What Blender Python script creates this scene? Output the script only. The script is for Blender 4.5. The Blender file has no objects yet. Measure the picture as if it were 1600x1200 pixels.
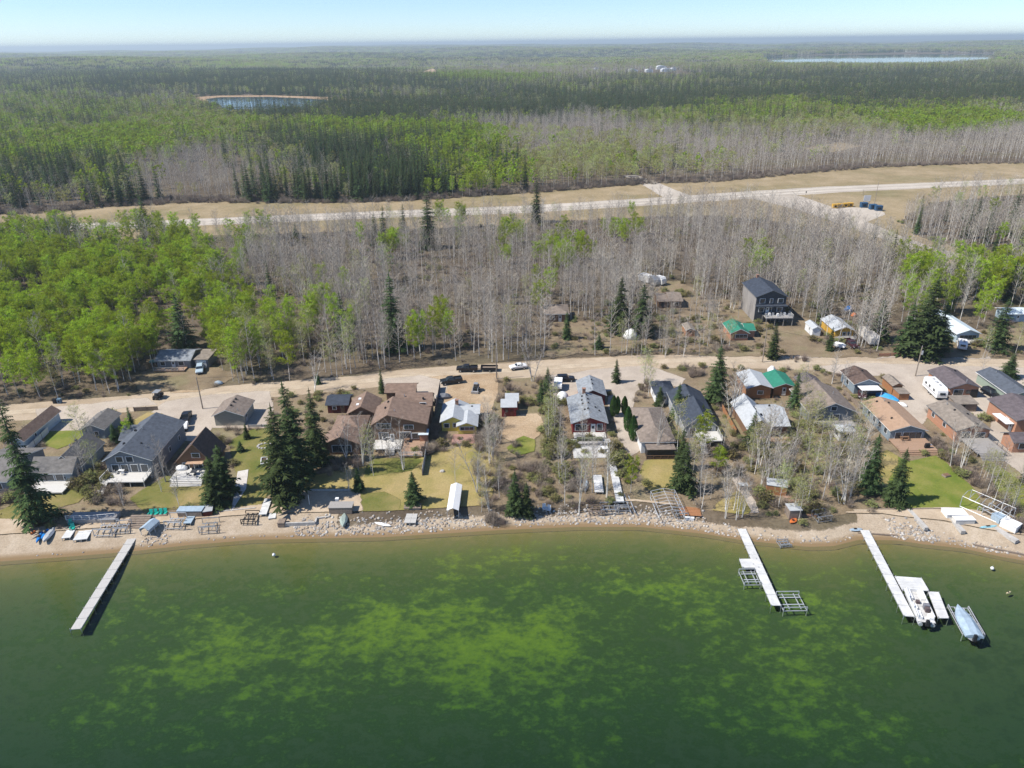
import bpy, bmesh, math, random
import numpy as np
from mathutils import Vector, Matrix
from mathutils import noise as mnoise
RND = random.Random(11)
SC = bpy.context.scene
COL = SC.collection
# ------------------------------------------------------------------ camera
CAM_H = 80.0
FOCAL = 1151.0                      # in pixels of a 1600 px wide frame
PITCH = math.atan((600 - 66) / FOCAL)
ROLL = math.radians(0.7)
cam_d = bpy.data.cameras.new('camera')
cam = bpy.data.objects.new('camera', cam_d)
COL.objects.link(cam)
cam_d.sensor_fit = 'HORIZONTAL'
cam_d.angle_x = 2 * math.atan(800 / FOCAL)
cam_d.clip_start = 1.0
cam_d.clip_end = 90000
_cp, _sp, _ca, _sa = math.cos(PITCH), math.sin(PITCH), math.cos(ROLL), math.sin(ROLL)
FW = Vector((0, _cp, -_sp)); R0 = Vector((1, 0, 0)); U0 = Vector((0, _sp, _cp))
RT = R0 * _ca - U0 * _sa; UP = U0 * _ca + R0 * _sa
m = Matrix((RT, UP, -FW)).transposed().to_4x4()
m.translation = (0, 0, CAM_H)
cam.matrix_world = m
SC.camera = cam
# ------------------------------------------------------------------ sky, sun, exposure
SUN_EL = math.radians(50)
SUN_TR = math.radians(11)           # compass direction in which shadows fall, from +x towards +y
world = bpy.data.worlds.new('World'); SC.world = world; world.use_nodes = True
wn = world.node_tree; wn.nodes.clear()
sky = wn.nodes.new('ShaderNodeTexSky'); sky.sky_type = 'NISHITA'; sky.sun_disc = False
sky.sun_elevation = SUN_EL; sky.sun_rotation = math.radians(270 - 11) ; sky.altitude = 500
sky.air_density = 0.75; sky.dust_density = 0.05; sky.ozone_density = 6.0
bg = wn.nodes.new('ShaderNodeBackground'); bg.inputs[1].default_value = 0.12
wo = wn.nodes.new('ShaderNodeOutputWorld')
wn.links.new(sky.outputs[0], bg.inputs[0]); wn.links.new(bg.outputs[0], wo.inputs[0])
sun_d = bpy.data.lights.new('sun', 'SUN'); sun_d.energy = 4.7; sun_d.angle = math.radians(0.5); sun_d.color = (1.0, 0.95, 0.87)
sun = bpy.data.objects.new('sun', sun_d); COL.objects.link(sun)
SDIR = Vector((math.cos(SUN_TR) * math.cos(SUN_EL), math.sin(SUN_TR) * math.cos(SUN_EL), -math.sin(SUN_EL)))
sun.rotation_euler = SDIR.to_track_quat('-Z', 'Y').to_euler()
sun.location = (-150, 60, 300)
SC.view_settings.view_transform = 'Standard'; SC.view_settings.look = 'None'
SC.view_settings.exposure = 0.42; SC.view_settings.gamma = 1.0
SC.render.engine = 'CYCLES'
cy = SC.cycles
cy.max_bounces = 4; cy.diffuse_bounces = 1; cy.glossy_bounces = 2; cy.transmission_bounces = 2
cy.transparent_max_bounces = 12; cy.volume_bounces = 0; cy.caustics_reflective = False; cy.caustics_refractive = False
cy.use_denoising = True
try:
    cy.denoiser = 'OPENIMAGEDENOISE'; cy.denoising_prefilter = 'FAST'
except Exception: pass

# ------------------------------------------------------------------ picture <-> ground (used to survey where things stand)
def ray(px, py):
    return FW * FOCAL + RT * (px - 800) - UP * (py - 600)
def P(px, py, z=1.2):
    d = ray(px, py); t = (z - CAM_H) / d.z
    return Vector((d.x * t, d.y * t, z))
def proj(x, y, z):
    """numpy arrays -> pixel x, y, depth"""
    zz = z - CAM_H
    dep = x * FW.x + y * FW.y + zz * FW.z
    u = (x * RT.x + y * RT.y + zz * RT.z) / dep * FOCAL + 800
    v = 600 - (x * UP.x + y * UP.y + zz * UP.z) / dep * FOCAL
    return u, v, dep
def height_to(px, py, top_y, z=1.2):
    b = P(px, py, z); lo, hi = 0.2, 60
    for _ in range(30):
        mid = (lo + hi) / 2
        if float(proj(b.x, b.y, b.z + mid)[1]) > top_y: lo = mid
        else: hi = mid
    return lo
# shoreline as y(x)
SHORE_PX = [(-260, 893), (0, 875), (100, 868), (200, 860), (300, 849), (400, 841), (500, 839), (600, 837), (700, 831), (780, 826), (900, 821),
            (1000, 821), (1100, 832), (1160, 842), (1200, 846), (1260, 852), (1300, 851), (1340, 841), (1400, 842), (1440, 848), (1500, 854), (1560, 867), (1600, 874), (1850, 915)]
_s = [P(x, y, 0) for x, y in SHORE_PX]
SX = np.array([p.x for p in _s]); SY = np.array([p.y for p in _s])
def shore(x): return np.interp(x, SX, SY)
LAND = 1.2
_l = P(1375, 88, 3)
_q = P(440, 164, 1)
FLAT = [(_l.x, _l.y - 450, 800., 800., 2.0), (_q.x, _q.y, 230., 240., 1.0)]      # the far lake and the pond lie in flat basins
def terr(x, y):
    x = np.asarray(x, float); y = np.asarray(y, float)
    d = y - shore(x)
    t = np.clip(d / 6.0, 0, 1)
    z = LAND * (t * t * (3 - 2 * t) * 0.6 + t * 0.4)
    dd = np.clip(-d, 0, None)
    bed = -np.minimum(0.07 * dd, .5 + 0.036 * np.clip(dd - 7, 0, None))
    bed = np.maximum(bed, -4.0)
    z = np.where(d < 0, bed, z)
    f = np.clip((y - 900) / 2500, 0, 1)
    z = z + f * (17 * np.sin(x / 610 + 1.3) * np.sin(y / 890 + .4) + 9 * np.sin(x / 330 + y / 450) + 7 * np.sin(y / 260 - x / 900))
    for cx_, cy_, rx_, ry_, zz_ in FLAT:
        q = np.clip(2.2 - np.hypot((x - cx_) / rx_, (y - cy_) / ry_), 0, 1); z = z * (1 - q) + zz_ * q
    g = np.clip((y - 6000) / 9000, 0, 1)
    z = z + g * (26 * np.sin(x / 3100 + 2.2) + 16 * np.sin(x / 1330 + y / 5000) + 8)
    return z
def tz(x, y): return float(terr(x, y))
def G(px, py):
    """point on the ground seen at a pixel"""
    z = LAND
    for _ in range(12):
        p = P(px, py, z); z = 0.5 * z + 0.5 * tz(p.x, p.y)
    return Vector((p.x, p.y, tz(p.x, p.y)))
def W(px, py): return P(px, py, 0)

# ------------------------------------------------------------------ materials
MATS = {}
def _nodes(name):
    mt = bpy.data.materials.new(name); mt.use_nodes = True
    nt = mt.node_tree; nt.nodes.clear()
    out = nt.nodes.new('ShaderNodeOutputMaterial')
    return mt, nt, out
def N(nt, t, **kw):
    n = nt.nodes.new(t)
    for k, v in kw.items():
        if k.startswith('i_'): n.inputs[k[2:].replace('_', ' ')].default_value = v
        else: setattr(n, k, v)
    return n
def L(nt, a, b): nt.links.new(a, b)
def rgba(c): return (c[0], c[1], c[2], 1)
def noise_node(nt, scale, detail=3, rough=.55, coord='pos', dist=0, stretch=None):
    if coord == 'pos': src = N(nt, 'ShaderNodeNewGeometry').outputs['Position']
    else: src = N(nt, 'ShaderNodeTexCoord').outputs['Object']
    if stretch:
        mp = N(nt, 'ShaderNodeMapping'); mp.inputs['Scale'].default_value = stretch
        L(nt, src, mp.inputs['Vector']); src = mp.outputs[0]
    n = N(nt, 'ShaderNodeTexNoise'); n.inputs['Scale'].default_value = scale
    n.inputs['Detail'].default_value = detail; n.inputs['Roughness'].default_value = rough
    n.inputs['Distortion'].default_value = dist
    L(nt, src, n.inputs['Vector'])
    return n.outputs['Fac']
def ramp(nt, fac, stops, interp='LINEAR'):
    r = N(nt, 'ShaderNodeValToRGB'); r.color_ramp.interpolation = interp
    e = r.color_ramp.elements
    while len(e) < len(stops): e.new(0.5)
    for k, (p, c) in enumerate(stops):
        e[k].position = p; e[k].color = rgba(c)
    L(nt, fac, r.inputs[0]); return r.outputs[0]
def mixc(nt, fac, a, b, mode='MIX'):
    mx = N(nt, 'ShaderNodeMix', data_type='RGBA', blend_type=mode)
    for s, v in (('Factor', fac), ('A', a), ('B', b)):
        idx = {'Factor': 0, 'A': 6, 'B': 7}[s]
        if isinstance(v, (int, float)): mx.inputs[idx].default_value = v
        elif isinstance(v, tuple): mx.inputs[idx].default_value = rgba(v)
        else: L(nt, v, mx.inputs[idx])
    return mx.outputs[2]
def maths(nt, op, a, b=None, clamp=False):
    mm = N(nt, 'ShaderNodeMath', operation=op, use_clamp=clamp)
    for k, v in enumerate((a, b)):
        if v is None: continue
        if isinstance(v, (int, float)): mm.inputs[k].default_value = v
        else: L(nt, v, mm.inputs[k])
    return mm.outputs[0]
def mat(name, col, rough=.7, var=.25, scale=2.0, metal=0, spec=.3, coord='obj', streak=None, bump=0):
    """a painted / weathered surface: base colour with mottling"""
    if name in MATS: return MATS[name]
    mt, nt, out = _nodes(name)
    b = N(nt, 'ShaderNodeBsdfPrincipled'); b.inputs['Roughness'].default_value = rough; b.inputs['Metallic'].default_value = metal
    b.inputs['Specular IOR Level'].default_value = spec
    f = noise_node(nt, scale, 4, .6, coord, 0, streak)
    lo = tuple(max(0, c * (1 - var)) for c in col); hi = tuple(min(1, c * (1 + var)) for c in col)
    c = ramp(nt, f, [(.3, lo), (.7, hi)])
    L(nt, c, b.inputs['Base Color'])
    if bump:
        bp = N(nt, 'ShaderNodeBump'); bp.inputs['Strength'].default_value = bump; L(nt, f, bp.inputs['Height']); L(nt, bp.outputs[0], b.inputs['Normal'])
    L(nt, b.outputs[0], out.inputs[0])
    MATS[name] = mt; return mt
def glass_mat():
    if 'window_glass' in MATS: return MATS['window_glass']
    mt, nt, out = _nodes('window_glass')
    b = N(nt, 'ShaderNodeBsdfPrincipled'); b.inputs['Roughness'].default_value = .08
    b.inputs['Base Color'].default_value = (.03, .04, .05, 1); b.inputs['Specular IOR Level'].default_value = .8
    L(nt, b.outputs[0], out.inputs[0]); MATS['window_glass'] = mt; return mt
def ground_mat(name, stops, scale, stops2=None, scale2=.05, fine=6.0, dissolve=True, fine_amt=.35, tracks=None):
    """soil / grass / gravel: large patches x small mottling; edges of a sheet fray into the ground below"""
    mt, nt, out = _nodes(name)
    b = N(nt, 'ShaderNodeBsdfPrincipled'); b.inputs['Roughness'].default_value = .95; b.inputs['Specular IOR Level'].default_value = .1
    c = ramp(nt, noise_node(nt, scale, 5, .65), stops)
    if stops2:
        c2 = ramp(nt, noise_node(nt, scale2, 4, .6), stops2)
        c = mixc(nt, .5, c, c2)
    ff = noise_node(nt, fine, 3, .7)
    g = ramp(nt, ff, [(.25, (1 - fine_amt,) * 3), (.75, (1 + fine_amt * .6,) * 3)])
    c = mixc(nt, 1.0, c, g, 'MULTIPLY')
    L(nt, c, b.inputs['Base Color'])
    bp = N(nt, 'ShaderNodeBump'); bp.inputs['Strength'].default_value = .4; bp.inputs['Distance'].default_value = .1
    L(nt, ff, bp.inputs['Height']); L(nt, bp.outputs[0], b.inputs['Normal'])
    if dissolve:
        at = N(nt, 'ShaderNodeAttribute', attribute_name='edge')
        nn = noise_node(nt, 1.1, 4, .7)
        sel = maths(nt, 'ADD', maths(nt, 'MULTIPLY', nn, .9), maths(nt, 'MULTIPLY', at.outputs['Fac'], -1.0))   # edge 0 inside, 1 at rim
        a = N(nt, 'ShaderNodeMapRange'); a.inputs[1].default_value = -.12; a.inputs[2].default_value = .10
        L(nt, sel, a.inputs[0])
        tr = N(nt, 'ShaderNodeBsdfTransparent'); ms = N(nt, 'ShaderNodeMixShader')
        L(nt, a.outputs[0], ms.inputs[0]); L(nt, tr.outputs[0], ms.inputs[1]); L(nt, b.outputs[0], ms.inputs[2])
        L(nt, ms.outputs[0], out.inputs[0])
    else: L(nt, b.outputs[0], out.inputs[0])
    MATS[name] = mt; return mt

# ------------------------------------------------------------------ mesh helpers
class MB:
    def __init__(s): s.v = []; s.f = []; s.m = []
    def face(s, pts, mi=0):
        b = len(s.v); s.v.extend([tuple(p) for p in pts]); s.f.append(tuple(range(b, b + len(pts)))); s.m.append(mi); return s
    def box(s, cx, cy, cz, sx, sy, sz, rz=0, mi=0, taper=1.0):
        """cz is the bottom"""
        c, n = math.cos(rz), math.sin(rz); b = len(s.v)
        for k, z in ((1.0, cz), (taper, cz + sz)):
            for ux, uy in ((-1, -1), (1, -1), (1, 1), (-1, 1)):
                x, y = ux * sx / 2 * k, uy * sy / 2 * k
                s.v.append((cx + x * c - y * n, cy + x * n + y * c, z))
        for f in ((0, 3, 2, 1), (4, 5, 6, 7), (0, 1, 5, 4), (1, 2, 6, 5), (2, 3, 7, 6), (3, 0, 4, 7)):
            s.f.append(tuple(b + i for i in f)); s.m.append(mi)
        return s
    def prism(s, poly, axis, a0, a1, mi=0, scale1=None):
        """extrude 2D poly: axis 'x' -> poly in (y,z); 'y' -> (x,z); 'z' -> (x,y)"""
        def mk(p, a):
            return {'x': (a, p[0], p[1]), 'y': (p[0], a, p[1]), 'z': (p[0], p[1], a)}[axis]
        b = len(s.v); n = len(poly)
        s.v += [mk(p, a0) for p in poly] + [mk(p, a1) for p in poly]
        s.f.append(tuple(b + i for i in range(n))[::-1]); s.m.append(mi)
        s.f.append(tuple(b + n + i for i in range(n))); s.m.append(mi)
        for i in range(n):
            j = (i + 1) % n
            s.f.append((b + i, b + j, b + n + j, b + n + i)); s.m.append(mi)
        return s
    def loft(s, rings, mi=0, cap=True):
        b = len(s.v); n = len(rings[0])
        for r in rings: s.v += [tuple(p) for p in r]
        for k in range(len(rings) - 1):
            for i in range(n):
                j = (i + 1) % n
                s.f.append((b + k * n + i, b + k * n + j, b + (k + 1) * n + j, b + (k + 1) * n + i)); s.m.append(mi)
        if cap:
            s.f.append(tuple(b + i for i in range(n))[::-1]); s.m.append(mi)
            e = b + (len(rings) - 1) * n
            s.f.append(tuple(e + i for i in range(n))); s.m.append(mi)
        return s
    def tube(s, pts, rad, sides=5, mi=0, cap=True):
        pts = [Vector(p) for p in pts]
        if isinstance(rad, (int, float)): rad = [rad] * len(pts)
        rings = []
        for i, p in enumerate(pts):
            d = (pts[min(i + 1, len(pts) - 1)] - pts[max(i - 1, 0)])
            if d.length < 1e-9: d = Vector((0, 0, 1))
            d.normalize()
            a = d.cross(Vector((0, 0, 1)) if abs(d.z) < .95 else Vector((1, 0, 0))).normalized(); bb = d.cross(a)
            rings.append([p + (a * math.cos(2 * math.pi * k / sides) + bb * math.sin(2 * math.pi * k / sides)) * rad[i] for k in range(sides)])
        return s.loft(rings, mi, cap)
    def mesh(s, name, mats, smooth=False):
        me = bpy.data.meshes.new(name); me.from_pydata(s.v, [], s.f)
        for x in (mats if isinstance(mats, (list, tuple)) else [mats]): me.materials.append(x)
        me.polygons.foreach_set('material_index', s.m)
        if smooth: me.polygons.foreach_set('use_smooth', [True] * len(s.f))
        me.update(); return me
    def build(s, name, mats, parent=None, fix=True, smooth=False, loc=None):
        me = s.mesh(name, mats, smooth)
        if fix:
            bm = bmesh.new(); bm.from_mesh(me); bmesh.ops.recalc_face_normals(bm, faces=bm.faces); bm.to_mesh(me); bm.free()
        o = bpy.data.objects.new(name, me); COL.objects.link(o)
        if parent: o.parent = parent
        if loc is not None: o.location = loc
        return o
def tag(o, label=None, cat=None, group=None, kind=None):
    if label: o['label'] = label
    if cat: o['category'] = cat
    if group: o['group'] = group
    if kind: o['kind'] = kind
    return o
def thing(name, label, cat, loc, rz=0, group=None):
    o = bpy.data.objects.new(name, None); COL.objects.link(o); o.empty_display_size = .5
    o.location = loc; o.rotation_euler = (0, 0, rz)
    return tag(o, label, cat, group)
def obj(name, me, parent=None):
    o = bpy.data.objects.new(name, me); COL.objects.link(o)
    if parent: o.parent = parent
    return o
def copy_tree(root, loc, rz=0, label=None, scale=None):
    r = root.copy(); COL.objects.link(r); r.location = loc; r.rotation_euler = (0, 0, rz)
    if scale: r.scale = scale
    if label: r['label'] = label
    for ch in list(root.children):
        c = ch.copy(); COL.objects.link(c); c.parent = r
        for g in list(ch.children):
            d = g.copy(); COL.objects.link(d); d.parent = c
    return r
def inpoly(x, y, poly):
    x = np.asarray(x); y = np.asarray(y); r = np.zeros(x.shape, bool); n = len(poly)
    for i in range(n):
        x1, y1 = poly[i]; x2, y2 = poly[(i + 1) % n]
        if y1 == y2: continue
        c = ((y1 > y) != (y2 > y)) & (x < (x2 - x1) * (y - y1) / (y2 - y1) + x1)
        r ^= c
    return r
def _hash(ix, iy, seed):
    h = (ix.astype(np.int64) * 374761393 + iy.astype(np.int64) * 668265263 + seed * 1442695041) & 0xffffffff
    h = ((h ^ (h >> 13)) * 1274126177) & 0xffffffff
    return ((h ^ (h >> 16)) & 0xffff) / 65535.0
def vnoise(x, y, scale, seed=0):
    x = np.asarray(x, float) / scale; y = np.asarray(y, float) / scale
    ix = np.floor(x); iy = np.floor(y); fx = x - ix; fy = y - iy
    fx = fx * fx * (3 - 2 * fx); fy = fy * fy * (3 - 2 * fy)
    a = _hash(ix, iy, seed); b = _hash(ix + 1, iy, seed); c = _hash(ix, iy + 1, seed); d = _hash(ix + 1, iy + 1, seed)
    return (a * (1 - fx) + b * fx) * (1 - fy) + (c * (1 - fx) + d * fx) * fy

# ------------------------------------------------------------------ ground, lake bed, water
GM_FOREST = ground_mat('forest_floor', [(.3, (.085, .065, .045)), (.5, (.14, .11, .078)), (.7, (.20, .165, .115))], .12,
                       [(.35, (.09, .07, .05)), (.5, (.16, .125, .085)), (.68, (.15, .14, .07))], .02, fine=1.6, dissolve=False)
def far_ground_mat():
    """near: leaf litter. beyond the last tree: the colour of a spring forest seen from far"""
    mt = GM_FOREST; nt = mt.node_tree
    b = next(n for n in nt.nodes if n.type == 'BSDF_PRINCIPLED')
    src = b.inputs['Base Color'].links[0].from_socket
    far = ramp(nt, noise_node(nt, .0022, 6, .7, 'pos', 1.2, (1, .45, 1)), [(.30, (.035, .055, .035)), (.42, (.05, .075, .04)), (.5, (.12, .14, .06)), (.60, (.19, .17, .13)), (.72, (.10, .16, .045))])
    pos = N(nt, 'ShaderNodeNewGeometry').outputs['Position']
    sx = N(nt, 'ShaderNodeSeparateXYZ'); L(nt, pos, sx.inputs[0])
    mr = N(nt, 'ShaderNodeMapRange'); mr.inputs[1].default_value = 6000; mr.inputs[2].default_value = 10500
    L(nt, sx.outputs['Y'], mr.inputs[0])
    L(nt, mixc(nt, mr.outputs[0], src, far), b.inputs['Base Color'])
far_ground_mat()
def sheet(name, rows, xs_of, mat_, yfun, zoff=0):
    nr = len(rows); vs = []; nc = None
    for r in rows:
        xs = xs_of(r); ys = yfun(xs, r); zs = terr(xs, ys) + zoff
        nc = len(xs); vs.append(np.stack([xs, ys, zs], 1))
    v = np.concatenate(vs)
    idx = np.arange(nr * nc).reshape(nr, nc)
    f = np.stack([idx[:-1, :-1], idx[:-1, 1:], idx[1:, 1:], idx[1:, :-1]], -1).reshape(-1, 4)
    me = bpy.data.meshes.new(name); me.from_pydata(v.tolist(), [], f.tolist()); me.materials.append(mat_)
    me.polygons.foreach_set('use_smooth', [True] * len(f)); me.update()
    o = bpy.data.objects.new(name, me); COL.objects.link(o); return o
def hw(d): return 260 + max(0, d - 60) * 1.15
YM = 108.0
def yf(xs, d):
    w = np.clip(1 - (d - 40) / 260, 0, 1)
    return d + shore(xs) * w + YM * (1 - w)
S_COL = np.sign(np.linspace(-1, 1, 241)) * np.abs(np.linspace(-1, 1, 241)) ** 1.15
drows = [-1.5, -1, -.5, 0, .5, 1, 1.5, 2, 2.5, 3, 3.5, 4, 4.5, 5, 5.5, 6, 7, 9, 12, 16, 22, 30, 40, 55, 75, 100, 130, 170, 220, 280, 350, 430, 520, 620, 740, 860]
d = 1000.
while d < 60000: drows.append(d); d *= 1.07
ground = tag(sheet('ground', drows, lambda d: S_COL * hw(d), GM_FOREST, yf), kind='structure')

def bed_mat():
    mt, nt, out = _nodes('lake_bed')
    b = N(nt, 'ShaderNodeBsdfPrincipled'); b.inputs['Roughness'].default_value = 1; b.inputs['Specular IOR Level'].default_value = 0
    pos = N(nt, 'ShaderNodeNewGeometry').outputs['Position']
    sx = N(nt, 'ShaderNodeSeparateXYZ'); L(nt, pos, sx.inputs[0])
    big = noise_node(nt, .035, 3, .55, 'pos', 0, (1, 1.3, 1))
    mid = noise_node(nt, .42, 7, .78, 'pos', .1, (1, 1.4, 1))
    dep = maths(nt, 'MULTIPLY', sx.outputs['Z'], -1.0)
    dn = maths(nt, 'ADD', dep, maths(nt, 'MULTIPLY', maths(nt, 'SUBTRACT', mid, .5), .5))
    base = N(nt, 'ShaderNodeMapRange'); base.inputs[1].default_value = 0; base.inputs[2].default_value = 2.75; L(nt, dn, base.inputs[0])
    sand = ramp(nt, base.outputs[0], [(0, (.30, .205, .105)), (.06, (.20, .16, .07)), (.14, (.145, .14, .056)), (.30, (.078, .100, .042)), (.60, (.038, .064, .031)), (.85, (.012, .027, .020)), (1, (.005, .016, .014))])  # sand to dark weed; light lost in deep water is painted in too
    # the bright weed bed has a place of its own in front of the middle lots
    c0 = W(800, 985); vs = N(nt, 'ShaderNodeVectorMath', operation='SUBTRACT'); vs.inputs[1].default_value = (c0.x, c0.y, 0); L(nt, pos, vs.inputs[0])
    vm = N(nt, 'ShaderNodeVectorMath', operation='MULTIPLY'); vm.inputs[1].default_value = (1 / 78, 1 / 30, 0); L(nt, vs.outputs[0], vm.inputs[0])
    vl = N(nt, 'ShaderNodeVectorMath', operation='LENGTH'); L(nt, vm.outputs[0], vl.inputs[0])
    el = maths(nt, 'MULTIPLY', maths(nt, 'SUBTRACT', 1.0, vl.outputs['Value'], True), .15)
    wsel = maths(nt, 'ADD', maths(nt, 'ADD', maths(nt, 'MULTIPLY', big, .50), maths(nt, 'MULTIPLY', mid, .72)), el)
    weed = ramp(nt, wsel, [(.46, (.55, .66, .70)), (.58, (.85, .92, .95)), (.66, (.62, .78, .62)), (.715, (.95, 1.1, .8)), (.775, (1.55, 1.75, .7)), (.88, (2.3, 2.4, .7))])
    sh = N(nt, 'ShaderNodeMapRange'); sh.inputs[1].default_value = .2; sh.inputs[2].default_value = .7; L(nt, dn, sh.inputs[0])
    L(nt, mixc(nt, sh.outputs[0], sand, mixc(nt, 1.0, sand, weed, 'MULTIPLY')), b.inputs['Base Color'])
    L(nt, b.outputs[0], out.inputs[0]); return mt
brow = [-150, -120, -100, -85, -70, -60, -50, -40, -30, -22, -15, -10, -8, -7, -6, -4.5, -3, -2, -1.5]
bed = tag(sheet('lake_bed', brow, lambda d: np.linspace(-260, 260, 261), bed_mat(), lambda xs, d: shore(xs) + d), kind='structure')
def water_mat():
    mt, nt, out = _nodes('lake_water')
    fr = N(nt, 'ShaderNodeFresnel'); fr.inputs['IOR'].default_value = 1.33
    tr = N(nt, 'ShaderNodeBsdfTransparent'); tr.inputs[0].default_value = (.86, .95, .88, 1)
    gl = N(nt, 'ShaderNodeBsdfGlossy'); gl.inputs['Roughness'].default_value = .06
    nz = noise_node(nt, 1.3, 4, .6, 'pos', .4, (1, 2.2, 1))
    n2 = noise_node(nt, .05, 3, .6)
    bp = N(nt, 'ShaderNodeBump'); bp.inputs['Distance'].default_value = .05
    L(nt, maths(nt, 'MULTIPLY', n2, .6), bp.inputs['Strength']); L(nt, nz, bp.inputs['Height'])
    L(nt, bp.outputs[0], gl.inputs['Normal']); L(nt, bp.outputs[0], fr.inputs['Normal'])
    ms = N(nt, 'ShaderNodeMixShader'); L(nt, fr.outputs[0], ms.inputs[0]); L(nt, tr.outputs[0], ms.inputs[1]); L(nt, gl.outputs[0], ms.inputs[2])
    L(nt, ms.outputs[0], out.inputs[0]); return mt
wr = [-149.5, -60, -20, 0.4]
wxs = np.linspace(-259.5, 259.5, 200)
wv = np.concatenate([np.stack([wxs, shore(wxs) + r, 0 * wxs], 1) for r in wr])
ix = np.arange(len(wr) * 200).reshape(len(wr), 200)
wf = np.stack([ix[:-1, :-1], ix[:-1, 1:], ix[1:, 1:], ix[1:, :-1]], -1).reshape(-1, 4)
wm = bpy.data.meshes.new('lake_water'); wm.from_pydata(wv.tolist(), [], wf.tolist()); wm.materials.append(water_mat())
water = tag(obj('lake_water', wm), kind='structure')

# ------------------------------------------------------------------ sheets of other ground (roads, drives, lawns, sand)
EXCL = []        # ground polygons without forest
NOPLANT = []
KEEPFREE = []     # lawns, drives, sand: no brush
LAYER = [0]
def gpoly(pix, z=LAND): return [(p.x, p.y) for p in (P(x, y, z) for x, y in pix)]
def densify(poly, step, amp, seed):
    out = []; n = len(poly)
    for i in range(n):
        a = Vector(poly[i]).to_2d(); b = Vector(poly[(i + 1) % n]).to_2d(); k = max(1, int((b - a).length / step))
        nrm = Vector(((b - a).y, -(b - a).x)).normalized()
        for j in range(k):
            p = a.lerp(b, j / k)
            w = mnoise.noise(Vector((p.x * .35, p.y * .35, seed * 7.1))) * amp + mnoise.noise(Vector((p.x * .09, p.y * .09, seed * 3.3))) * amp
            out.append((p.x + nrm.x * w, p.y + nrm.y * w))
    return out
def patch(name, pix, mt, rim=.9, amp=.5, step=1.6, excl=True, margin=0, world_poly=None, drape=False):
    LAYER[0] += 1
    base = world_poly or gpoly(pix)
    if excl: EXCL.append(base)
    if mt is not LITTER and mt is not VERGE: KEEPFREE.append(base)
    a = sum(base[i][0] * base[(i + 1) % len(base)][1] - base[(i + 1) % len(base)][0] * base[i][1] for i in range(len(base)))
    if a < 0: base = base[::-1]
    poly = densify(base, step, amp, LAYER[0]); n = len(poly)
    zz = .0045 * LAYER[0]
    poly = [(p[0], max(p[1], float(shore(p[0])) + 6.0)) for p in poly]
    outer = []
    for i in range(n):
        p0, p1, p2 = Vector(poly[i - 1]), Vector(poly[i]), Vector(poly[(i + 1) % n])
        t = (p2 - p0); nr = Vector((t.y, -t.x)); nr = nr.normalized() if nr.length > 1e-6 else Vector((0, 0))
        ox, oy = p1.x + nr.x * rim, p1.y + nr.y * rim
        outer.append((ox, max(oy, float(shore(ox)) + 5.6)))
    bm = bmesh.new(); el = bm.verts.layers.float.new('edge')
    def vz(p): return tz(p[0], p[1]) + zz
    vi = [bm.verts.new((p[0], p[1], vz(p))) for p in poly]
    vo = [bm.verts.new((p[0], p[1], vz(p))) for p in outer]
    for v in vo: v[el] = 1.0
    es = [bm.edges.new((vi[i], vi[(i + 1) % n])) for i in range(n)]
    bmesh.ops.triangle_fill(bm, edges=es, use_beauty=True, use_dissolve=False)
    for i in range(n):
        try: bm.faces.new((vi[i], vo[i], vo[(i + 1) % n], vi[(i + 1) % n]))
        except ValueError: pass
    for f in bm.faces:
        if f.normal.z < 0: f.normal_flip()
    bm.normal_update()
    for f in bm.faces:
        if f.normal.z < 0: f.normal_flip()
    me = bpy.data.meshes.new(name); bm.to_mesh(me); bm.free(); me.materials.append(mt)
    return tag(obj(name, me), kind='structure')
def strip(name, pts, mt, rim=.9, amp=.25, **kw):
    """pts: (px, py, half width m) centre line"""
    c = [(P(x, y), w) for x, y, w in pts]; l = []; r = []
    for i, (p, w) in enumerate(c):
        t = (c[min(i + 1, len(c) - 1)][0] - c[max(i - 1, 0)][0]).normalized(); nr = Vector((-t.y, t.x, 0))
        l.append(((p + nr * w).x, (p + nr * w).y)); r.append(((p - nr * w).x, (p - nr * w).y))
    return patch(name, None, mt, rim, amp, world_poly=l + r[::-1], **kw)
GRAVEL = ground_mat('gravel_road', [(.3, (.34, .26, .175)), (.5, (.45, .355, .25)), (.7, (.54, .44, .33))], .25, [(.35, (.34, .265, .185)), (.65, (.54, .45, .34))], .05, fine=2.5, fine_amt=.14)
HWAY = ground_mat('highway_gravel', [(.3, (.40, .35, .285)), (.7, (.55, .49, .41))], .08, [(.35, (.37, .32, .26)), (.65, (.55, .49, .42))], .02, fine=1, fine_amt=.1)
DRIVE = ground_mat('drive_gravel', [(.3, (.38, .32, .26)), (.5, (.47, .40, .33)), (.7, (.55, .48, .40))], .3, [(.35, (.37, .31, .25)), (.65, (.54, .47, .39))], .06, fine=3, fine_amt=.16)
DIRT = ground_mat('bare_dirt', [(.3, (.30, .20, .12)), (.5, (.44, .32, .20)), (.7, (.55, .43, .30))], .3, [(.35, (.36, .25, .15)), (.65, (.52, .41, .28))], .1, fine=3)
LITTER = ground_mat('leaf_litter', [(.3, (.14, .105, .07)), (.5, (.225, .175, .12)), (.7, (.31, .25, .175))], .3, [(.35, (.18, .14, .09)), (.5, (.28, .21, .13)), (.65, (.24, .22, .11))], .1, fine=3)
DRYG = ground_mat('dry_lawn', [(.3, (.20, .19, .055)), (.5, (.33, .26, .10)), (.7, (.42, .33, .16))], .22, [(.35, (.16, .19, .04)), (.5, (.33, .27, .10)), (.65, (.42, .32, .16))], .08, fine=3, fine_amt=.25)
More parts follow.
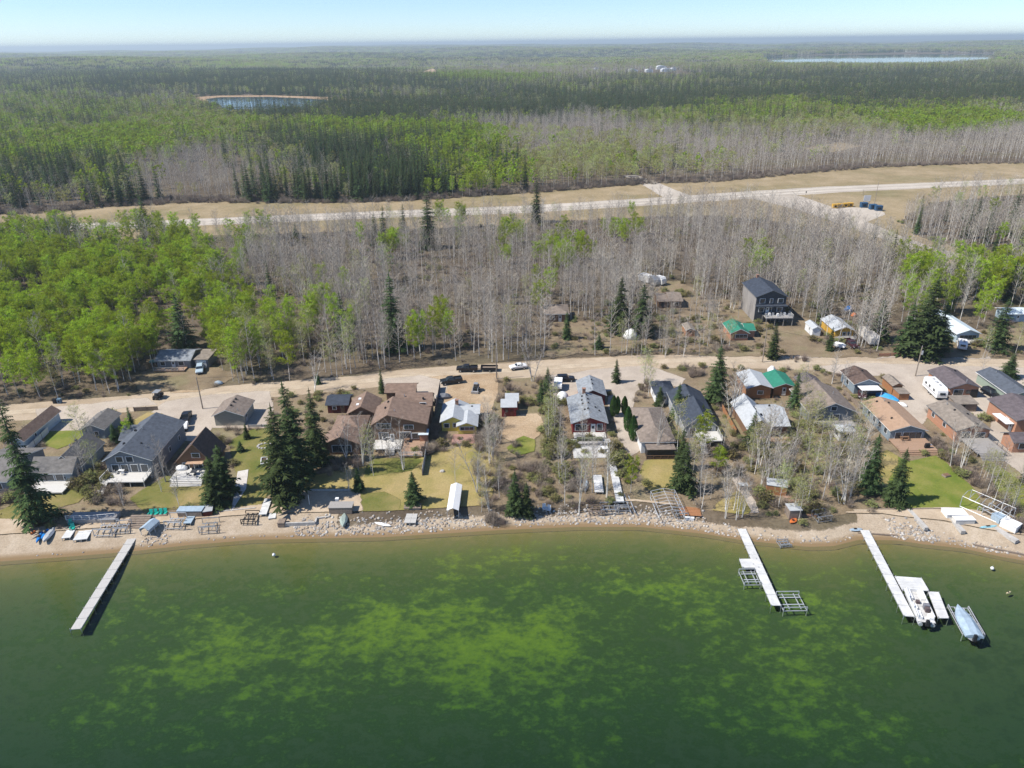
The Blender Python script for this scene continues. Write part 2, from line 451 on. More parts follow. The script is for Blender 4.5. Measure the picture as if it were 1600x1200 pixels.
MIXG = ground_mat('patchy_lawn', [(.3, (.10, .135, .028)), (.5, (.19, .175, .055)), (.7, (.33, .25, .115))], .2, [(.35, (.10, .135, .025)), (.5, (.20, .185, .06)), (.65, (.36, .275, .125))], .07, fine=3, fine_amt=.25)
GREEN = ground_mat('green_lawn', [(.3, (.10, .15, .022)), (.5, (.17, .195, .038)), (.7, (.30, .26, .09))], .25, [(.35, (.10, .17, .02)), (.65, (.25, .24, .065))], .1, fine=3, fine_amt=.2)
VERGE = ground_mat('verge_grass', [(.3, (.20, .16, .085)), (.5, (.31, .24, .14)), (.7, (.42, .335, .22))], .09, [(.35, (.19, .175, .08)), (.5, (.32, .25, .145)), (.65, (.42, .33, .21))], .02, fine=.8, fine_amt=.25)
SAND = ground_mat('beach_sand', [(.3, (.38, .29, .195)), (.5, (.48, .38, .27)), (.7, (.57, .465, .345))], .4, [(.35, (.39, .30, .205)), (.65, (.56, .455, .34))], .1, fine=4, fine_amt=.14)
PALE = ground_mat('pale_paving', [(.3, (.52, .48, .43)), (.7, (.66, .62, .57))], .5, None, fine=4, fine_amt=.15)
# far verge and highway
patch('verge', [(-200, 345), (0, 336), (80, 332), (160, 324), (320, 316), (480, 318), (640, 314), (820, 302), (1012, 287), (1040, 287), (1128, 284), (1240, 272), (1360, 262), (1520, 256), (1600, 255), (1800, 250),
                (1800, 290), (1600, 302), (1450, 316), (1400, 345), (1440, 372), (1520, 396), (1600, 412), (1600, 425), (1500, 413), (1400, 392), (1300, 362), (1200, 343), (1100, 336), (1000, 338), (800, 350), (500, 362), (250, 370), (0, 379), (-200, 388)], VERGE, rim=3, amp=1.8, step=5)
strip('highway', [(-200, 371, 7), (0, 357, 7), (220, 351, 7), (400, 343, 7.5), (600, 335, 8), (820, 327, 8.5), (1000, 316, 8.5), (1160, 305, 9), (1300, 296, 8.5), (1440, 290, 7.5), (1600, 283, 7.5), (1800, 276, 7.5)], HWAY, rim=1.5, amp=.6, step=5)
strip('side_road', [(1175, 302, 15), (1225, 311, 13), (1280, 328, 9.5), (1330, 347, 7), (1380, 366, 5.5), (1440, 388, 4.5), (1510, 404, 4.5), (1560, 415, 4)], HWAY, rim=1.2, amp=.5, step=4)
strip('forest_track', [(1062, 309, 8), (1035, 296, 6), (1010, 284, 5), (985, 274, 4)], HWAY, rim=1.2, amp=.5, step=4)
patch('gravel_pad', [(1285, 331), (1325, 324), (1372, 326), (1382, 335), (1345, 350), (1315, 352)], HWAY, rim=1, amp=.4)
# cottage side: open yards, road, drives, lawns, shore
patch('cleared_yard', [(-150, 655), (0, 640), (100, 633), (190, 628), (300, 606), (420, 602), (500, 597), (580, 582), (700, 573), (900, 560), (1000, 556), (1080, 552), (1200, 556), (1290, 556), (1600, 556), (1780, 560), (1850, 860), (1600, 858), (1340, 826), (1100, 815), (900, 806), (700, 815), (500, 822), (300, 832), (0, 850), (-250, 868)], LITTER, rim=1.5, amp=.6, step=3)
CR = [(-160, 655, 4), (0, 646, 4.2), (100, 639, 4.5), (200, 631, 4.5), (300, 621, 4.5), (400, 611, 4.5), (480, 604, 4.2), (560, 597, 4), (620, 590, 4.2), (700, 584, 4.6), (800, 579, 4.8), (900, 572, 4.8), (1000, 566, 4.4), (1080, 563, 4.2), (1160, 564, 4.5), (1240, 566, 5), (1320, 567, 5.2), (1420, 568, 5), (1500, 570, 5), (1600, 574, 4.8), (1780, 580, 4.8)]
strip('cottage_road', CR, GRAVEL, rim=.8, amp=.3, step=2.5)
WTRACK = ground_mat('wheel_tracks', [(.3, (.40, .32, .225)), (.7, (.56, .465, .35))], .3, None, fine=2.5, fine_amt=.12)
for off in (-1.9, -.4, 1.4):
    strip('wheel_track', [(x, y, .42) for x, y, w in [(x_, y_ + off * .9, 0) for x_, y_, _w in CR]], WTRACK, rim=.5, amp=.2, step=2.5)
HTRACK = ground_mat('highway_tracks', [(.3, (.46, .41, .34)), (.7, (.60, .54, .46))], .06, None, fine=1, fine_amt=.1)
for off in (-2.2, 2.0):
    strip('wheel_track', [(x_, y_ + off, 1.3) for x_, y_ in ((-200, 371), (0, 357), (220, 351), (400, 343), (600, 335), (820, 327), (1000, 316), (1160, 305), (1300, 296), (1440, 290), (1600, 283), (1800, 276))], HTRACK, rim=1.2, amp=.4, step=5)
# ---- drives and parking
patch('gravel_drive', [(60, 640), (230, 622), (245, 632), (170, 640), (140, 672), (72, 675)], DRIVE)
patch('gravel_drive', [(232, 650), (262, 628), (330, 618), (420, 612), (425, 640), (412, 668), (330, 668), (318, 690), (286, 688), (240, 680)], DRIVE)
patch('dirt_yard', [(655, 592), (700, 588), (775, 584), (778, 608), (768, 640), (752, 655), (745, 632), (690, 630), (668, 622)], DIRT)
patch('gravel_drive', [(598, 594), (655, 588), (700, 598), (690, 626), (660, 615), (600, 612)], DRIVE)
patch('gravel_drive', [(860, 588), (930, 578), (1010, 572), (1040, 582), (1070, 592), (1060, 604), (1010, 600), (990, 614), (988, 640), (985, 668), (1000, 700), (985, 712), (968, 680), (955, 640), (952, 610), (870, 622), (862, 605)], DRIVE)
patch('gravel_drive', [(1270, 574), (1350, 568), (1600, 576), (1760, 582), (1700, 640), (1600, 660), (1590, 688), (1610, 750), (1575, 722), (1540, 700), (1555, 660), (1480, 632), (1452, 640), (1440, 662), (1400, 632), (1416, 612), (1380, 588), (1310, 584)], DRIVE)
patch('gravel_drive', [(1228, 560), (1212, 512), (1236, 500), (1250, 500), (1268, 530), (1284, 558)], DRIVE)
patch('gravel_drive', [(1370, 560), (1378, 540), (1410, 538), (1420, 556)], DRIVE)
patch('gravel_drive', [(1480, 560), (1478, 548), (1530, 546), (1545, 560)], DRIVE)
patch('gravel_drive', [(268, 614), (290, 594), (320, 588), (332, 598), (310, 612)], DIRT)
patch('cleared_yard', [(1020, 552), (1010, 520), (1030, 484), (1080, 470), (1150, 470), (1260, 500), (1300, 540), (1380, 556), (1200, 556)], LITTER, rim=2, amp=1.2)
patch('cleared_yard', [(1375, 556), (1400, 520), (1600, 515), (1700, 520), (1750, 556)], LITTER, rim=2, amp=1.2)
patch('cleared_yard', [(225, 614), (215, 590), (250, 575), (330, 572), (360, 590), (330, 604)], LITTER, rim=2, amp=1)
patch('cleared_yard', [(855, 556), (870, 505), (930, 505), (1010, 520), (1005, 545)], LITTER, rim=2, amp=1)
patch('cleared_yard', [(1000, 470), (1000, 445), (1060, 440), (1095, 462), (1080, 485)], LITTER, rim=2, amp=1)
# ---- lawns
patch('green_lawn', [(68, 694), (78, 675), (130, 673), (142, 684), (120, 690), (90, 702)], GREEN, rim=.4, amp=.2)
patch('patchy_lawn', [(-40, 812), (0, 800), (60, 765), (120, 765), (135, 770), (120, 785), (70, 800), (30, 812)], MIXG)
patch('patchy_lawn', [(205, 780), (235, 760), (262, 745), (330, 760), (340, 785), (300, 790), (230, 798)], MIXG)
patch('dry_lawn', [(200, 664), (232, 646), (252, 648), (246, 664), (215, 690)], DRYG)
patch('green_lawn', [(360, 690), (395, 672), (425, 672), (430, 690), (415, 715), (418, 770), (405, 790), (362, 796), (372, 740)], MIXG)
patch('dry_lawn', [(455, 770), (475, 750), (540, 735), (650, 720), (760, 690), (775, 720), (760, 790), (735, 812), (560, 822), (560, 775), (500, 768)], DRYG, rim=1.2)
patch('patchy_lawn', [(585, 718), (640, 716), (660, 720), (640, 735), (590, 742), (570, 745)], MIXG)
patch('patchy_lawn', [(560, 775), (600, 770), (625, 782), (622, 800), (575, 812), (562, 800)], MIXG)
patch('sandy_clearing', [(783, 662), (800, 650), (838, 648), (852, 668), (832, 686), (800, 690), (784, 684)], DIRT)
patch('green_patch', [(795, 700), (820, 684), (832, 690), (830, 705), (808, 710)], GREEN)
patch('dry_lawn', [(1000, 745), (1010, 722), (1050, 715), (1056, 760), (1020, 768)], DRYG)
patch('dirt_path', [(1145, 748), (1152, 746), (1180, 785), (1185, 802), (1172, 802), (1160, 780)], DRIVE, rim=.3, amp=.1)
patch('dry_lawn', [(1120, 790), (1155, 770), (1170, 800), (1160, 815), (1120, 812)], DRYG)
patch('green_lawn', [(1400, 714), (1420, 722), (1462, 714), (1475, 722), (1520, 765), (1535, 800), (1480, 795), (1420, 795), (1395, 780), (1375, 745)], GREEN, rim=.6, amp=.25)
patch('green_lawn', [(1540, 720), (1556, 728), (1600, 758), (1660, 800), (1640, 830), (1600, 815), (1560, 765)], GREEN, rim=.6, amp=.25)
patch('dry_lawn', [(1365, 720), (1385, 705), (1400, 714), (1385, 760), (1360, 772)], DRYG)
# ---- sand on the upper beach
patch('beach', [(-260, 860), (0, 815), (52, 812), (60, 826), (110, 828), (150, 815), (250, 806), (330, 800), (420, 790), (440, 780), (470, 768), (560, 772), (562, 800), (555, 818), (440, 828), (300, 838), (100, 856)], SAND, rim=1, amp=.4)
patch('beach', [(985, 812), (1005, 800), (1060, 802), (1050, 815)], SAND)
patch('beach', [(1335, 812), (1370, 798), (1480, 795), (1530, 800), (1570, 820), (1610, 850), (1560, 850), (1480, 838), (1400, 830), (1340, 828)], SAND, rim=.5, amp=.2)
patch('paved_terrace', [(362, 800), (372, 738), (388, 735), (384, 765), (362, 800)], PALE, rim=.2, amp=.05)
# ---- the sloping shore itself
bx = np.linspace(-259, 259, 500); br = [-1.4, -1, -.5, 0, .5, 1, 1.5, 2, 2.5, 3, 3.5, 4, 4.5, 5, 5.5, 6.2, 7.2]
bv = np.concatenate([np.stack([bx, shore(bx) + r, terr(bx, shore(bx) + r) + .03], 1) for r in br])
ix = np.arange(len(br) * 500).reshape(len(br), 500)
bf = np.stack([ix[:-1, :-1], ix[:-1, 1:], ix[1:, 1:], ix[1:, :-1]], -1).reshape(-1, 4)
bme = bpy.data.meshes.new('shore_sand'); bme.from_pydata(bv.tolist(), [], bf.tolist())
ea = bme.attributes.new('edge', 'FLOAT', 'POINT')
xs_all = bv[:, 0]; drow = np.repeat(br, 500)
lim = 1.9 + 2.2 * vnoise(xs_all, 0 * xs_all, 9, 5) + 4.5 * (xs_all < -32) + 4.5 * (xs_all > 62)
ea.data.foreach_set('value', np.clip((drow - lim) / 2 + .5, 0, 1.6) * (drow > 0))
def shore_mat():
    mt = ground_mat('shore_sand', [(.3, (.33, .25, .165)), (.5, (.43, .345, .25)), (.7, (.53, .44, .34))], .5, [(.35, (.35, .27, .19)), (.65, (.49, .41, .31))], .12, fine=4, fine_amt=.25)
    nt = mt.node_tree; b = next(n for n in nt.nodes if n.type == 'BSDF_PRINCIPLED')
    src = b.inputs['Base Color'].links[0].from_socket
    sx = N(nt, 'ShaderNodeSeparateXYZ'); L(nt, N(nt, 'ShaderNodeNewGeometry').outputs['Position'], sx.inputs[0])
    mr = N(nt, 'ShaderNodeMapRange'); mr.inputs[1].default_value = .05; mr.inputs[2].default_value = .25; L(nt, sx.outputs['Z'], mr.inputs[0])
    L(nt, mixc(nt, mr.outputs[0], (.24, .165, .09), src), b.inputs['Base Color'])   # wet sand by the water
    return mt
bme.materials.append(shore_mat()); bme.update()
tag(obj('shore_sand', bme), kind='structure')
# ---- far ponds
def blue_water():
    mt, nt, out = _nodes('pond_water')
    b = N(nt, 'ShaderNodeBsdfPrincipled'); b.inputs['Base Color'].default_value = (.02, .05, .09, 1); b.inputs['Roughness'].default_value = .03
    b.inputs['IOR'].default_value = 1.33
    L(nt, b.outputs[0], out.inputs[0]); MATS['pond_water'] = mt; return mt
blue_water()
def far_sheet(name, pix, mt, up, excl=True):
    poly = [(p.x, p.y) for p in (P(x, y, up) for x, y in pix)]
    if excl: EXCL.append(poly)
    mb = MB(); mb.face([(x, y, up) for x, y in poly])
    return tag(mb.build(name, mt, fix=False), kind='structure')
# ================================================================== vegetation
def leaf_mat(name, col, var=.3, trans=.35, hue=.03):
    mt, nt, out = _nodes(name)
    oi = N(nt, 'ShaderNodeObjectInfo')
    nz = noise_node(nt, .9, 2, .5, 'pos')
    lo = tuple(c * (1 - var) for c in col); hi = tuple(min(1, c * (1 + var)) for c in col)
    c = ramp(nt, nz, [(.3, lo), (.7, hi)])
    hs = N(nt, 'ShaderNodeHueSaturation')
    L(nt, maths(nt, 'ADD', maths(nt, 'MULTIPLY', oi.outputs['Random'], hue * 2), .5 - hue), hs.inputs['Hue'])
    L(nt, maths(nt, 'ADD', maths(nt, 'MULTIPLY', oi.outputs['Random'], .5), .75), hs.inputs['Value'])
    L(nt, c, hs.inputs['Color'])
    d = N(nt, 'ShaderNodeBsdfDiffuse'); t = N(nt, 'ShaderNodeBsdfTranslucent')
    L(nt, hs.outputs[0], d.inputs[0]); L(nt, hs.outputs[0], t.inputs[0])
    ms = N(nt, 'ShaderNodeMixShader'); ms.inputs[0].default_value = trans
    L(nt, d.outputs[0], ms.inputs[1]); L(nt, t.outputs[0], ms.inputs[2]); L(nt, ms.outputs[0], out.inputs[0])
    MATS[name] = mt; return mt
M_NEEDLE = leaf_mat('spruce_needles', (.058, .088, .034), .6, .15, .02)
M_LEAF = leaf_mat('aspen_leaves', (.33, .43, .035), .25, .4, .014)
M_BUD = leaf_mat('aspen_buds', (.40, .41, .14), .25, .35, .03)
M_TWIG = leaf_mat('bare_twigs', (.42, .37, .315), .2, .05, .015)
M_BUSHTWIG = leaf_mat('shrub_twigs', (.29, .235, .19), .25, .05, .02)
M_BARK = leaf_mat('pale_bark', (.60, .57, .52), .3, 0, .01)
M_DBARK = leaf_mat('brown_bark', (.16, .12, .09), .3, 0, .01)
M_CEDAR = leaf_mat('cedar_foliage', (.07, .13, .03), .35, .15, .02)
M_BGREEN = leaf_mat('shrub_leaves', (.27, .27, .10), .3, .35, .04)

def spruce_proto(seed, levels=24, nb=9, leaf=5, h=20., R=2.9):
    r = random.Random(seed); tr = MB(); cr = MB()
    lean = (r.uniform(-.25, .25), r.uniform(-.25, .25))
    tr.tube([(0, 0, -.4), (lean[0] * .4, lean[1] * .4, h * .5), (lean[0], lean[1], h * .97)], [.26, .16, .03], 5)
    for i in range(levels):
        t = (i + r.uniform(-.3, .3)) / levels
        z = h * (.06 + .93 * max(0, t)); rad = R * (1 - t) ** .68 * r.uniform(.72, 1.12) + .12
        n = max(4, int(nb * (1 - t * .5))); a0 = r.uniform(0, 6.28)
        for k in range(n):
            a = a0 + 6.283 * k / n + r.uniform(-.3, .3); rl = rad * r.uniform(.5, 1.2)
            if r.random() < .07: continue
            ca, sa = math.cos(a), math.sin(a); droop = rl * r.uniform(.18, .42) - t * rl * .35
            def pt(s, w, dz=0):
                q = rl * s; return (ca * q - sa * w + lean[0] * z / h, sa * q + ca * w + lean[1] * z / h, z - droop * s ** 1.3 + dz + .12 * rl * s * (1 - s) * 4 * .3)
            wd = rl * .36 + .16
            for j in range(leaf):
                s0 = .12 + .80 * j / leaf; s1 = s0 + .9 / leaf
                ww = wd * (1.05 - s0 * .75) * r.uniform(.7, 1.2); dn = -r.uniform(.05, .28) * (.5 + ww)
                cr.face([pt(s0, 0, .04), pt(s1 + .1, ww, dn), pt(s1, 0, .02)])
                cr.face([pt(s0, 0, .04), pt(s1, 0, .02), pt(s1 + .1, -ww, dn)])
            cr.face([pt(.85, wd * .2, 0), pt(1.06, 0, -.05), pt(.85, -wd * .2, 0)])
    cr.tube([(lean[0], lean[1], h * .93), (lean[0], lean[1], h * 1.02)], [.14, .01], 3)
    return tr, cr
def aspen_proto(seed, leaf=0, bud=0, nbr=20, h=18., fork=1, lo=.42, spread=1., twn=9, lsz=.34, tww=.020, trk=1.0):
    """trunk, twig crown, leaf crown"""
    r = random.Random(seed); tr = MB(); tw = MB(); lf = MB(); tips = []
    stems = []
    for s in range(fork):
        a = r.uniform(0, 6.28); off = 0 if fork == 1 else r.uniform(.5, 1.6) * spread
        bend = r.uniform(.2, .9)
        b = r.uniform(0, 6.28); hh = h * (1 if s == 0 else r.uniform(.72, .97))
        top = (math.cos(a) * (off * 1.6) + math.cos(b) * bend, math.sin(a) * (off * 1.6) + math.sin(b) * bend)
        pts = []
        for k in range(6):
            t = k / 5; q = t ** 1.2
            pts.append(Vector((top[0] * q + math.sin(t * 5 + s) * .12, top[1] * q + math.cos(t * 4 + s) * .12, -.4 + (hh * .96 + .4) * t)))
        r0 = (.135 if fork == 1 else .12) * trk
        tr.tube(pts, [r0 * (1 - .86 * k / 5) for k in range(6)], 5); stems.append((pts, hh))
    def on(pts, t):
        u = t * 5; i = min(4, int(u)); return pts[i].lerp(pts[i + 1], u - i)
    for pts, hh in stems:
        n = nbr if fork == 1 else max(8, nbr // fork + 4)
        for k in range(n):
            t = lo + (1 - lo) * (k + r.random()) / n * .97
            p = on(pts, t); a = k * 2.4 + r.uniform(-.5, .5)
            ln = hh * .20 * spread * (1.25 - t) ** .5 * (1.0 if t > lo + .1 else .7) * r.uniform(.7, 1.2)
            up = r.uniform(.35, 1.0) + t * .4
            d = Vector((math.cos(a), math.sin(a), up)).normalized()
            p1 = p + d * ln * .55; d2 = (d + Vector((r.uniform(-.3, .3), r.uniform(-.3, .3), .25))).normalized(); p2 = p1 + d2 * ln * .5
            tw.tube([p, p1, p2], [.045, .028, .008], 3, cap=False)
            for s in range(twn):
                u = r.uniform(.25, 1); q = p.lerp(p1, u * 1.8) if u < .55 else p1.lerp(p2, (u - .55) / .45)
                dd = (d2 + Vector((r.uniform(-1, 1), r.uniform(-1, 1), r.uniform(-.5, .8)))).normalized(); l2 = r.uniform(.5, 1.15) * (.6 + ln * .16)
                e = q + dd * l2; sd = dd.cross(Vector((r.uniform(-1, 1), r.uniform(-1, 1), r.uniform(-1, 1)))).normalized() * .020
                tw.face([q - sd, q + sd, e]); tips.append(e)
                for z in range(2):
                    q2 = q.lerp(e, r.uniform(.3, .8)); e2 = q2 + (dd + Vector((r.uniform(-1, 1), r.uniform(-1, 1), r.uniform(-.6, .6)))).normalized() * l2 * .5
                    s2 = sd * .75; tw.face([q2 - s2, q2 + s2, e2]); tips.append(e2)
    nl = leaf or bud
    for k in range(nl):
        c = r.choice(tips) + Vector((r.gauss(0, .28), r.gauss(0, .28), r.gauss(0, .24))); s = lsz * r.uniform(.6, 1.3) * (1 if leaf else .62)
        u = Vector((r.uniform(-1, 1), r.uniform(-1, 1), r.uniform(-1, 1))).normalized(); w = u.cross(Vector((r.uniform(-1, 1), r.uniform(-1, 1), r.uniform(-1, 1)))).normalized()
        lf.face([c - u * s * .5, c + w * s * .45, c + u * s * .55, c - w * s * .45])
    return tr, tw, lf
def bush_proto(seed, n=120, h=2.6, R=1.5, leaves=0):
    r = random.Random(seed); tw = MB(); lf = MB()
    for k in range(n):
        a = r.uniform(0, 6.28); q = r.random() ** .6; b = Vector((math.cos(a) * q * R * .35, math.sin(a) * q * R * .35, -.1))
        e = Vector((math.cos(a + r.uniform(-.6, .6)) * q * R, math.sin(a + r.uniform(-.6, .6)) * q * R, h * r.uniform(.3, 1.15) * (1.1 - q * .35)))
        sd = Vector((r.uniform(-1, 1), r.uniform(-1, 1), 0)).normalized() * .022
        mid = b.lerp(e, .5) + Vector((0, 0, .15 * h))
        tw.face([b - sd, b + sd, mid + sd * .7, mid - sd * .7]); tw.face([mid - sd * .7, mid + sd * .7, e])
        for j in range(3):
            p = mid.lerp(e, r.random()); f = p + Vector((r.uniform(-1, 1), r.uniform(-1, 1), r.uniform(-.1, .9))).normalized() * r.uniform(.3, .7) * h * .3
            tw.face([p - sd * .7, p + sd * .7, f])
            if leaves and r.random() < leaves:
                for z in range(3):
                    c = p.lerp(f, r.random()) + Vector((r.gauss(0, .1), r.gauss(0, .1), r.gauss(0, .1))); u = Vector((r.uniform(-1, 1), r.uniform(-1, 1), r.uniform(-1, 1))).normalized() * .14; w = u.cross(Vector((r.uniform(-1, 1), .3, r.uniform(-1, 1)))).normalized() * .12
                    lf.face([c - u, c + w, c + u, c - w])
    return tw, lf
def join(parts):
    """[(MB, mat)] -> one MB with slots"""
    o = MB(); ms = []
    for k, (mb, mt) in enumerate(parts):
        b = len(o.v); o.v += mb.v; o.f += [tuple(b + i for i in f) for f in mb.f]; o.m += [k] * len(mb.f); ms.append(mt)
    return o, ms
# prototypes with separate trunk and crown, and joined ones for the mass of the forest
KIND = {}
def add_kind(key, variants, parts_of):
    KIND[key] = []
    for v in variants:
        prt = parts_of(v)              # list of (part name, MB, mat)
        meshes = [(nm, mb.mesh(key + '_' + nm, mt)) for nm, mb, mt in prt if mb.f]
        jm, ms = join([(mb, mt) for nm, mb, mt in prt if mb.f])
        KIND[key].append((meshes, jm.mesh(key + '_whole', ms)))
def sp_parts(a):
    t, c = spruce_proto(*a); return [('trunk', t, M_DBARK), ('crown', c, M_NEEDLE)]
add_kind('spruce', [(1, 32, 12, 4, 20, 2.7), (2, 30, 12, 4, 20, 3.0), (3, 34, 11, 4, 20, 2.4), (4, 31, 12, 4, 20, 2.6)], sp_parts)
add_kind('spruce_far', [(5, 15, 8, 2, 20, 3.1), (6, 14, 8, 2, 20, 3.5), (7, 16, 8, 2, 20, 2.8)], sp_parts)
def as_parts(mk):
    def f(a):
        t, w, l = aspen_proto(a, **mk[0])
        tw, lm = mk[1], mk[2]
        if l.f:
            j, _ = join([(w, tw), (l, lm)]); cr = (j, [tw, lm])
        o = [('trunk', t, M_BARK), ('crown', w, M_TWIG)]
        if l.f: o.append(('foliage', l, lm))
        return o
    return f
add_kind('bare', [21, 22, 23, 24], as_parts((dict(nbr=28, twn=12, lo=.30, spread=1.2, tww=.024), M_TWIG, None)))
add_kind('leafy', [31, 32, 33, 34], as_parts((dict(nbr=24, leaf=3800, twn=6, spread=1.4, lsz=.28, lo=.32), M_TWIG, M_LEAF)))
add_kind('budding', [41, 42, 43], as_parts((dict(nbr=26, bud=1300, twn=9, lo=.3, spread=1.25, tww=.022), M_TWIG, M_BUD)))
add_kind('birch', [51, 52, 53, 54], as_parts((dict(nbr=30, fork=3, twn=9, h=13, lo=.35, spread=1.25), M_TWIG, None)))
add_kind('bare_far', [61, 62, 63], as_parts((dict(nbr=16, twn=9, lo=.4, spread=1.7, tww=.065, trk=.8), M_TWIG, None)))
add_kind('leafy_far', [64, 65, 66], as_parts((dict(nbr=12, leaf=480, twn=3, lo=.4, spread=1.9, lsz=.95, trk=.5), M_TWIG, M_LEAF)))
add_kind('budding_far', [67, 68, 69], as_parts((dict(nbr=14, bud=460, twn=6, lo=.4, spread=1.75, lsz=.95, tww=.045, trk=.5), M_TWIG, M_BUD)))
def bush_parts(green):
    def f(a):
        w, l = bush_proto(a, leaves=green); o = [('twigs', w, M_BUSHTWIG)]
        if l.f: o.append(('foliage', l, M_BGREEN))
        return o
    return f
add_kind('bush', [71, 72, 73], bush_parts(0)); add_kind('green_bush', [74, 75, 76], bush_parts(.55))
# crowns in the far distance: patches of canopy, a dozen trees each
def clump(seed, mixk):
    r = random.Random(seed); parts = {}
    for k in range(34):
        kind = r.choices(list(mixk), list(mixk.values()))[0]; x, y = r.uniform(-20, 20), r.uniform(-20, 20); z0 = -.5; h = r.uniform(13, 20)
        if kind == 's':
            mb = parts.setdefault('s', MB()); R = r.uniform(1.8, 2.9); n = 6
            for lv in range(4):
                zz = h * (.12 + .22 * lv); rr = R * (1 - lv * .22); top = zz + h * .34
                for j in range(n):
                    a = 6.283 * j / n + lv; b = 6.283 * (j + 1) / n + lv
                    mb.face([(x + rr * math.cos(a), y + rr * math.sin(a), zz * r.uniform(.9, 1.1)), (x + rr * math.cos(b), y + rr * math.sin(b), zz), (x, y, top)])
        else:
            mb = parts.setdefault(kind, MB()); R = r.uniform(2.2, 3.4)
            tt = parts.setdefault('t', MB()); tt.face([(x - .2, y, 0), (x + .2, y, 0), (x, y, h * .9)])
            for j in range(34 if kind != 'b' else 40):
                c = Vector((x + r.gauss(0, R * .45), y + r.gauss(0, R * .45), h * r.uniform(.45, 1.0)))
                if kind == 'b':
                    e = c + Vector((r.uniform(-1, 1), r.uniform(-1, 1), r.uniform(.5, 2.4))); sd = Vector((r.uniform(-1, 1), r.uniform(-1, 1), 0)).normalized() * .10
                    mb.face([c - sd, c + sd, e])
                else:
                    s = r.uniform(.8, 1.7) * (1 if kind == 'g' else .75); u = Vector((r.uniform(-1, 1), r.uniform(-1, 1), r.uniform(-1, 1))).normalized() * s; w = u.cross(Vector((r.uniform(-1, 1), r.uniform(-1, 1), 1))).normalized() * s * .7
                    mb.face([c - u, c + w, c + u, c - w])
    jm, ms = join([(mb, {'s': M_NEEDLE, 'g': M_LEAF, 'y': M_BUD, 'b': M_TWIG, 't': M_BARK}[k]) for k, mb in parts.items()])
    return jm.mesh('canopy_patch', ms)
CLUMPS = {'s': [clump(81, {'s': 9, 'b': 1}), clump(82, {'s': 8, 'y': 1, 'b': 2})], 'g': [clump(83, {'g': 8, 's': 1, 'y': 2}), clump(84, {'g': 5, 'y': 5})],
          'y': [clump(85, {'y': 6, 'b': 4}), clump(86, {'y': 4, 'b': 4, 's': 1})], 'b': [clump(87, {'b': 9, 's': .6}), clump(88, {'b': 8, 'y': 2})]}

# ---- geometry nodes scatter for masses nobody could count
def scatter(name, label, meshes, pts, rot, scl, idx, cat='forest'):
    """pts (n,3), scl (n,3): one object whose points carry instances of the meshes"""
    n = len(pts)
    me = bpy.data.meshes.new(name); me.vertices.add(n); me.vertices.foreach_set('co', np.asarray(pts, np.float32).ravel())
    a = me.attributes.new('rz', 'FLOAT', 'POINT'); a.data.foreach_set('value', np.asarray(rot, np.float32))
    a = me.attributes.new('sc', 'FLOAT_VECTOR', 'POINT'); a.data.foreach_set('vector', np.asarray(scl, np.float32).ravel())
    a = me.attributes.new('ix', 'INT', 'POINT'); a.data.foreach_set('value', np.asarray(idx, np.int32))
    o = bpy.data.objects.new(name, me); COL.objects.link(o); tag(o, label, cat, kind='stuff')
    ng = bpy.data.node_groups.new(name + '_nodes', 'GeometryNodeTree')
    ng.interface.new_socket('Geometry', in_out='INPUT', socket_type='NodeSocketGeometry'); ng.interface.new_socket('Geometry', in_out='OUTPUT', socket_type='NodeSocketGeometry')
    gi = ng.nodes.new('NodeGroupInput'); go = ng.nodes.new('NodeGroupOutput')
    gti = ng.nodes.new('GeometryNodeGeometryToInstance')
    for k in reversed(range(len(meshes))):
        po = bpy.data.objects.new(name + '_source', meshes[k])      # never linked to the scene
        oi = ng.nodes.new('GeometryNodeObjectInfo'); oi.inputs['Object'].default_value = po
        ng.links.new(oi.outputs['Geometry'], gti.inputs[0])
    ip = ng.nodes.new('GeometryNodeInstanceOnPoints'); ip.inputs['Pick Instance'].default_value = True
    def attr(nm, t):
        x = ng.nodes.new('GeometryNodeInputNamedAttribute'); x.data_type = t; x.inputs['Name'].default_value = nm; return x.outputs['Attribute']
    cx = ng.nodes.new('ShaderNodeCombineXYZ'); ng.links.new(attr('rz', 'FLOAT'), cx.inputs['Z'])
    ng.links.new(gi.outputs[0], ip.inputs['Points']); ng.links.new(gti.outputs[0], ip.inputs['Instance'])
    ng.links.new(cx.outputs[0], ip.inputs['Rotation']); ng.links.new(attr('sc', 'FLOAT_VECTOR'), ip.inputs['Scale']); ng.links.new(attr('ix', 'INT'), ip.inputs['Instance Index'])
    ng.links.new(ip.outputs[0], go.inputs[0])
    md = o.modifiers.new('scatter', 'NODES'); md.node_group = ng
    return o

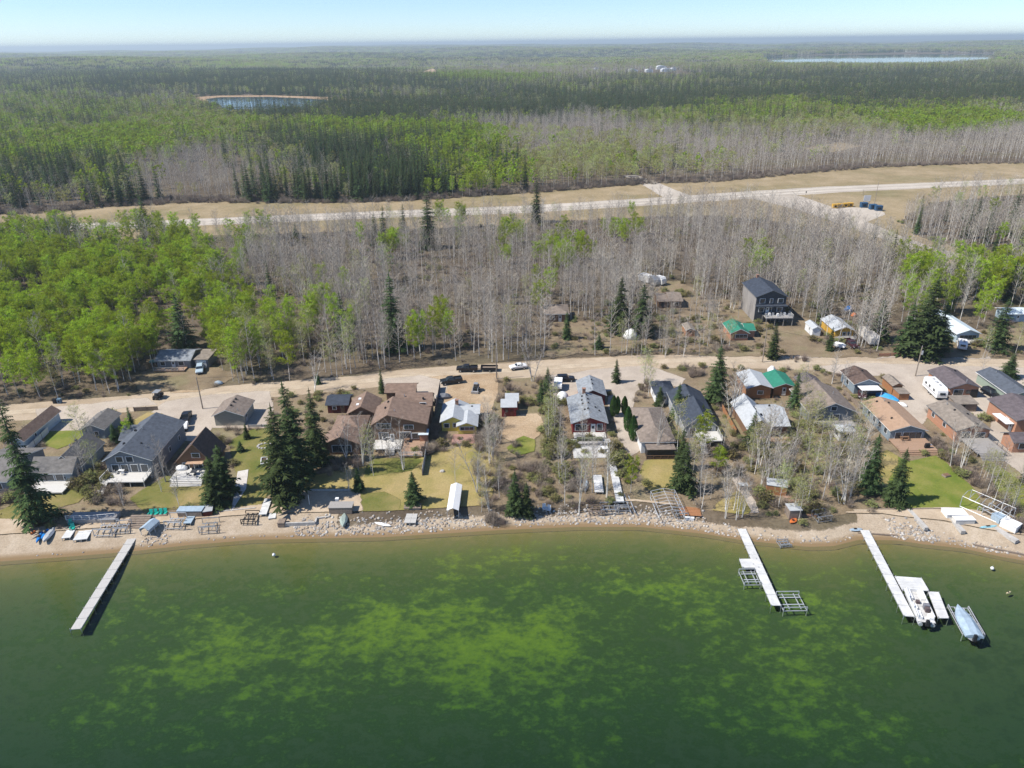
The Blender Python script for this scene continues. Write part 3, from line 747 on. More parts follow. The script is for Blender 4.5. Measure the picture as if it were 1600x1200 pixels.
# ---- where the forest stands, and of what
def blend(u, v, blobs, default):
    """u, v pixels of the crowns -> probabilities (n,4) in order spruce, leafy, budding, bare"""
    w = np.full(u.shape, .35)[:, None]; acc = w * np.array(default)[None, :]
    tot = w.copy()
    for cx, cy_, rx, ry, mx in blobs:
        k = np.exp(-(((u - cx) / rx) ** 2 + ((v - cy_) / ry) ** 2) * 1.1)[:, None] * 3
        acc += k * np.array(mx)[None, :]; tot += k
    return acc / tot
FARB = [(60, 265, 150, 45, (.5, .2, .15, .15)), (100, 222, 150, 18, (.2, .6, .15, .05)), (300, 265, 70, 38, (.12, .05, .1, .73)), (215, 218, 60, 20, (.2, .7, .1, 0)),
        (30, 300, 120, 25, (.3, .15, .2, .35)), (470, 250, 80, 45, (.5, .1, .15, .25)), (640, 255, 95, 55, (.80, .08, .02, .10)), (330, 190, 90, 18, (.15, .35, .35, .15)),
        (520, 195, 120, 14, (.55, .35, .1, 0)), (700, 215, 70, 22, (.1, .85, .05, 0)), (745, 272, 55, 30, (.12, .7, .15, .03)), (620, 168, 230, 13, (.85, .05, .05, .05)),
        (880, 160, 150, 16, (.8, .05, .05, .1)), (420, 122, 300, 17, (.9, .02, .05, .03)), (1350, 135, 300, 25, (.85, .02, .05, .08)), (1140, 128, 140, 14, (.6, .1, .15, .15)),
        (860, 192, 130, 14, (.05, .03, .15, .77)), (940, 245, 110, 22, (.05, .2, .65, .1)), (890, 215, 110, 18, (.04, .05, .2, .71)), (1130, 235, 140, 30, (.08, .08, .25, .59)),
        (1300, 200, 110, 18, (.08, .15, .42, .35)), (1470, 188, 95, 11, (.02, .93, .05, 0)), (1420, 240, 210, 38, (.05, .01, .06, .88)), (1240, 170, 190, 14, (.42, .35, .2, .03)),
        (1050, 180, 120, 14, (.42, .2, .2, .18)), (330, 100, 260, 12, (.1, .45, .4, .05)), (800, 106, 190, 12, (.04, .04, .3, .62)), (760, 117, 80, 6, (.02, .9, .08, 0)),
        (1250, 98, 220, 8, (.05, .25, .4, .3)), (700, 92, 260, 6, (.75, .1, .1, .05)), (60, 110, 120, 25, (.6, .15, .15, .1)), (80, 175, 120, 20, (.35, .3, .2, .15)), (1050, 155, 80, 14, (.85, .05, .05, .05))]
MIDB = [(110, 470, 150, 85, (.03, .94, .03, 0)), (40, 420, 90, 50, (.03, .94, .03, 0)), (330, 490, 55, 45, (.03, .75, .15, .07)), (290, 395, 55, 35, (0, .75, .15, .1)), (240, 545, 60, 40, (.02, .85, .1, .03)),
        (395, 520, 55, 40, (0, .3, .6, .1)), (480, 510, 55, 45, (.02, .25, .5, .23)), (530, 575, 35, 22, (0, .8, .1, .1)), (680, 515, 26, 30, (0, .95, .05, 0)), (620, 388, 45, 20, (0, .7, .25, .05)),
        (850, 440, 18, 15, (0, .95, .05, 0)), (875, 380, 22, 20, (0, .95, .05, 0)), (912, 385, 16, 16, (0, .9, .05, .05)), (800, 358, 18, 14, (0, .8, .1, .1)), (705, 320, 18, 16, (0, .9, .1, 0)), (785, 375, 18, 12, (0, .8, .1, .1)),
        (985, 345, 24, 10, (0, .6, .3, .1)), (1195, 400, 18, 22, (0, .95, .05, 0)), (1440, 430, 25, 35, (0, .9, .1, 0)), (1560, 420, 45, 45, (.2, .55, .15, .1)), (1540, 500, 50, 40, (.3, .5, .15, .05)),
        (620, 480, 60, 40, (0, .05, .2, .75)), (700, 420, 150, 60, (.0, .02, .06, .92)), (1000, 420, 220, 70, (.0, .02, .05, .93)), (1300, 430, 130, 60, (.02, .01, .04, .93)), (1480, 350, 90, 30, (.2, 0, .05, .75)), (360, 400, 45, 30, (0, .1, .15, .75)), (160, 370, 120, 12, (.02, .1, .25, .63))]
MID = gpoly([(-250, 672), (0, 640), (120, 632), (190, 626), (300, 606), (420, 602), (500, 597), (580, 580), (700, 571), (900, 558), (1010, 556), (1100, 552), (1380, 556), (1700, 556), (1900, 560), (1900, 330), (1600, 303), (1450, 318), (1400, 346), (1440, 374), (1520, 398), (1640, 420),
             (1500, 412), (1400, 391), (1300, 362), (1200, 344), (1100, 337), (1000, 339), (800, 351), (500, 363), (250, 371), (0, 380), (-250, 392)])
FRONT = gpoly([(-300, 345), (0, 336), (80, 332), (160, 324), (320, 316), (480, 318), (640, 314), (820, 302), (1012, 287), (1128, 284), (1240, 272), (1360, 262), (1520, 256), (1600, 255), (1850, 246)])
FX = np.array([p[0] for p in FRONT]); FY = np.array([p[1] for p in FRONT]); o_ = np.argsort(FX); FX = FX[o_]; FY = FY[o_]
def grid(y0, y1, sp, seed, half=.80, wmin=150):
    g = np.random.default_rng(seed); xs = []; ys = []
    y = y0
    while y < y1:
        w = max(wmin, y * half); x = np.arange(-w, w, sp); xs.append(x + g.uniform(-.48, .48, x.size) * sp); ys.append(y + g.uniform(-.48, .48, x.size) * sp); y += sp
    return np.concatenate(xs), np.concatenate(ys), g
def excl_mask(x, y):
    k = np.zeros(x.shape, bool)
    for p in EXCL: k |= inpoly(x, y, p)
    return k
# ponds and clearings out in the forest come first, so that the trees leave them free
pond_mud = ground_mat('pond_mud', [(.3, (.33, .22, .13)), (.7, (.46, .33, .21))], .01, fine=.2, dissolve=False)
far_sheet('pond_bank', [(290, 152.5), (340, 149.3), (420, 148.8), (520, 152), (640, 160.5), (720, 166), (700, 168.5), (600, 167), (520, 166), (462, 180), (360, 182), (318, 169)], pond_mud, 1.6)
far_sheet('pond', [(322, 154.5), (345, 151.8), (420, 151.3), (480, 153.8), (530, 158), (490, 166), (455, 177), (365, 179), (332, 168)], MATS['pond_water'], 2.1, False)
far_sheet('far_lake', [(1185, 90), (1260, 86), (1420, 83), (1560, 83.5), (1552, 98), (1430, 104), (1250, 105.5), (1190, 101)], MATS['pond_water'], 2.7, True)
far_sheet('sand_pit', [(660, 112), (676, 107), (684, 111), (676, 118), (664, 118)], DIRT, 8)
far_sheet('clearing', [(1318, 146), (1345, 141), (1385, 146), (1350, 152)], VERGE, 4.0)
far_sheet('clearing', [(1255, 232), (1310, 222), (1345, 228), (1300, 238)], VERGE, 1.25)
EXCL.append(gpoly([(1235, 342), (1290, 366), (1380, 400), (1480, 428), (1560, 436), (1560, 418), (1500, 405), (1400, 385), (1300, 352)]))
FOREST = {k: [] for k in ('spruce', 'leafy', 'budding', 'bare')}    # rows: x, y, z, height, width factor
def fill(x, y, g, blobs, default, hs, keep=None):
    z = terr(x, y); u, v, dp = proj(x, y, z + 9)
    ok = ~excl_mask(x, y) & (u > -130) & (u < 1730)
    if keep is not None: ok &= keep
    x, y, z, u, v = x[ok], y[ok], z[ok], u[ok], v[ok]
    p = blend(u, v, blobs, default)
    n1 = vnoise(x, y, 42, 3); n2 = vnoise(x, y, 21, 9)
    n3 = vnoise(x, y, 70, 31); p = p ** (2.3 if hs is HS else 1.5) * np.stack([(.03 + 3.6 * n1 ** 3.5) * (.45 if hs is HS else 1), (.05 + 2.6 * (n2 * .5 + n3 * .5) ** 2.2) if hs is HS else .9 + 0 * n2, .35 + 1.0 * n3, .25 + 1.1 * (1 - n3)], 1); p /= p.sum(1, keepdims=True)
    c = (p.cumsum(1) < g.random(x.size)[:, None]).sum(1)
    for k, key in enumerate(FOREST):
        s = c == k
        if key == 'leafy' and hs is HM: s &= g.random(x.size) < .85
        hh = g.uniform(*hs[key], s.sum()) * (.85 + .3 * vnoise(x[s], y[s], 45, 17))
        FOREST[key].append(np.stack([x[s], y[s], z[s], hh, g.uniform(.85, 1.15, s.sum())], 1))
HS = dict(spruce=(16, 24), leafy=(9.5, 13.5), budding=(9.5, 14), bare=(10.5, 15))
HM = dict(spruce=(9, 15), leafy=(9, 13.5), budding=(8, 13), bare=(9, 16.5))
def seed_forest():
    x, y, g = grid(150, 430, 3.0, 5)
    ins = inpoly(x, y, MID); thin = g.random(x.size) < (.22 + .62 * (vnoise(x, y, 14, 21) > .40)) * np.interp(y, [200, 260, 330, 360], [1, .95, .75, .45])
    fill(x, y, g, MIDB, (.01, .03, .2, .76), HM, ins & thin)
    x, y, g = grid(330, 1100, 5.0, 6); keep = (y > np.interp(x, FX, FY) + 1) & (g.random(x.size) < .93)
    fill(x, y, g, FARB, (.2, .16, .28, .36), HS, keep)
    x, y, g = grid(1100, 2600, 8.2, 7); fill(x, y, g, FARB, (.2, .16, .28, .36), HS)
# ================================================================== buildings
def roofm(name, c): return mat('roof_' + name, c, .85, .10 if max(c) > .3 or name == 'green' else .26, 1.1, spec=.15, streak=(1, 1, 2.5), bump=.15)
def wallm(name, c): return mat('wall_' + name, c, .75, .10, .8, spec=.2, streak=(1, 1, 6))
R_SLATE = roofm('slate', (.095, .108, .13)); R_GREY = roofm('grey', (.17, .16, .15)); R_BROWN = roofm('brown', (.215, .15, .115)); R_DBROWN = roofm('dark_brown', (.12, .085, .07))
R_TAN = roofm('tan', (.37, .25, .17)); R_WHITE = roofm('white', (.42, .44, .455)); R_NAVY = roofm('navy', (.05, .06, .08)); R_PLUM = roofm('plum', (.125, .105, .11))
R_GREEN = roofm('green', (.035, .20, .135)); R_SHING = roofm('shingle_grey', (.25, .27, .29)); R_OLD = roofm('weathered', (.24, .205, .17)); R_PALE = roofm('pale_blue', (.55, .63, .67)); R_TAUPE = roofm('taupe', (.22, .18, .15))
W_GREY = wallm('grey', (.20, .22, .24)); W_LGREY = wallm('light_grey', (.38, .40, .41)); W_WHITE = wallm('white', (.70, .71, .71)); W_BROWN = wallm('brown', (.20, .12, .075)); W_RED = wallm('red', (.22, .035, .035))
W_DRED = wallm('dark_red', (.10, .025, .02)); W_YEL = wallm('yellow', (.62, .52, .12)); W_BRICK = wallm('brick', (.42, .22, .14)); W_SAGE = wallm('sage', (.28, .34, .28)); W_OLIVE = wallm('grey_green', (.30, .30, .26)); W_DARK = wallm('charcoal', (.06, .065, .075))
W_WOOD = wallm('cedar', (.36, .17, .08)); W_BLUE = wallm('pale_blue', (.40, .50, .56)); W_MUST = wallm('mustard', (.55, .33, .06)); W_SLB = wallm('slate_blue', (.22, .27, .31))
TRIM_W = mat('trim_white', (.72, .72, .70), .6, .06); TRIM_B = mat('trim_brown', (.20, .13, .09), .7, .1); TRIM_G = mat('trim_grey', (.16, .17, .18), .7, .1)
DECK_G = mat('deck_grey', (.33, .31, .29), .8, .18, 3, streak=(1, 9, 1)); DECK_W = mat('deck_pale', (.62, .60, .56), .8, .1, 3, streak=(1, 9, 1)); DECK_B = mat('deck_brown', (.38, .25, .17), .8, .15, 3, streak=(1, 9, 1))
GALV = mat('galvanised', (.48, .50, .52), .45, .12, metal=.6); WHITEP = mat('white_plastic', (.78, .78, .77), .5, .05); BLACKP = mat('black_plastic', (.02, .02, .022), .6, .2); WOODP = mat('old_wood', (.24, .19, .15), .85, .25, 3); CONC = mat('concrete', (.45, .43, .40), .9, .15); GLASS = glass_mat()
def gable(o, x0, x1, y0, y1, eave, rise, axis, rm, wm, ov=.45, z0=0., trim=None, off=0, wallname='wall', back_eave=None):
    """walls and roof parts; axis is the direction of the ridge; off moves the ridge sideways (fraction of the half width)"""
    trim = trim or TRIM_W
    if axis == 'y': h0, h1, a0, a1 = x0, x1, y0, y1
    else: h0, h1, a0, a1 = y0, y1, x0, x1
    c = (h0 + h1) / 2 + off * (h1 - h0) / 2; sl, sr = rise / (c - h0), rise / (h1 - c)
    ax = 'y' if axis == 'y' else 'x'
    w = MB(); w.prism([(h0, z0), (h1, z0), (h1, eave), (c, eave + rise), (h0, eave)], ax, a0, a1)
    w.build(wallname, wm, o)
    t = .17; zl, zr, zt = eave + t - ov * sl, eave + t - ov * sr, eave + rise + t + .02
    sec = [(h0 - ov, zl), (c, zt), (h1 + ov, zr), (h1 + ov, zr - t), (c, zt - t), (h0 - ov, zl - t)]
    r = MB(); r.prism(sec, ax, a0 - ov, a1 + ov)
    r.m = [1, 1, 0, 0, 1, 1, 1, 1]
    return r.build('roof', [rm, trim], o)
def hip(o, x0, x1, y0, y1, eave, rise, rm, wm, ov=.5, inset=None, trim=None, z0=0.):
    trim = trim or TRIM_W
    MB().box((x0 + x1) / 2, (y0 + y1) / 2, z0, x1 - x0, y1 - y0, eave - z0).build('wall', wm, o)
    X0, X1, Y0, Y1 = x0 - ov, x1 + ov, y0 - ov, y1 + ov; z = eave + .02; i = inset if inset is not None else min(X1 - X0, Y1 - Y0) / 2
    cx, cyy = (X0 + X1) / 2, (Y0 + Y1) / 2
    if (Y1 - Y0) >= (X1 - X0): A, B = (cx, Y0 + i, z + .17 + rise), (cx, Y1 - i, z + .17 + rise)
    else: A, B = (X0 + i, cyy, z + .17 + rise), (X1 - i, cyy, z + .17 + rise)
    r = MB(); e = [(X0, Y0, z + .17), (X1, Y0, z + .17), (X1, Y1, z + .17), (X0, Y1, z + .17)]
    if (Y1 - Y0) >= (X1 - X0):
        r.face([e[0], e[1], A]); r.face([e[1], e[2], B, A]); r.face([e[2], e[3], B]); r.face([e[3], e[0], A, B])
    else:
        r.face([e[0], e[1], B, A]); r.face([e[1], e[2], B]); r.face([e[2], e[3], A, B]); r.face([e[3], e[0], A])
    r.box(cx, cyy, z, X1 - X0, Y1 - Y0, .165, mi=1)
    return r.build('roof', [rm, trim], o, fix=False)
def win(o, side, u, z, w, h, at, frame=None, name='window'):
    """side f/b: u is x, at is y of the wall; side l/r: u is y, at is x"""
    s = {'f': -1, 'l': -1, 'r': 1, 'b': 1}[side]
    def bx_(ww, hh, t, zz):
        b = MB()
        if side in 'fb': b.box(u, at + s * t / 2, zz, ww, t, hh)
        else: b.box(at + s * t / 2, u, zz, t, ww, hh)
        return b
    f = bx_(w + .22, h + .22, .09, z - .11).build(name, frame or TRIM_W, o, fix=False)
    n = max(1, round(w / 1.1))
    for k in range(n):
        b = MB(); ww = w / n - .07; uu = u - w / 2 + w / n * (k + .5)
        if side in 'fb': b.box(uu, at + s * .065, z, ww, .13, h)
        else: b.box(at + s * .065, uu, z, .13, ww, h)
        b.build('pane', GLASS, f, fix=False)
    return f
def door(o, side, u, at, z=.15, w=.95, h=2.05, m_=None):
    s = -1 if side in 'fl' else 1; b = MB(); g = MB()
    if side in 'fb': b.box(u, at + s * .05, z, w, .1, h); g.box(u, at + s * .06, z + 1.15, w * .55, .12, .65)
    else: b.box(at + s * .05, u, z, .1, w, h); g.box(at + s * .06, u, z + 1.15, .12, w * .55, .65)
    d_ = b.build('door', m_ or TRIM_W, o, fix=False); g.build('door_glass', GLASS, d_, fix=False); return d_
def garage_door(o, side, u, at, w, h=2.2):
    s = -1 if side in 'fl' else 1; root = None
    for k in range(4):
        b = MB(); z = .05 + k * h / 4
        if side in 'fb': b.box(u, at + s * .04, z, w, .08, h / 4 - .03)
        else: b.box(at + s * .04, u, z, .08, w, h / 4 - .03)
        p = b.build('garage_door' if root is None else 'door_panel', TRIM_W, root or o, fix=False); root = root or p
def vents(roof, pts):
    """pipes and vents standing on a roof: (x, y, z, kind)"""
    for x, y, z, k in pts:
        b = MB()
        if k == 'p': b.tube([(x, y, z - .3), (x, y, z + .55)], .09, 6); b.build('vent_pipe', GALV, roof)
        elif k == 'c': b.box(x, y, z - .4, .7, .7, 1.5); b.box(x, y, z + 1.1, .85, .85, .12); b.build('chimney', mat('chimney_brick', (.30, .17, .12), .9, .2), roof)
        else: b.box(x, y, z - .12, .45, .45, .35, taper=.7); b.build('roof_vent', BLACKP, roof)
def rail(o, pts, z, m_, h=.95, name='railing', sp=1.4):
    b = MB()
    for i in range(len(pts) - 1):
        a, c = Vector(pts[i]), Vector(pts[i + 1]); ln = (c - a).length; n = max(1, int(ln / sp)); an = math.atan2((c - a).y, (c - a).x); md = (a + c) / 2
        b.box(md.x, md.y, z + h - .07, ln, .08, .07, an); b.box(md.x, md.y, z + .15, ln, .05, .05, an); b.box(md.x, md.y, z + .5, ln, .04, .05, an)
        for k in range(n + 1):
            p = a.lerp(c, k / n); b.box(p.x, p.y, z - .02, .09, .09, h, an)
    return b.build(name, m_, o, fix=False)
def deck(o, x0, x1, y0, y1, z, m_, rails='', rm=None, steps=None, n_boards=0):
    b = MB(); b.box((x0 + x1) / 2, (y0 + y1) / 2, z - .22, x1 - x0, y1 - y0, .16)
    n = max(2, int((x1 - x0) / 2.5))
    for k in range(n + 1):
        for yy in (y0 + .15, y1 - .15): b.box(x0 + .12 + (x1 - x0 - .24) * k / n, yy, -.1, .14, .14, z - .12)
    d_ = b.build('deck', m_, o, fix=False)
    nb = max(3, int((y1 - y0) / .45)); ms = None
    for k in range(nb):
        bb = MB(); wd = (y1 - y0) / nb; bb.box((x0 + x1) / 2, y0 + wd * (k + .5), z - .06, x1 - x0, wd - .03, .06 + (k % 3) * .004); bb.build('board', m_, d_, fix=False)
    P_ = {'f': [(x0, y0), (x1, y0)], 'l': [(x0, y0), (x0, y1)], 'r': [(x1, y0), (x1, y1)]}
    for s in rails: rail(o, [tuple(p) + (0,) for p in P_[s]], z, rm or TRIM_W)
    if steps:
        sx, sw = steps; k = max(2, int(z / .18)) if z > .4 else 2
        for i in range(k):
            MB().box(sx, y0 - .16 - i * .34, max(0, z - (i + 1) * z / (k + .3)) - .1, sw, .32, .14).build('step', m_, o, fix=False)
    return d_
FOOT = []
def site(name, label, FLp, FRp, Bp, eave, cat='house', rz=0, z=None, ov=.45):
    """locate a building from the pixels of its front eave corners and one back eave corner"""
    z0 = LAND + .05 if z is None else z
    a, b, c = P(*FLp, z0 + eave), P(*FRp, z0 + eave), P(*Bp, z0 + eave)
    w = b.x - a.x; y0 = (a.y + b.y) / 2; dpt = c.y - y0
    o = thing(name, label, cat, ((a.x + b.x) / 2, y0 + ov, z0), rz)
    hw_ = w / 2 - ov; D = dpt - 2 * ov
    x_, y_ = o.location.x, o.location.y
    poly = [(x_ - hw_ - 1, y_ - 1), (x_ + hw_ + 1, y_ - 1), (x_ + hw_ + 1, y_ + D + 1), (x_ - hw_ - 1, y_ + D + 1)]
    NOPLANT.append(poly); EXCL.append(poly)
    return o, hw_, D
def sl(hx, rise, eave):      # roof height at x
    return lambda x: eave + .2 + rise * (1 - abs(x) / hx)
# -- far left
o, h, D = site('garage', 'brown roofed garage with pale blue wall at the left edge', (8, 690), (38, 688), (57, 641), 2.6, 'garage')
gable(o, -h, h, 0, D, 2.6, 1.1, 'y', R_BROWN, W_BLUE); door(o, 'r', D * .3, h)
o, h, D = site('cottage', 'grey roofed cottage cut by the left edge of the view', (-60, 755), (12, 752), (10, 700), 2.8)
gable(o, -h, h, 0, D, 2.8, 1.8, 'x', R_GREY, W_GREY); win(o, 'f', h * .5, 1, 1.6, 1.2, 0)
o, h, D = site('shed', 'small grey roofed gable shed beside the gravel drive', (122, 672), (163, 671), (184, 645), 2.5, 'shed')
r = gable(o, -h, h, 0, D, 2.5, 1.15, 'y', R_GREY, W_SLB); zf = sl(h, 1.15, 2.5); vents(r, [(-.4, D * .3, zf(.4), 'p'), (-.4, D * .75, zf(.4), 'p')]); win(o, 'f', .7, 1, .8, .8, 0); door(o, 'r', D * .4, h)
o, h, D = site('cottage', 'grey hipped cottage with white deck behind the tall left spruce', (42, 741), (114, 737), (134, 690), 2.8)
D1 = D * .42
r = gable(o, -h, h, 0, D1, 2.8, 1.9, 'x', R_GREY, W_SLB); r2 = gable(o, -h * .35, h + .3, D1 * .5, D, 2.8, 2.2, 'y', R_GREY, W_SLB, wallname='rear_wall')
vents(r2, [(h * .2, D * .55, 4.8, 'p'), (h * .3, D * .65, 4.9, 'v'), (h * .1, D * .8, 4.7, 'v')])
for u in (-.55, -.15, .35): win(o, 'f', h * u, .9, 1.5, 1.4, 0)
win(o, 'r', D1 * .5, 1.2, .9, 1.2, h); win(o, 'r', D1 * .75, 1.2, .6, 1.0, h)
deck(o, -h * .9, h * 1.0, -4.2, -.05, .7, DECK_W)
o, h, D = site('house', 'long house with dark slate roof and tall gable windows', (157, 722), (239, 718), (282, 658), 4.2)
r = gable(o, -h, h, 0, D, 4.2, 2.1, 'y', R_SLATE, W_GREY, off=-.2); gable(o, -h - 1.6, -h * .3, D * .62, D * .98, 3.6, 1.6, 'x', R_SLATE, W_GREY, wallname='side_wall')
vents(r, [(-h * .4, D * .2, 6.1, 'v'), (h * .25, D * .25, 5.6, 'v'), (h * .55, D * .2, 5.1, 'p'), (-h * .45, D * .55, 6.1, 'v'), (-.5, D * .55, 6.3, 'p')])
for u in (-.62, -.22, .2, .64): win(o, 'f', h * u, 1.5, 1.35, 1.55, 0)
for u in (-.36, .08): win(o, 'f', h * u, 3.75, 1.3, 1.1, 0)
for v in (.2, .5, .8): win(o, 'r', D * v, 1.6, .7, .9, h)
deck(o, -h * .95, h * .9, -3.6, -.05, 1.3, DECK_W, 'lr', steps=(-h * .8, 1.4))
o, h, D = site('garage', 'grey green garage with taupe roof and long shadow', (330, 650), (381, 650), (397, 625), 2.7, 'garage')
r = gable(o, -h, h, 0, D, 2.7, 1.3, 'y', R_TAUPE, W_OLIVE, off=-.1); zf = sl(h, 1.3, 2.7); vents(r, [(.15, D * k, zf(.3), 'v') for k in (.3, .55, .75)] + [(h * .6, D * .12, zf(h * .6), 'p')]); door(o, 'r', D * .25, h, m_=W_LGREY); garage_door(o, 'b', 0, D, 4.5)
o, h, D = site('cottage', 'steep gabled brown cottage with white deck steps', (270, 724), (334, 722), (356, 694), 2.3)
r = gable(o, -h, h, 0, D, 2.3, 4.1, 'y', R_DBROWN, W_BROWN, trim=TRIM_B, off=.15); win(o, 'f', .6, 3.3, 1.5, .9, 0); win(o, 'f', h * .2, .6, 1.7, 1.7, 0); win(o, 'f', -h * .5, .7, 1.2, 1.3, 0); vents(r, [(-h * .25, D * .3, 4.9, 'p')])
MB().box(h * .1, -.6, 2.35, 3.4, 1.2, .1).build('porch_roof', mat('awning_tan', (.5, .33, .22)), o, fix=False)
deck(o, -h * .95, h * .9, -4.4, -.05, .85, DECK_W, '', steps=(0, h * 1.7))
# -- brown group
o, h, D = site('cottage', 'front one of the brown hip roofed cottages with low windows', (501, 696), (564, 694), (592, 650), 2.6)
r = gable(o, -h, h, 0, D * .42, 2.6, 1.7, 'y', R_BROWN, W_BROWN, trim=TRIM_B); r = hip(o, -h * .75, h * .95, D * .40, D, 2.7, 1.6, R_BROWN, W_BROWN, trim=TRIM_B)
for u in (-.35, 0, .35): win(o, 'f', h * u, .7, 1.3, 1.5, 0)
o, h, D = site('cottage', 'rear brown gabled cottage with skylights near the dark red shed', (541, 646), (588, 648), (596, 622), 2.8)
r = gable(o, -h, h, 0, D, 2.8, 1.7, 'y', R_BROWN, W_BROWN, trim=TRIM_B); zf = sl(h, 1.7, 2.8)
for k in (.25, .65): MB().box(-h * .35, D * k, zf(h * .35) - .1, .7, .9, .22).build('skylight', WHITEP, r)
o, h, D = site('house', 'large two storey brown house with upper gable windows', (580, 660), (667, 668), (668, 618), 4.6)
r = gable(o, -h, h, 0, D * .62, 4.6, 2.2, 'y', R_BROWN, W_BROWN, off=-.42, trim=TRIM_B); r2 = gable(o, -h * .3, h + .25, D * .62, D * 1.02, 5.0, 1.6, 'x', R_BROWN, W_BROWN, trim=TRIM_B, wallname='rear_wall')
vents(r, [(-h * .6, D * .3, 6.5, 'v'), (-h * .2, D * .15, 6.5, 'p'), (-h * .55, D * .5, 6.6, 'v')]); vents(r2, [(h * .75, D * .7, 6.1, 'v'), (0, D * .75, 6.3, 'p')])
win(o, 'f', -h * .58, 3.6, 2.9, 1.1, 0); win(o, 'f', -h * .62, .9, 2.0, 1.6, 0); door(o, 'f', -h * .3, 0); win(o, 'f', h * .2, 1.0, 2.4, 1.6, 0); win(o, 'f', h * .68, 1.0, 2.6, 1.3, 0); win(o, 'f', h * .35, 3.4, 2.0, .9, 0); win(o, 'f', h * .75, 4.6, 1.3, .9, D * .62)
deck(o, -h * .95, h * .1, -4.0, -.05, .8, DECK_W, '', steps=(-h * .3, 2)); deck(o, h * .12, h * .95, -6.6, -.05, .5, DECK_B, 'f')
o, h, D = site('garage', 'brown roofed garage by the road behind the large brown house', (600, 614), (650, 613), (648, 598), 2.6, 'garage')
gable(o, -h, h, 0, D, 2.6, .9, 'x', R_BROWN, W_BROWN, trim=TRIM_B); win(o, 'r', D / 2, 1, .8, .7, h)
o, h, D = site('shed', 'dark red shed in the shade of the spruce clump', (507, 634), (545, 632), (544, 616), 2.3, 'shed')
gable(o, -h, h, 0, D, 2.3, .8, 'x', R_NAVY, W_DRED, trim=TRIM_G); win(o, 'f', -h * .3, 1, .8, .8, 0); door(o, 'f', h * .5, 0, m_=W_BROWN)
# -- yellow cottage
o, h, D = site('cottage', 'yellow cottage with white metal roof and porch', (686, 663), (747, 660), (741, 630), 2.5)
r = gable(o, -h, h * .35, .6, D, 2.5, 1.2, 'y', R_WHITE, W_YEL); r2 = gable(o, h * .05, h + .3, D * .5, D * .95, 2.5, .7, 'x', R_WHITE, W_YEL, wallname='side_wall'); r3 = gable(o, -.1, h, -.9, D * .5, 2.2, .75, 'y', R_WHITE, W_YEL, wallname='porch_wall')
win(o, 'f', -h * .72, 1, 1.1, .9, .6); win(o, 'f', -h * .25, 1, .7, 1.0, .6); win(o, 'f', h * .48, 1.1, 3.0, .7, -.9); vents(r, [(-h * .2, D * .75, 3.6, 'c')]); vents(r2, [(h * .7, D * .7, 3.2, 'v')])
MB().box(h * .3, -3.2, .02, h * 1.3, 4.2, .12).build('brick_patio', mat('patio_brick', (.36, .21, .17), .9, .2, 4), o, fix=False)
# -- sheds on the overgrown lot
o, h, D = site('shed', 'red shed with white sloping roof at the back of the overgrown lot', (782, 637), (808, 637), (810, 627), 2.5, 'shed', ov=.25)
def lean_to(o, h, D, zf_, zb, rm, wm, ov=.25):
    w = MB(); w.prism([(0, 0), (D, 0), (D, zb), (0, zf_)], 'x', -h, h); w.build('wall', wm, o); k = (zb - zf_) / D
    r = MB(); r.prism([(-ov, zf_ - ov * k + .02), (D + ov, zb + ov * k + .02), (D + ov, zb + ov * k + .14), (-ov, zf_ - ov * k + .14)], 'x', -h - ov, h + ov); return r.build('roof', rm, o)
lean_to(o, h, D, 2.5, 3.0, R_WHITE, W_RED); door(o, 'f', -h * .3, 0, m_=W_DRED); MB().box(h * .4, -.04, .02, .9, .08, 2.0).build('door', W_DRED, o, fix=False)
o, h, D = site('shed', 'smaller red shed with white roof just behind the first', (789, 628), (811, 627), (811, 618), 2.3, 'shed', ov=.25); lean_to(o, h, D, 2.3, 2.8, R_WHITE, W_RED); door(o, 'r', D * .5, h, m_=W_DRED)
# -- red house
o, h, D = site('house', 'long red house with grey shingle roof full of vents', (892, 662), (951, 661), (939, 620), 2.8)
r = gable(o, -h, h, 0, D, 2.8, 1.35, 'y', R_SHING, W_RED); zf = sl(h, 1.35, 2.8)
vents(r, [(x * h, D * y, zf(x * h), k) for x, y, k in ((-.25, .55, 'v'), (-.25, .7, 'v'), (-.2, .85, 'v'), (.1, .55, 'v'), (.12, .72, 'v'), (.1, .88, 'v'), (.4, .6, 'p'), (.5, .45, 'v'), (.7, .35, 'v'), (.65, .52, 'p'), (-.2, .3, 'v'), (0, .3, 'v'), (-.3, .95, 'p'), (-.05, .97, 'c'))])
for u in (-.68, -.34, .62): win(o, 'f', h * u, .9, 1.15, 1.45, 0)
door(o, 'f', h * .22, 0, w=1.0, h=2.3); win(o, 'l', D * .4, 1, 1.2, 1, -h); win(o, 'r', D * .3, 1, 1.2, 1, h); win(o, 'r', D * .7, 1, 1.2, 1, h)
deck(o, -h * .95, h * .95, -2.4, -.05, .35, DECK_W, '', steps=(0, 3))
MB().box(0, -6.6, .02, h * 2.3, 8, .1).build('patio', mat('patio_stone', (.52, .51, .49), .9, .12, 3), o, fix=False)
for k in range(3): MB().box(-h * .55 + k * h * .55, -5.0, .1, 1.7, 1.0, .5).build('planter', mat('planter_grey', (.35, .33, .31)), o, fix=False)
MB().box(-.2, -3.3, .1, h * 1.5, .9, .7).build('raised_bed', mat('raised_bed', (.14, .15, .09), .9, .4, 3), o, fix=False)
o, h, D = site('garage', 'red garage with grey shingle roof behind the red house', (904, 617), (949, 619), (941, 594), 2.8, 'garage')
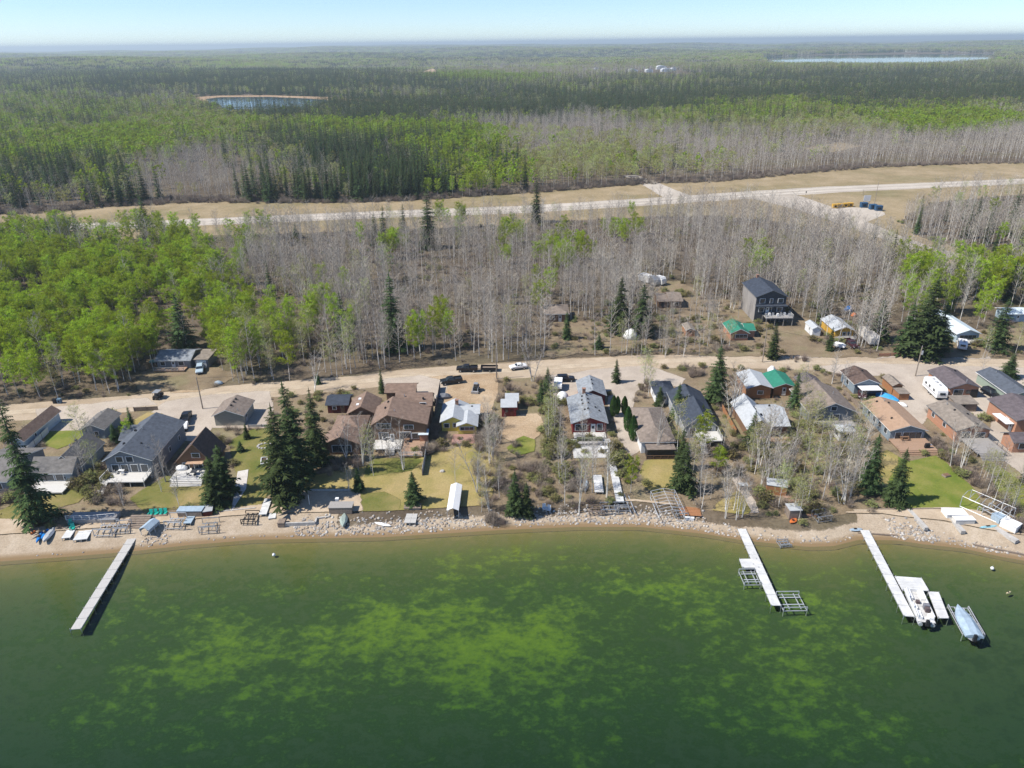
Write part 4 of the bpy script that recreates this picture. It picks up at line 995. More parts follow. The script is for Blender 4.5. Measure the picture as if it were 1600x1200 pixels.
r = gable(o, -h, h, 0, D, 2.8, 1.3, 'y', R_SHING, W_RED); zf = sl(h, 1.3, 2.8); vents(r, [(.2, D * .4, zf(.2), 'v'), (.2, D * .7, zf(.2), 'v'), (-.6, D * .05, zf(.6), 'p')]); win(o, 'r', D * .4, 1, 1, .8, h); garage_door(o, 'b', 0, D, 4.6)
# -- right of the red house
o, h, D = site('house', 'brown hip roofed house with dark screened porch', (1000, 693), (1056, 691), (1046, 637), 2.7)
hip(o, -h, h, 0, D, 2.7, 1.6, R_TAUPE, W_WHITE, ov=.5); win(o, 'l', D * .3, 1, 1.2, 1, -h); win(o, 'l', D * .6, 1, 1.2, 1, -h)
MB().box(h * .1, -1.3, .05, h * 1.7, 2.4, 2.3).build('screen_porch', mat('screen_black', (.015, .016, .02), .5, .2), o, fix=False); MB().box(h * .1, -1.4, 2.36, h * 1.8, 2.9, .12).build('porch_roof', R_TAUPE, o, fix=False); rail(o, [(-h * .8, -2.8, 0), (h, -2.8, 0)], .1, W_BROWN)
o, h, D = site('garage', 'small navy roofed garage with white side wall', (1023, 618), (1057, 617), (1054, 596), 2.6, 'garage')
hip(o, -h, h, 0, D, 2.6, 1.2, R_NAVY, W_WHITE); win(o, 'l', D * .5, 1, .8, .8, -h); door(o, 'f', 0, 0)
o, h, D = site('house', 'navy roofed house with steep front gable and raised deck', (1066, 668), (1124, 665), (1110, 612), 3.0)
r = gable(o, -h, h, D * .35, D, 3.2, 1.9, 'y', R_NAVY, W_LGREY); r2 = gable(o, -h * .85, h * .95, 0, D * .5, 3.0, 2.9, 'y', R_NAVY, W_LGREY, wallname='front_wall'); vents(r, [(-.5, D * .6, 5.2, 'p'), (h * .1, D * .97, 5.2, 'v')])
win(o, 'f', h * .15, 3.5, 1.4, 1.2, 0); win(o, 'f', -h * .4, 1, 1.5, 1.5, 0); win(o, 'f', h * .5, 1, 1.5, 1.5, 0); win(o, 'r', D * .7, 1.2, 1.2, 1, h); deck(o, -h * .3, h * 1.05, -4.2, -.05, 1.6, DECK_W, 'lr', steps=(-h * .1, 1.3))
o, h, D = site('cottage', 'white roofed cottage with two crossing gables behind the thicket', (1168, 670), (1240, 672), (1226, 626), 2.8)
r = gable(o, -h, h * .1, .5, D, 2.8, 1.9, 'y', R_WHITE, W_BROWN); r2 = gable(o, -h * .2, h, 1.2, D * .85, 2.9, 1.7, 'x', R_WHITE, W_BROWN, wallname='side_wall'); vents(r, [(-h * .4, D * .5, 4.6, 'v'), (-h * .2, D * .3, 4.2, 'v')]); vents(r2, [(h * .5, D * .6, 4.4, 'v')]); win(o, 'f', -h * .45, 1, 1.7, 1.4, .5); win(o, 'f', h * .5, 1, 1.6, 1.2, 1.2)
deck(o, -h, h, -2.6, .4, .5, DECK_B, 'f', W_BROWN)
o, h, D = site('shed', 'cedar bunkhouse with silvery roof by the green roof', (1167, 608), (1209, 607), (1192, 582), 2.8, 'shed'); gable(o, -h, h, 0, D, 2.8, .9, 'y', R_WHITE, W_WOOD, trim=TRIM_B); win(o, 'f', h * .1, 1.2, 1.3, .8, 0); rail(o, [(h + .7, 0, 0), (h + .7, D, 0)], .1, W_WOOD)
o, h, D = site('garage', 'green metal roofed garage beside the cedar bunkhouse', (1208, 606), (1246, 605), (1228, 583), 2.4, 'garage'); gable(o, -h, h, 0, D, 2.4, .9, 'y', R_GREEN, W_WOOD); door(o, 'f', 0, 0)
o, h, D = site('house', 'taupe roofed house half hidden behind the thicket', (1268, 650), (1338, 640), (1318, 606), 3.0); r = gable(o, -h, h, 0, D, 3.0, 2.2, 'y', R_TAUPE, W_GREY); win(o, 'f', h * .1, 1, 2, 1.4, 0); win(o, 'f', -h * .5, 1, 1.3, 1.2, 0); win(o, 'f', 0, 3.4, 1.2, .9, 0); vents(r, [(h * .4, D * .5, 4.6, 'p')])
deck(o, -h, h * .9, -3, -.05, .8, DECK_G, 'f')
o, h, D = site('shed', 'plum roofed shed left of the taupe roofed house', (1254, 606), (1290, 604), (1280, 588), 2.6, 'shed'); gable(o, -h, h, 0, D, 2.6, 1.2, 'y', R_PLUM, W_BROWN, trim=TRIM_B); door(o, 'f', 0, 0)
o, h, D = site('sun_room', 'small glazed sun house in the thicket', (1312, 676), (1338, 675), (1334, 664), 2.3, 'sun room', ov=.3); hip(o, -h, h, 0, D, 2.3, .7, R_WHITE, W_WHITE, ov=.3); win(o, 'f', 0, .9, h * 1.6, 1.1, 0); win(o, 'l', D / 2, .9, D * .7, 1.1, -h)
o, h, D = site('cottage', 'blue grey cottage with dark brown roof by the road', (1335, 601), (1378, 600), (1359, 578), 2.7); r = gable(o, -h, h, 0, D, 2.7, 1.15, 'y', R_DBROWN, W_SLB); win(o, 'f', h * .1, 1.3, 1.0, .9, 0); win(o, 'l', D * .5, 1, 1.3, .9, -h); vents(r, [(h * .3, D * .7, 3.7, 'v')])
MB().box(0, -1.6, 2.2, h * 1.7, 2.8, .1).box(-h * .8, -2.9, 0, .12, .12, 2.2).box(h * .8, -2.9, 0, .12, .12, 2.2).build('carport', WHITEP, o, fix=False)
o, h, D = site('shed', 'two part tan roofed wooden shed by the blue tarpaulin', (1395, 604), (1413, 603), (1402, 588), 2.2, 'shed', ov=.3); gable(o, -h, h, 0, D, 2.2, .6, 'y', R_OLD, W_WOOD, ov=.3, trim=TRIM_B); MB().box(0, -2.0, 0, h * 2.1, 3.0, 1.7).build('annex', W_WOOD, o, fix=False); MB().box(0, -2.0, 1.72, h * 2.3, 3.4, .12).build('annex_roof', R_OLD, o, fix=False)
o, h, D = site('house', 'long tan roofed cottage with wide brown deck steps', (1392, 675), (1450, 672), (1410, 627), 2.7); r = gable(o, -h, h, 0, D, 2.7, 1.15, 'y', R_TAN, W_SLB); zf = sl(h, 1.15, 2.7); vents(r, [(-.2, D * .85, zf(.2), 'p'), (.5, D * .8, zf(.5), 'v'), (-h * .5, D * .3, zf(h * .5), 'v'), (-h * .4, D * .9, zf(h * .4), 'v')])
win(o, 'f', -h * .55, .7, 1.2, 1.5, 0); win(o, 'f', h * .1, .3, 2.6, 1.9, 0); win(o, 'f', h * .65, .6, 1.2, 1.6, 0)
for v in (.15, .35, .55, .75): win(o, 'l', D * v, 1.1, 1.2, 1.1, -h)
deck(o, -h * 1.05, h * 1.1, -5.2, -.05, .7, DECK_B, '', steps=(0, h * 2.1))
o, h, D = site('garage', 'brick garage with plum metal roof beside the white camper', (1486, 608), (1533, 605), (1498, 578), 2.8, 'garage'); r = gable(o, -h, h, 0, D, 2.8, 1.15, 'y', R_PLUM, W_BRICK, trim=TRIM_G); win(o, 'f', -h * .4, .4, 2.2, 1.8, 0); win(o, 'f', h * .3, 1.2, .9, .7, 0, TRIM_B); vents(r, [(h * .5, D * .8, 3.6, 'v'), (h * .1, D * .05, 4.1, 'p')]); MB().box(h * .75, -.05, .05, 1.7, .12, 2.1).build('doorway', BLACKP, o, fix=False)
o, h, D = site('shed', 'wooden low shed with grey lean roof behind the tan roofed house', (1495, 632), (1530, 632), (1527, 620), 2.0, 'shed', ov=.2); lean_to(o, h, D, 2.0, 2.3, R_OLD, WOODP); door(o, 'f', -h * .3, 0, m_=WOODP)
o, h, D = site('house', 'tan roofed brick house behind the bare hedge', (1496, 675), (1551, 672), (1512, 632), 2.8); r = gable(o, -h, h, 0, D, 2.8, 1.2, 'y', R_OLD, W_BRICK, trim=TRIM_G); zf = sl(h, 1.2, 2.8); vents(r, [(-h * .2, D * .85, zf(h * .2), 'p'), (-h * .15, D * .6, zf(.5), 'v'), (h * .5, D * .5, zf(h * .5), 'v'), (h * .2, D * .03, zf(h * .2), 'v')]); win(o, 'f', -h * .4, .5, 1.7, 1.8, 0); win(o, 'f', h * .45, .9, 2, 1.2, 0); win(o, 'l', D * .8, 1.3, 1, .9, -h); win(o, 'l', D * .4, 1.3, 1, .9, -h)
deck(o, -h * .7, h * 1.0, -6.5, -.05, .9, DECK_G, 'r', TRIM_G, steps=(h * .1, h * 1.4))
o, h, D = site('garage', 'sage green garage with dark blue roof at the right', (1580, 620), (1622, 618), (1585, 580), 2.7, 'garage'); r = gable(o, -h, h, 0, D, 2.7, 1.1, 'y', R_SLATE, W_SAGE); vents(r, [(-.3, D * .8, 3.7, 'p')]); garage_door(o, 'f', 0, 0, 4)
o, h, D = site('house', 'brick house with plum roof at the right edge', (1592, 660), (1662, 655), (1618, 622), 3.6); r = gable(o, -h, h, 0, D, 3.6, 1.3, 'y', R_PLUM, W_BRICK, trim=TRIM_G); win(o, 'l', D * .3, 1.2, 1, 1.3, -h); door(o, 'l', D * .15, -h); MB().box(-h - 1.0, D * .3, 2.3, 1.8, D * .5, .14).build('canopy', WHITEP, o, fix=False); win(o, 'f', 0, 1, 2, 1.4, 0)
o, h, D = site('house', 'brick porch wing with plum roof cut by the right edge', (1585, 692), (1650, 690), (1620, 674), 2.7); gable(o, -h, h, 0, D, 2.7, 1.0, 'x', R_PLUM, W_BRICK, trim=TRIM_G); win(o, 'f', -h * .5, 1, 1.6, 1.2, 0)
# -- across the road, right
o, h, D = site('house', 'tall charcoal house with black roof above the sandy drive', (1182, 465), (1232, 463), (1204, 441), 8.2); r = gable(o, -h, h, 0, D, 8.2, 1.9, 'y', R_NAVY, W_DARK, trim=TRIM_G); vents(r, [(h * .1, D * .25, 9.9, 'v'), (-h * .1, D * .98, 9.8, 'c')])
for zz in (6.2, 3.4):
    for u in (-.6, 0, .62): win(o, 'f', h * u, zz, 1.5 if u else .8, 1.3, 0)
MB().box(0, -.8, 5.5, h * 2.1, 1.8, .16).build('porch_roof', R_NAVY, o, fix=False)
MB().box(-h - .04, D / 2, .05, .08, D * .98, 8.0).build('side_cladding', mat('old_boards', (.30, .28, .26), .9, .2, 1, streak=(1, 1, .2)), o, fix=False)
deck(o, -h * .5, h * 1.3, -4.0, -.05, 2.7, DECK_G, 'fr'); door(o, 'f', -h * .2, 0, z=2.8)
for k in range(7): MB().box(-h * .4 + k * h * .26, -2.2 + (k % 3) * .5, 2.75, .6, .6, .8).build('deck_clutter', WHITEP if k % 2 else GALV, o, fix=False)
o, h, D = site('cabin', 'small cabin with green metal roof and red brown walls', (1142, 522), (1172, 520), (1162, 504), 2.4, 'cabin'); gable(o, -h, h, 0, D, 2.4, 1.2, 'y', R_GREEN, W_BRICK); win(o, 'f', h * .2, .9, h * 1.4, 1, 0); gable(o, h, h + 2.6, D * .3, D, 2.2, .9, 'x', R_GREEN, W_BRICK, wallname='side_wall', ov=.3)
o, h, D = site('cabin', 'brown cabin in the clearing behind the twin spruces', (1045, 471), (1068, 471), (1060, 456), 2.4, 'cabin'); gable(o, -h, h, 0, D, 2.4, 1.2, 'x', R_TAUPE, W_BROWN, trim=TRIM_B); win(o, 'f', h * .1, 1, 1.4, .9, 0)
o, h, D = site('cabin', 'wood framed annex beside the brown cabin in the clearing', (1028, 472), (1045, 471), (1040, 458), 2.2, 'cabin'); gable(o, -h, h, 0, D, 2.2, 1.0, 'x', R_TAUPE, W_BROWN, trim=TRIM_B); door(o, 'f', 0, 0, m_=W_DARK)
o, h, D = site('shed', 'tiny orange wooden shed in the clearing', (1072, 517), (1087, 516), (1080, 506), 2.0, 'shed', ov=.2); gable(o, -h, h, 0, D, 2.0, .5, 'y', R_OLD, W_WOOD, ov=.2); door(o, 'f', 0, 0, m_=W_BRICK)
o, h, D = site('cabin', 'mustard yellow fronted cabin with pale round topped roof', (1304, 517), (1338, 517), (1322, 497), 2.6, 'cabin'); gable(o, -h, h, 0, D, 2.6, 1.1, 'y', R_WHITE, W_MUST); win(o, 'f', 0, 1, .9, 1, 0); win(o, 'f', h * .55, 1, 1, 1, 0); deck(o, -h, h, -2.2, -.05, .7, DECK_G, 'f', TRIM_W)
o, h, D = site('shed', 'white walled shed left of the mustard fronted cabin', (1270, 515), (1284, 514), (1280, 503), 2.3, 'shed', ov=.2); gable(o, -h, h, 0, D, 2.3, .6, 'y', R_WHITE, W_WHITE, ov=.2); door(o, 'l', D * .4, -h)
o, h, D = site('cottage', 'pale blue roofed cottage with glazed front right of the huge spruce', (1498, 524), (1532, 520), (1500, 488), 2.8); gable(o, -h, h, 0, D, 2.8, 1.1, 'y', R_PALE, W_BLUE); win(o, 'f', 0, .8, h * 1.5, 1.5, 0); deck(o, -h, h, -2.2, -.05, .8, DECK_W, 'f')
o, h, D = site('shed', 'pale roofed building among the trees at the right edge', (1575, 492), (1612, 490), (1605, 480), 2.6, 'shed'); gable(o, -h, h, 0, D, 2.6, .8, 'x', R_PALE, W_BLUE); door(o, 'f', 0, 0)
# -- across the road, left and middle
o, h, D = site('cabin', 'grey cabin with fenced porch at the edge of the green woods', (238, 566), (300, 561), (302, 545), 2.5, 'cabin'); gable(o, -h, h, 0, D, 2.5, 1.2, 'x', R_SHING, W_GREY); win(o, 'f', -h * .65, 1, 1.2, 1.0, 0); win(o, 'f', h * .45, 1, 1.4, 1.0, 0); door(o, 'f', -.1, 0); deck(o, -h, h * .8, -2.6, -.05, .5, DECK_B, 'f', W_LGREY)
o, h, D = site('garage', 'low flat carport beside the grey cabin in the woods', (302, 563), (325, 562), (324, 547), 2.4, 'garage', ov=.2); lean_to(o, h, D, 2.4, 2.6, R_OLD, W_GREY); garage_door(o, 'f', 0, 0, h * 1.5)
o, h, D = site('shed', 'grey metal shed deep in the left woods', (340, 496), (372, 496), (372, 488), 2.6, 'shed', ov=.2); lean_to(o, h, D, 2.6, 2.9, R_SHING, W_LGREY); door(o, 'f', 0, 0)
o, h, D = site('cabin', 'hip roofed brown cabin hidden in the bare woods', (850, 492), (890, 491), (885, 476), 2.6, 'cabin'); hip(o, -h, h, 0, D, 2.6, 1.3, R_TAUPE, W_BROWN); win(o, 'f', -h * .4, 1, 1.2, 1, 0); door(o, 'f', h * .3, 0)
# -- white vaulted barns far off
def barn(px, py, wpx, label, big=1.0):
    b = P(px, py, 6.0); k = b.y / FOCAL; w = wpx * k; hgt = w * .16 * big; z0 = tz(b.x, b.y)
    o = thing('storage_barn', label, 'barn', (b.x, b.y, z0)); mb = MB(); D_ = 26; n = 10; hh = hgt + 8
    sec = [(-w / 2, 0)] + [(-w / 2 * math.cos(math.pi * i / n), 5 + hgt * math.sin(math.pi * i / n)) for i in range(n + 1)] + [(w / 2, 0)]
    mb.prism(sec, 'y', 0, D_); mb.build('vault', mat('barn_skin', (.55, .56, .57)), o); MB().box(0, -.1, 0, w * .4, .2, 9).build('door', mat('barn_door', (.4, .42, .44)), o)
    poly = [(b.x - w, b.y - 330), (b.x + w, b.y - 330), (b.x + w, b.y + 60), (b.x - w, b.y + 60)]; EXCL.append(poly)
barn(931, 110, 7, 'leftmost lone white vaulted barn far off in the forest'); barn(990, 112.5, 12, 'low white barn left of the barn cluster'); barn(1015, 112.5, 10, 'white barn between the low one and the cluster'); barn(1034, 108.5, 14, 'largest white barn at the back of the cluster', 1.3); barn(1042, 112.0, 14, 'white barn at the front of the cluster'); barn(1053, 110.5, 7, 'rightmost small white barn of the cluster')
BASEH = {'spruce': 20., 'spruce_far': 20., 'bare': 18., 'leafy': 18., 'budding': 18., 'birch': 13., 'bush': 2.6, 'green_bush': 2.6}
NAMES = {'spruce': 'spruce_tree', 'bare': 'bare_aspen', 'leafy': 'leafy_aspen', 'budding': 'budding_aspen', 'birch': 'birch_tree', 'bush': 'bare_shrub', 'green_bush': 'green_shrub'}
CATS = {'spruce': 'tree', 'bare': 'tree', 'leafy': 'tree', 'budding': 'tree', 'birch': 'tree', 'bush': 'shrub', 'green_bush': 'shrub'}
TR = random.Random(77)
def plant(kind, x, y, z, h, wf, label, group=None, rz=None):
    meshes, _ = TR.choice(KIND[kind]); s = h / BASEH[kind]
    o = thing(NAMES[kind], label, CATS[kind], (x, y, z), TR.uniform(0, 6.28) if rz is None else rz, group)
    w = s ** .8 * wf if kind in ('spruce', 'bare', 'leafy', 'budding') else s * wf
    o.scale = (w, w, s)
    for nm, me in meshes: obj(nm, me, o)
    return o
def tree_px(kind, bx, by, ty, wf, label, group=None):
    b = G(bx, by); h = height_to(bx, by, ty, b.z)
    return plant(kind, b.x, b.y, b.z - .1, h, wf, label, group)
NEARSP = [  # base x, base y, top y, width, label
    (62, 818, 604, 1.15, 'very tall dark spruce at the left edge above the sandy beach'),
    (447, 784, 632, 1.5, 'broad dark spruce standing at the head of the shaded sand court'),
    (466, 748, 592, 1.45, 'tallest spruce of the dark clump left of the brown cottages'),
    (498, 726, 606, 1.2, 'spruce at the right of the dark clump beside the brown hip roofed cottage'),
    (352, 770, 694, 1.75, 'taller of two dense spruces right of the steep gabled cottage'),
    (338, 790, 712, 1.75, 'lower of two dense spruces right of the steep gabled cottage'),
    (561, 768, 730, 1.5, 'small round spruce on the lawn below the brown cottage'),
    (648, 786, 735, 1.5, 'lone dark spruce on the dry lawn above the wooden shore steps'),
    (804, 803, 734, 1.45, 'taller spruce of the pair near the water on the overgrown lot'),
    (823, 806, 752, 1.4, 'shorter spruce of the pair near the water on the overgrown lot'),
    (386, 686, 661, 1.5, 'small spruce behind the grey green garage wall'),
    (377, 706, 688, 1.6, 'small bushy spruce beside the fire ring on the lawn'),
    (208, 671, 634, 1.1, 'pale young spruce behind the slate roofed house'),
    (181, 690, 660, 1.4, 'short dark spruce right of the small grey roofed shed'),
    (597, 614, 575, 1.0, 'slim bright spruce by the road behind the large brown house'),
    (498, 600, 581, 1.4, 'small dark spruce by the road behind the dark red shed'),
    (855, 612, 572, 1.2, 'spruce by the road left of the small white cargo trailer'),
    (846, 632, 595, 1.4, 'dense dark spruce at the back corner of the overgrown lot'),
    (963, 598, 560, 1.35, 'lone spruce on the gravel near the road bend'),
    (1118, 628, 536, 1.55, 'large spruce behind the navy roofed house'),
    (1030, 634, 602, 1.5, 'small spruce in front of the small navy garage'),
    (1058, 652, 598, 1.35, 'spruce at the left corner of the navy roofed house'),
    (1096, 670, 630, 1.1, 'narrow spruce rising before the navy gable'),
    (1068, 768, 690, 1.5, 'bushy green spruce above the empty boat canopy frame'),
    (1062, 735, 668, 1.3, 'spruce beside the deck of the navy roofed house'),
    (1172, 700, 640, 1.3, 'dark spruce before the white roofed cottage'),
    (1240, 640, 580, 1.35, 'pine green spruce behind the white roofed cottage'),
    (1357, 768, 676, 1.4, 'dark spruce left of the lawn before the tan roofed cottage'),
    (1397, 787, 700, 1.4, 'bright green spruce standing on the edge of the mown lawn'),
    (1436, 556, 432, 1.9, 'huge broad spruce beside the wooden power pole'),
    (1462, 552, 470, 1.5, 'spruce leaning into the right of the huge broad spruce'),
    (1415, 550, 470, 1.4, 'spruce at the left flank of the huge broad spruce'),
    (1207, 560, 504, 1.35, 'spruce between the green roofed cabin and the sandy drive'),
    (1372, 532, 464, 1.4, 'dark spruce behind the covered camper trailer'),
    (1348, 522, 462, 1.1, 'spruce above the yellow fronted cabin'),
    (1296, 548, 510, 1.0, 'small dark spruce before the yellow fronted cabin'),
    (1556, 548, 465, 1.35, 'tall spruce right of the pale roofed cottage'),
    (1573, 590, 550, 1.9, 'low spreading spruce above the green walled garage'),
    (1606, 625, 560, 1.6, 'spruce at the right edge beside the green walled garage'),
    (1612, 760, 705, 1.5, 'spruce cut by the right edge below the brick houses'),
    (967, 520, 432, 1.55, 'left one of the twin spruces behind the white round tent'),
    (1003, 525, 442, 1.5, 'right one of the twin spruces behind the white round tent'),
    (617, 548, 424, 1.1, 'lone tall spruce in the middle of the bare woods'),
    (540, 545, 455, .9, 'narrow spruce in the woods left of the lone tall one'),
    (288, 545, 458, 1.2, 'dark spruce behind the grey cabin in the woods'),
    (886, 530, 485, 1.0, 'dark slim spruce beside the hidden hip roofed cabin'),
    (935, 545, 520, 1.3, 'small spruce by the road in front of the woods'),
    (1285, 500, 448, .9, 'slim spruce left of the yellow fronted cabin'),
    (1500, 470, 405, 1.2, 'spruce in the woods above the pale roofed cottage'),
    (1540, 450, 388, 1.2, 'upper right spruce in the woods by the side road'),
    (232, 374, 306, 1.5, 'roadside spruce standing before the left stretch of highway'),
    (25, 372, 330, 1.7, 'ragged roadside spruce at the left edge'),
    (97, 376, 326, 1.5, 'roadside spruce, left of a close pair by the highway'),
    (125, 378, 328, 1.5, 'roadside spruce, right of a close pair by the highway'),
    (85, 405, 358, 1.4, 'dark spruce above the bright green aspens at left'),
    (140, 380, 345, 1.3, 'short spruce behind the roadside pair at left'),
    (164, 415, 360, 1.4, 'pointed spruce rising from the bright green aspens'),
    (143, 450, 402, 1.3, 'small spruce sunk among the bright green aspens'),
    (670, 388, 293, 1.25, 'tallest roadside spruce, left of centre by the highway'),
    (601, 380, 320, 1.1, 'roadside spruce left of the tallest one'),
    (587, 385, 332, 1.1, 'lower roadside spruce left of the tallest one'),
    (632, 380, 318, 1.0, 'grey thin roadside spruce beside the tallest one'),
    (838, 348, 280, 1.4, 'roadside spruce right of centre by the highway'),
    (463, 372, 348, 1.6, 'small round spruce alone by the highway'),
    (1438, 335, 305, 1.3, 'small dark spruce at the edge of the right hand woods'),
    (1522, 360, 305, 1.2, 'dark spruce in the right hand woods'), (1545, 365, 318, 1.2, 'second dark spruce in the right hand woods'),
    (1575, 370, 295, 1.1, 'taller dark spruce in the right hand woods'), (1510, 372, 330, 1.2, 'lower dark spruce in the right hand woods'), (1595, 395, 340, 1.3, 'dark spruce at the right edge above the side road')]
for bx_, by_, ty_, wf_, lb in NEARSP:
    tree_px('spruce', bx_, by_, ty_, wf_ * (1.3 if by_ < 560 else 1.0), lb)
# ---- leafless and budding trees on the cottage lots
LOT = [('birch', 566, 728, 640, 1.0, 'bare birch before the brown hip roofed cottage'), ('birch', 631, 735, 655, .9, 'bare birch before the large brown house'),
       ('birch', 545, 770, 720, .8, 'bare birch beside the small round spruce on the lawn'), ('bare', 712, 756, 700, .9, 'thin bare tree behind the long white canopy'),
       ('birch', 745, 770, 680, 1.0, 'bare birch at the left border of the overgrown lot'), ('birch', 765, 800, 735, 1.1, 'crooked bare birch near the water left of the overgrown lot'),
       ('birch', 770, 720, 650, .9, 'bare birch by the yellow cottage'), ('birch', 832, 596, 530, 1.3, 'wide bare birch by the road behind the red shed'),
       ('birch', 905, 800, 700, .9, 'leaning bare birch near the water by the old dock frames'), ('bare', 925, 770, 690, 1.0, 'bare tree by the grey patio'), ('birch', 948, 778, 690, .8, 'forked bare tree beside the upturned white boat'),
       ('leafy', 985, 770, 715, .9, 'small leafy tree beside the long white dock sections'), ('leafy', 1119, 745, 700, 1.1, 'small bright green tree below the stair of the navy house'),
       ('birch', 1024, 712, 625, .8, 'bare birch before the brown hip roofed house'), ('budding', 1058, 715, 625, .9, 'budding tree beside the dark porch'), ('leafy', 1096, 715, 650, 1.1, 'green leafing tree before the navy gable'),
       ('birch', 1133, 810, 735, .8, 'straight bare birch near the water by the wooden pallet'), ('bare', 1150, 812, 720, .8, 'slim bare tree near the water beside the straight birch'), ('birch', 1160, 808, 740, .9, 'spreading bare birch near the water'),
       ('budding', 1130, 700, 650, 1.1, 'budding tree left of the white roofed cottage'), ('birch', 1140, 655, 575, 1.1, 'wide bare birch behind the navy roofed house'),
       ('budding', 1005, 600, 545, 1.2, 'pale green budding tree by the road bend'), ('budding', 1012, 622, 560, .9, 'budding tree left of the small navy garage'),
       ('leafy', 205, 700, 658, .9, 'young leafing tree between the grey roofed houses'), ('budding', 150, 745, 690, 1.0, 'budding tree beside the grey roofed cottage'), ('birch', 193, 790, 745, .9, 'bare tree at the head of the grey shore deck'),
       ('birch', 281, 792, 742, .7, 'thin bare tree below the white deck with steps'), ('birch', 30, 745, 690, .8, 'pale bare birch at the left edge'), ('birch', 40, 760, 705, .8, 'second pale bare birch at the left edge'),
       ('birch', 492, 612, 545, 1.1, 'bare birch by the road above the dark red shed'), ('birch', 1300, 600, 548, 1.1, 'bare tree by the road behind the brown steep roof'), ('birch', 1315, 605, 560, .8, 'thin bare tree left of the dark brown roof'),
       ('bare', 1530, 592, 540, .8, 'bare tree by the road above the brick garage'), ('budding', 1535, 560, 510, .9, 'budding tree in front of the pale roofed cottage'), ('budding', 1585, 556, 505, .9, 'budding tree at the right edge across the road'),
       ('birch', 1500, 735, 655, .7, 'bare birch in the hedge before the tan roofed house'), ('birch', 1485, 728, 660, .7, 'second bare birch in the hedge before the tan roofed house'), ('bare', 1575, 815, 760, .7, 'thin bare tree by the boat lift at the right')]
for k_, bx_, by_, ty_, wf_, lb in LOT: tree_px(k_, bx_, by_, ty_, wf_, lb)
def in_px_poly(pix, n, seed):
    g_ = random.Random(seed); poly = gpoly(pix); xs_ = [p[0] for p in poly]; ys_ = [p[1] for p in poly]; out = []; guard = 0
    while len(out) < n and guard < n * 60:
        guard += 1; x_, y_ = g_.uniform(min(xs_), max(xs_)), g_.uniform(min(ys_), max(ys_))
        if inpoly(np.array([x_]), np.array([y_]), poly)[0] and not any(inpoly(np.array([x_]), np.array([y_]), q)[0] for q in NOPLANT): out.append((x_, y_))
    return out

GROVE = [(1115, 690), (1150, 660), (1200, 680), (1245, 680), (1290, 650), (1330, 690), (1350, 740), (1345, 790), (1310, 815), (1240, 820), (1200, 800), (1165, 745), (1130, 740)]
for i_, (x_, y_) in enumerate(in_px_poly(GROVE, 52, 3)):
    k_ = TR.choice(['birch', 'birch', 'bare', 'budding', 'budding'])
    plant(k_, x_, y_, LAND - .1, TR.uniform(6.5, 12.5), TR.uniform(.8, 1.15), {'birch': 'leafless birch in the grey thicket before the white roofed cottage', 'bare': 'thin leafless aspen in the grey thicket before the white roofed cottage', 'budding': 'budding aspen in the grey thicket before the white roofed cottage'}[k_], 'trees of the thicket before the white roofed cottage')
SIDES = [([(1085, 478), (1150, 470), (1166, 498), (1100, 512)], 14, 'left of the tall charcoal house'), ([(1015, 535), (1110, 535), (1190, 552), (1030, 556)], 12, 'between the road and the green roofed cabin'), ([(500, 705), (560, 700), (640, 712), (630, 745), (510, 750)], 8, 'on the lawn edge before the brown cottages'), ([(118, 700), (155, 690), (165, 760), (125, 780)], 6, 'left of the slate roofed house'), ([(255, 745), (290, 760), (285, 795), (230, 795)], 4, 'on the patchy lawn below the slate roofed house'),
         ([(890, 690), (950, 705), (960, 790), (900, 800)], 9, 'among the old dock frames below the red house'), ([(1455, 690), (1470, 690), (1600, 800), (1590, 830)], 12, 'in the long hedge right of the mown lawn'), ([(1085, 760), (1160, 765), (1175, 812), (1095, 812)], 8, 'near the water below the navy roofed house'), ([(1325, 655), (1350, 640), (1375, 700), (1350, 730)], 6, 'left of the tan roofed cottage'), ([(744, 665), (780, 660), (784, 800), (750, 800)], 12, 'along the left border of the overgrown lot'), ([(846, 640), (872, 630), (905, 790), (872, 800)], 14, 'along the right border of the overgrown lot'),
         ([(1052, 660), (1068, 660), (1110, 790), (1065, 790)], 9, 'in the strip below the navy roofed house'), ([(1140, 610), (1165, 600), (1168, 650), (1145, 660)], 5, 'behind the white roofed cottage'), ([(1246, 610), (1262, 610), (1268, 660), (1250, 660)], 5, 'left of the taupe roofed house'),
         ([(1030, 500), (1120, 490), (1115, 520), (1040, 550)], 16, 'in the clearing across the road'), ([(1262, 492), (1290, 485), (1296, 550), (1286, 550)], 6, 'between the sandy drive and the mustard cabin'), ([(960, 545), (1060, 540), (1100, 556), (970, 562)], 10, 'at the road edge before the round tent')]
for pix_, n_, where_ in SIDES:
    for x_, y_ in in_px_poly(pix_, n_, n_ + len(where_)):
        k_ = TR.choice(['birch', 'bare', 'bare', 'bare', 'budding']); plant(k_, x_, y_, tz(x_, y_) - .1, TR.uniform(6, 11), TR.uniform(.75, 1.1), {'birch': 'forked leafless birch ', 'bare': 'thin leafless aspen ', 'budding': 'budding aspen '}[k_] + where_, 'trees ' + where_)
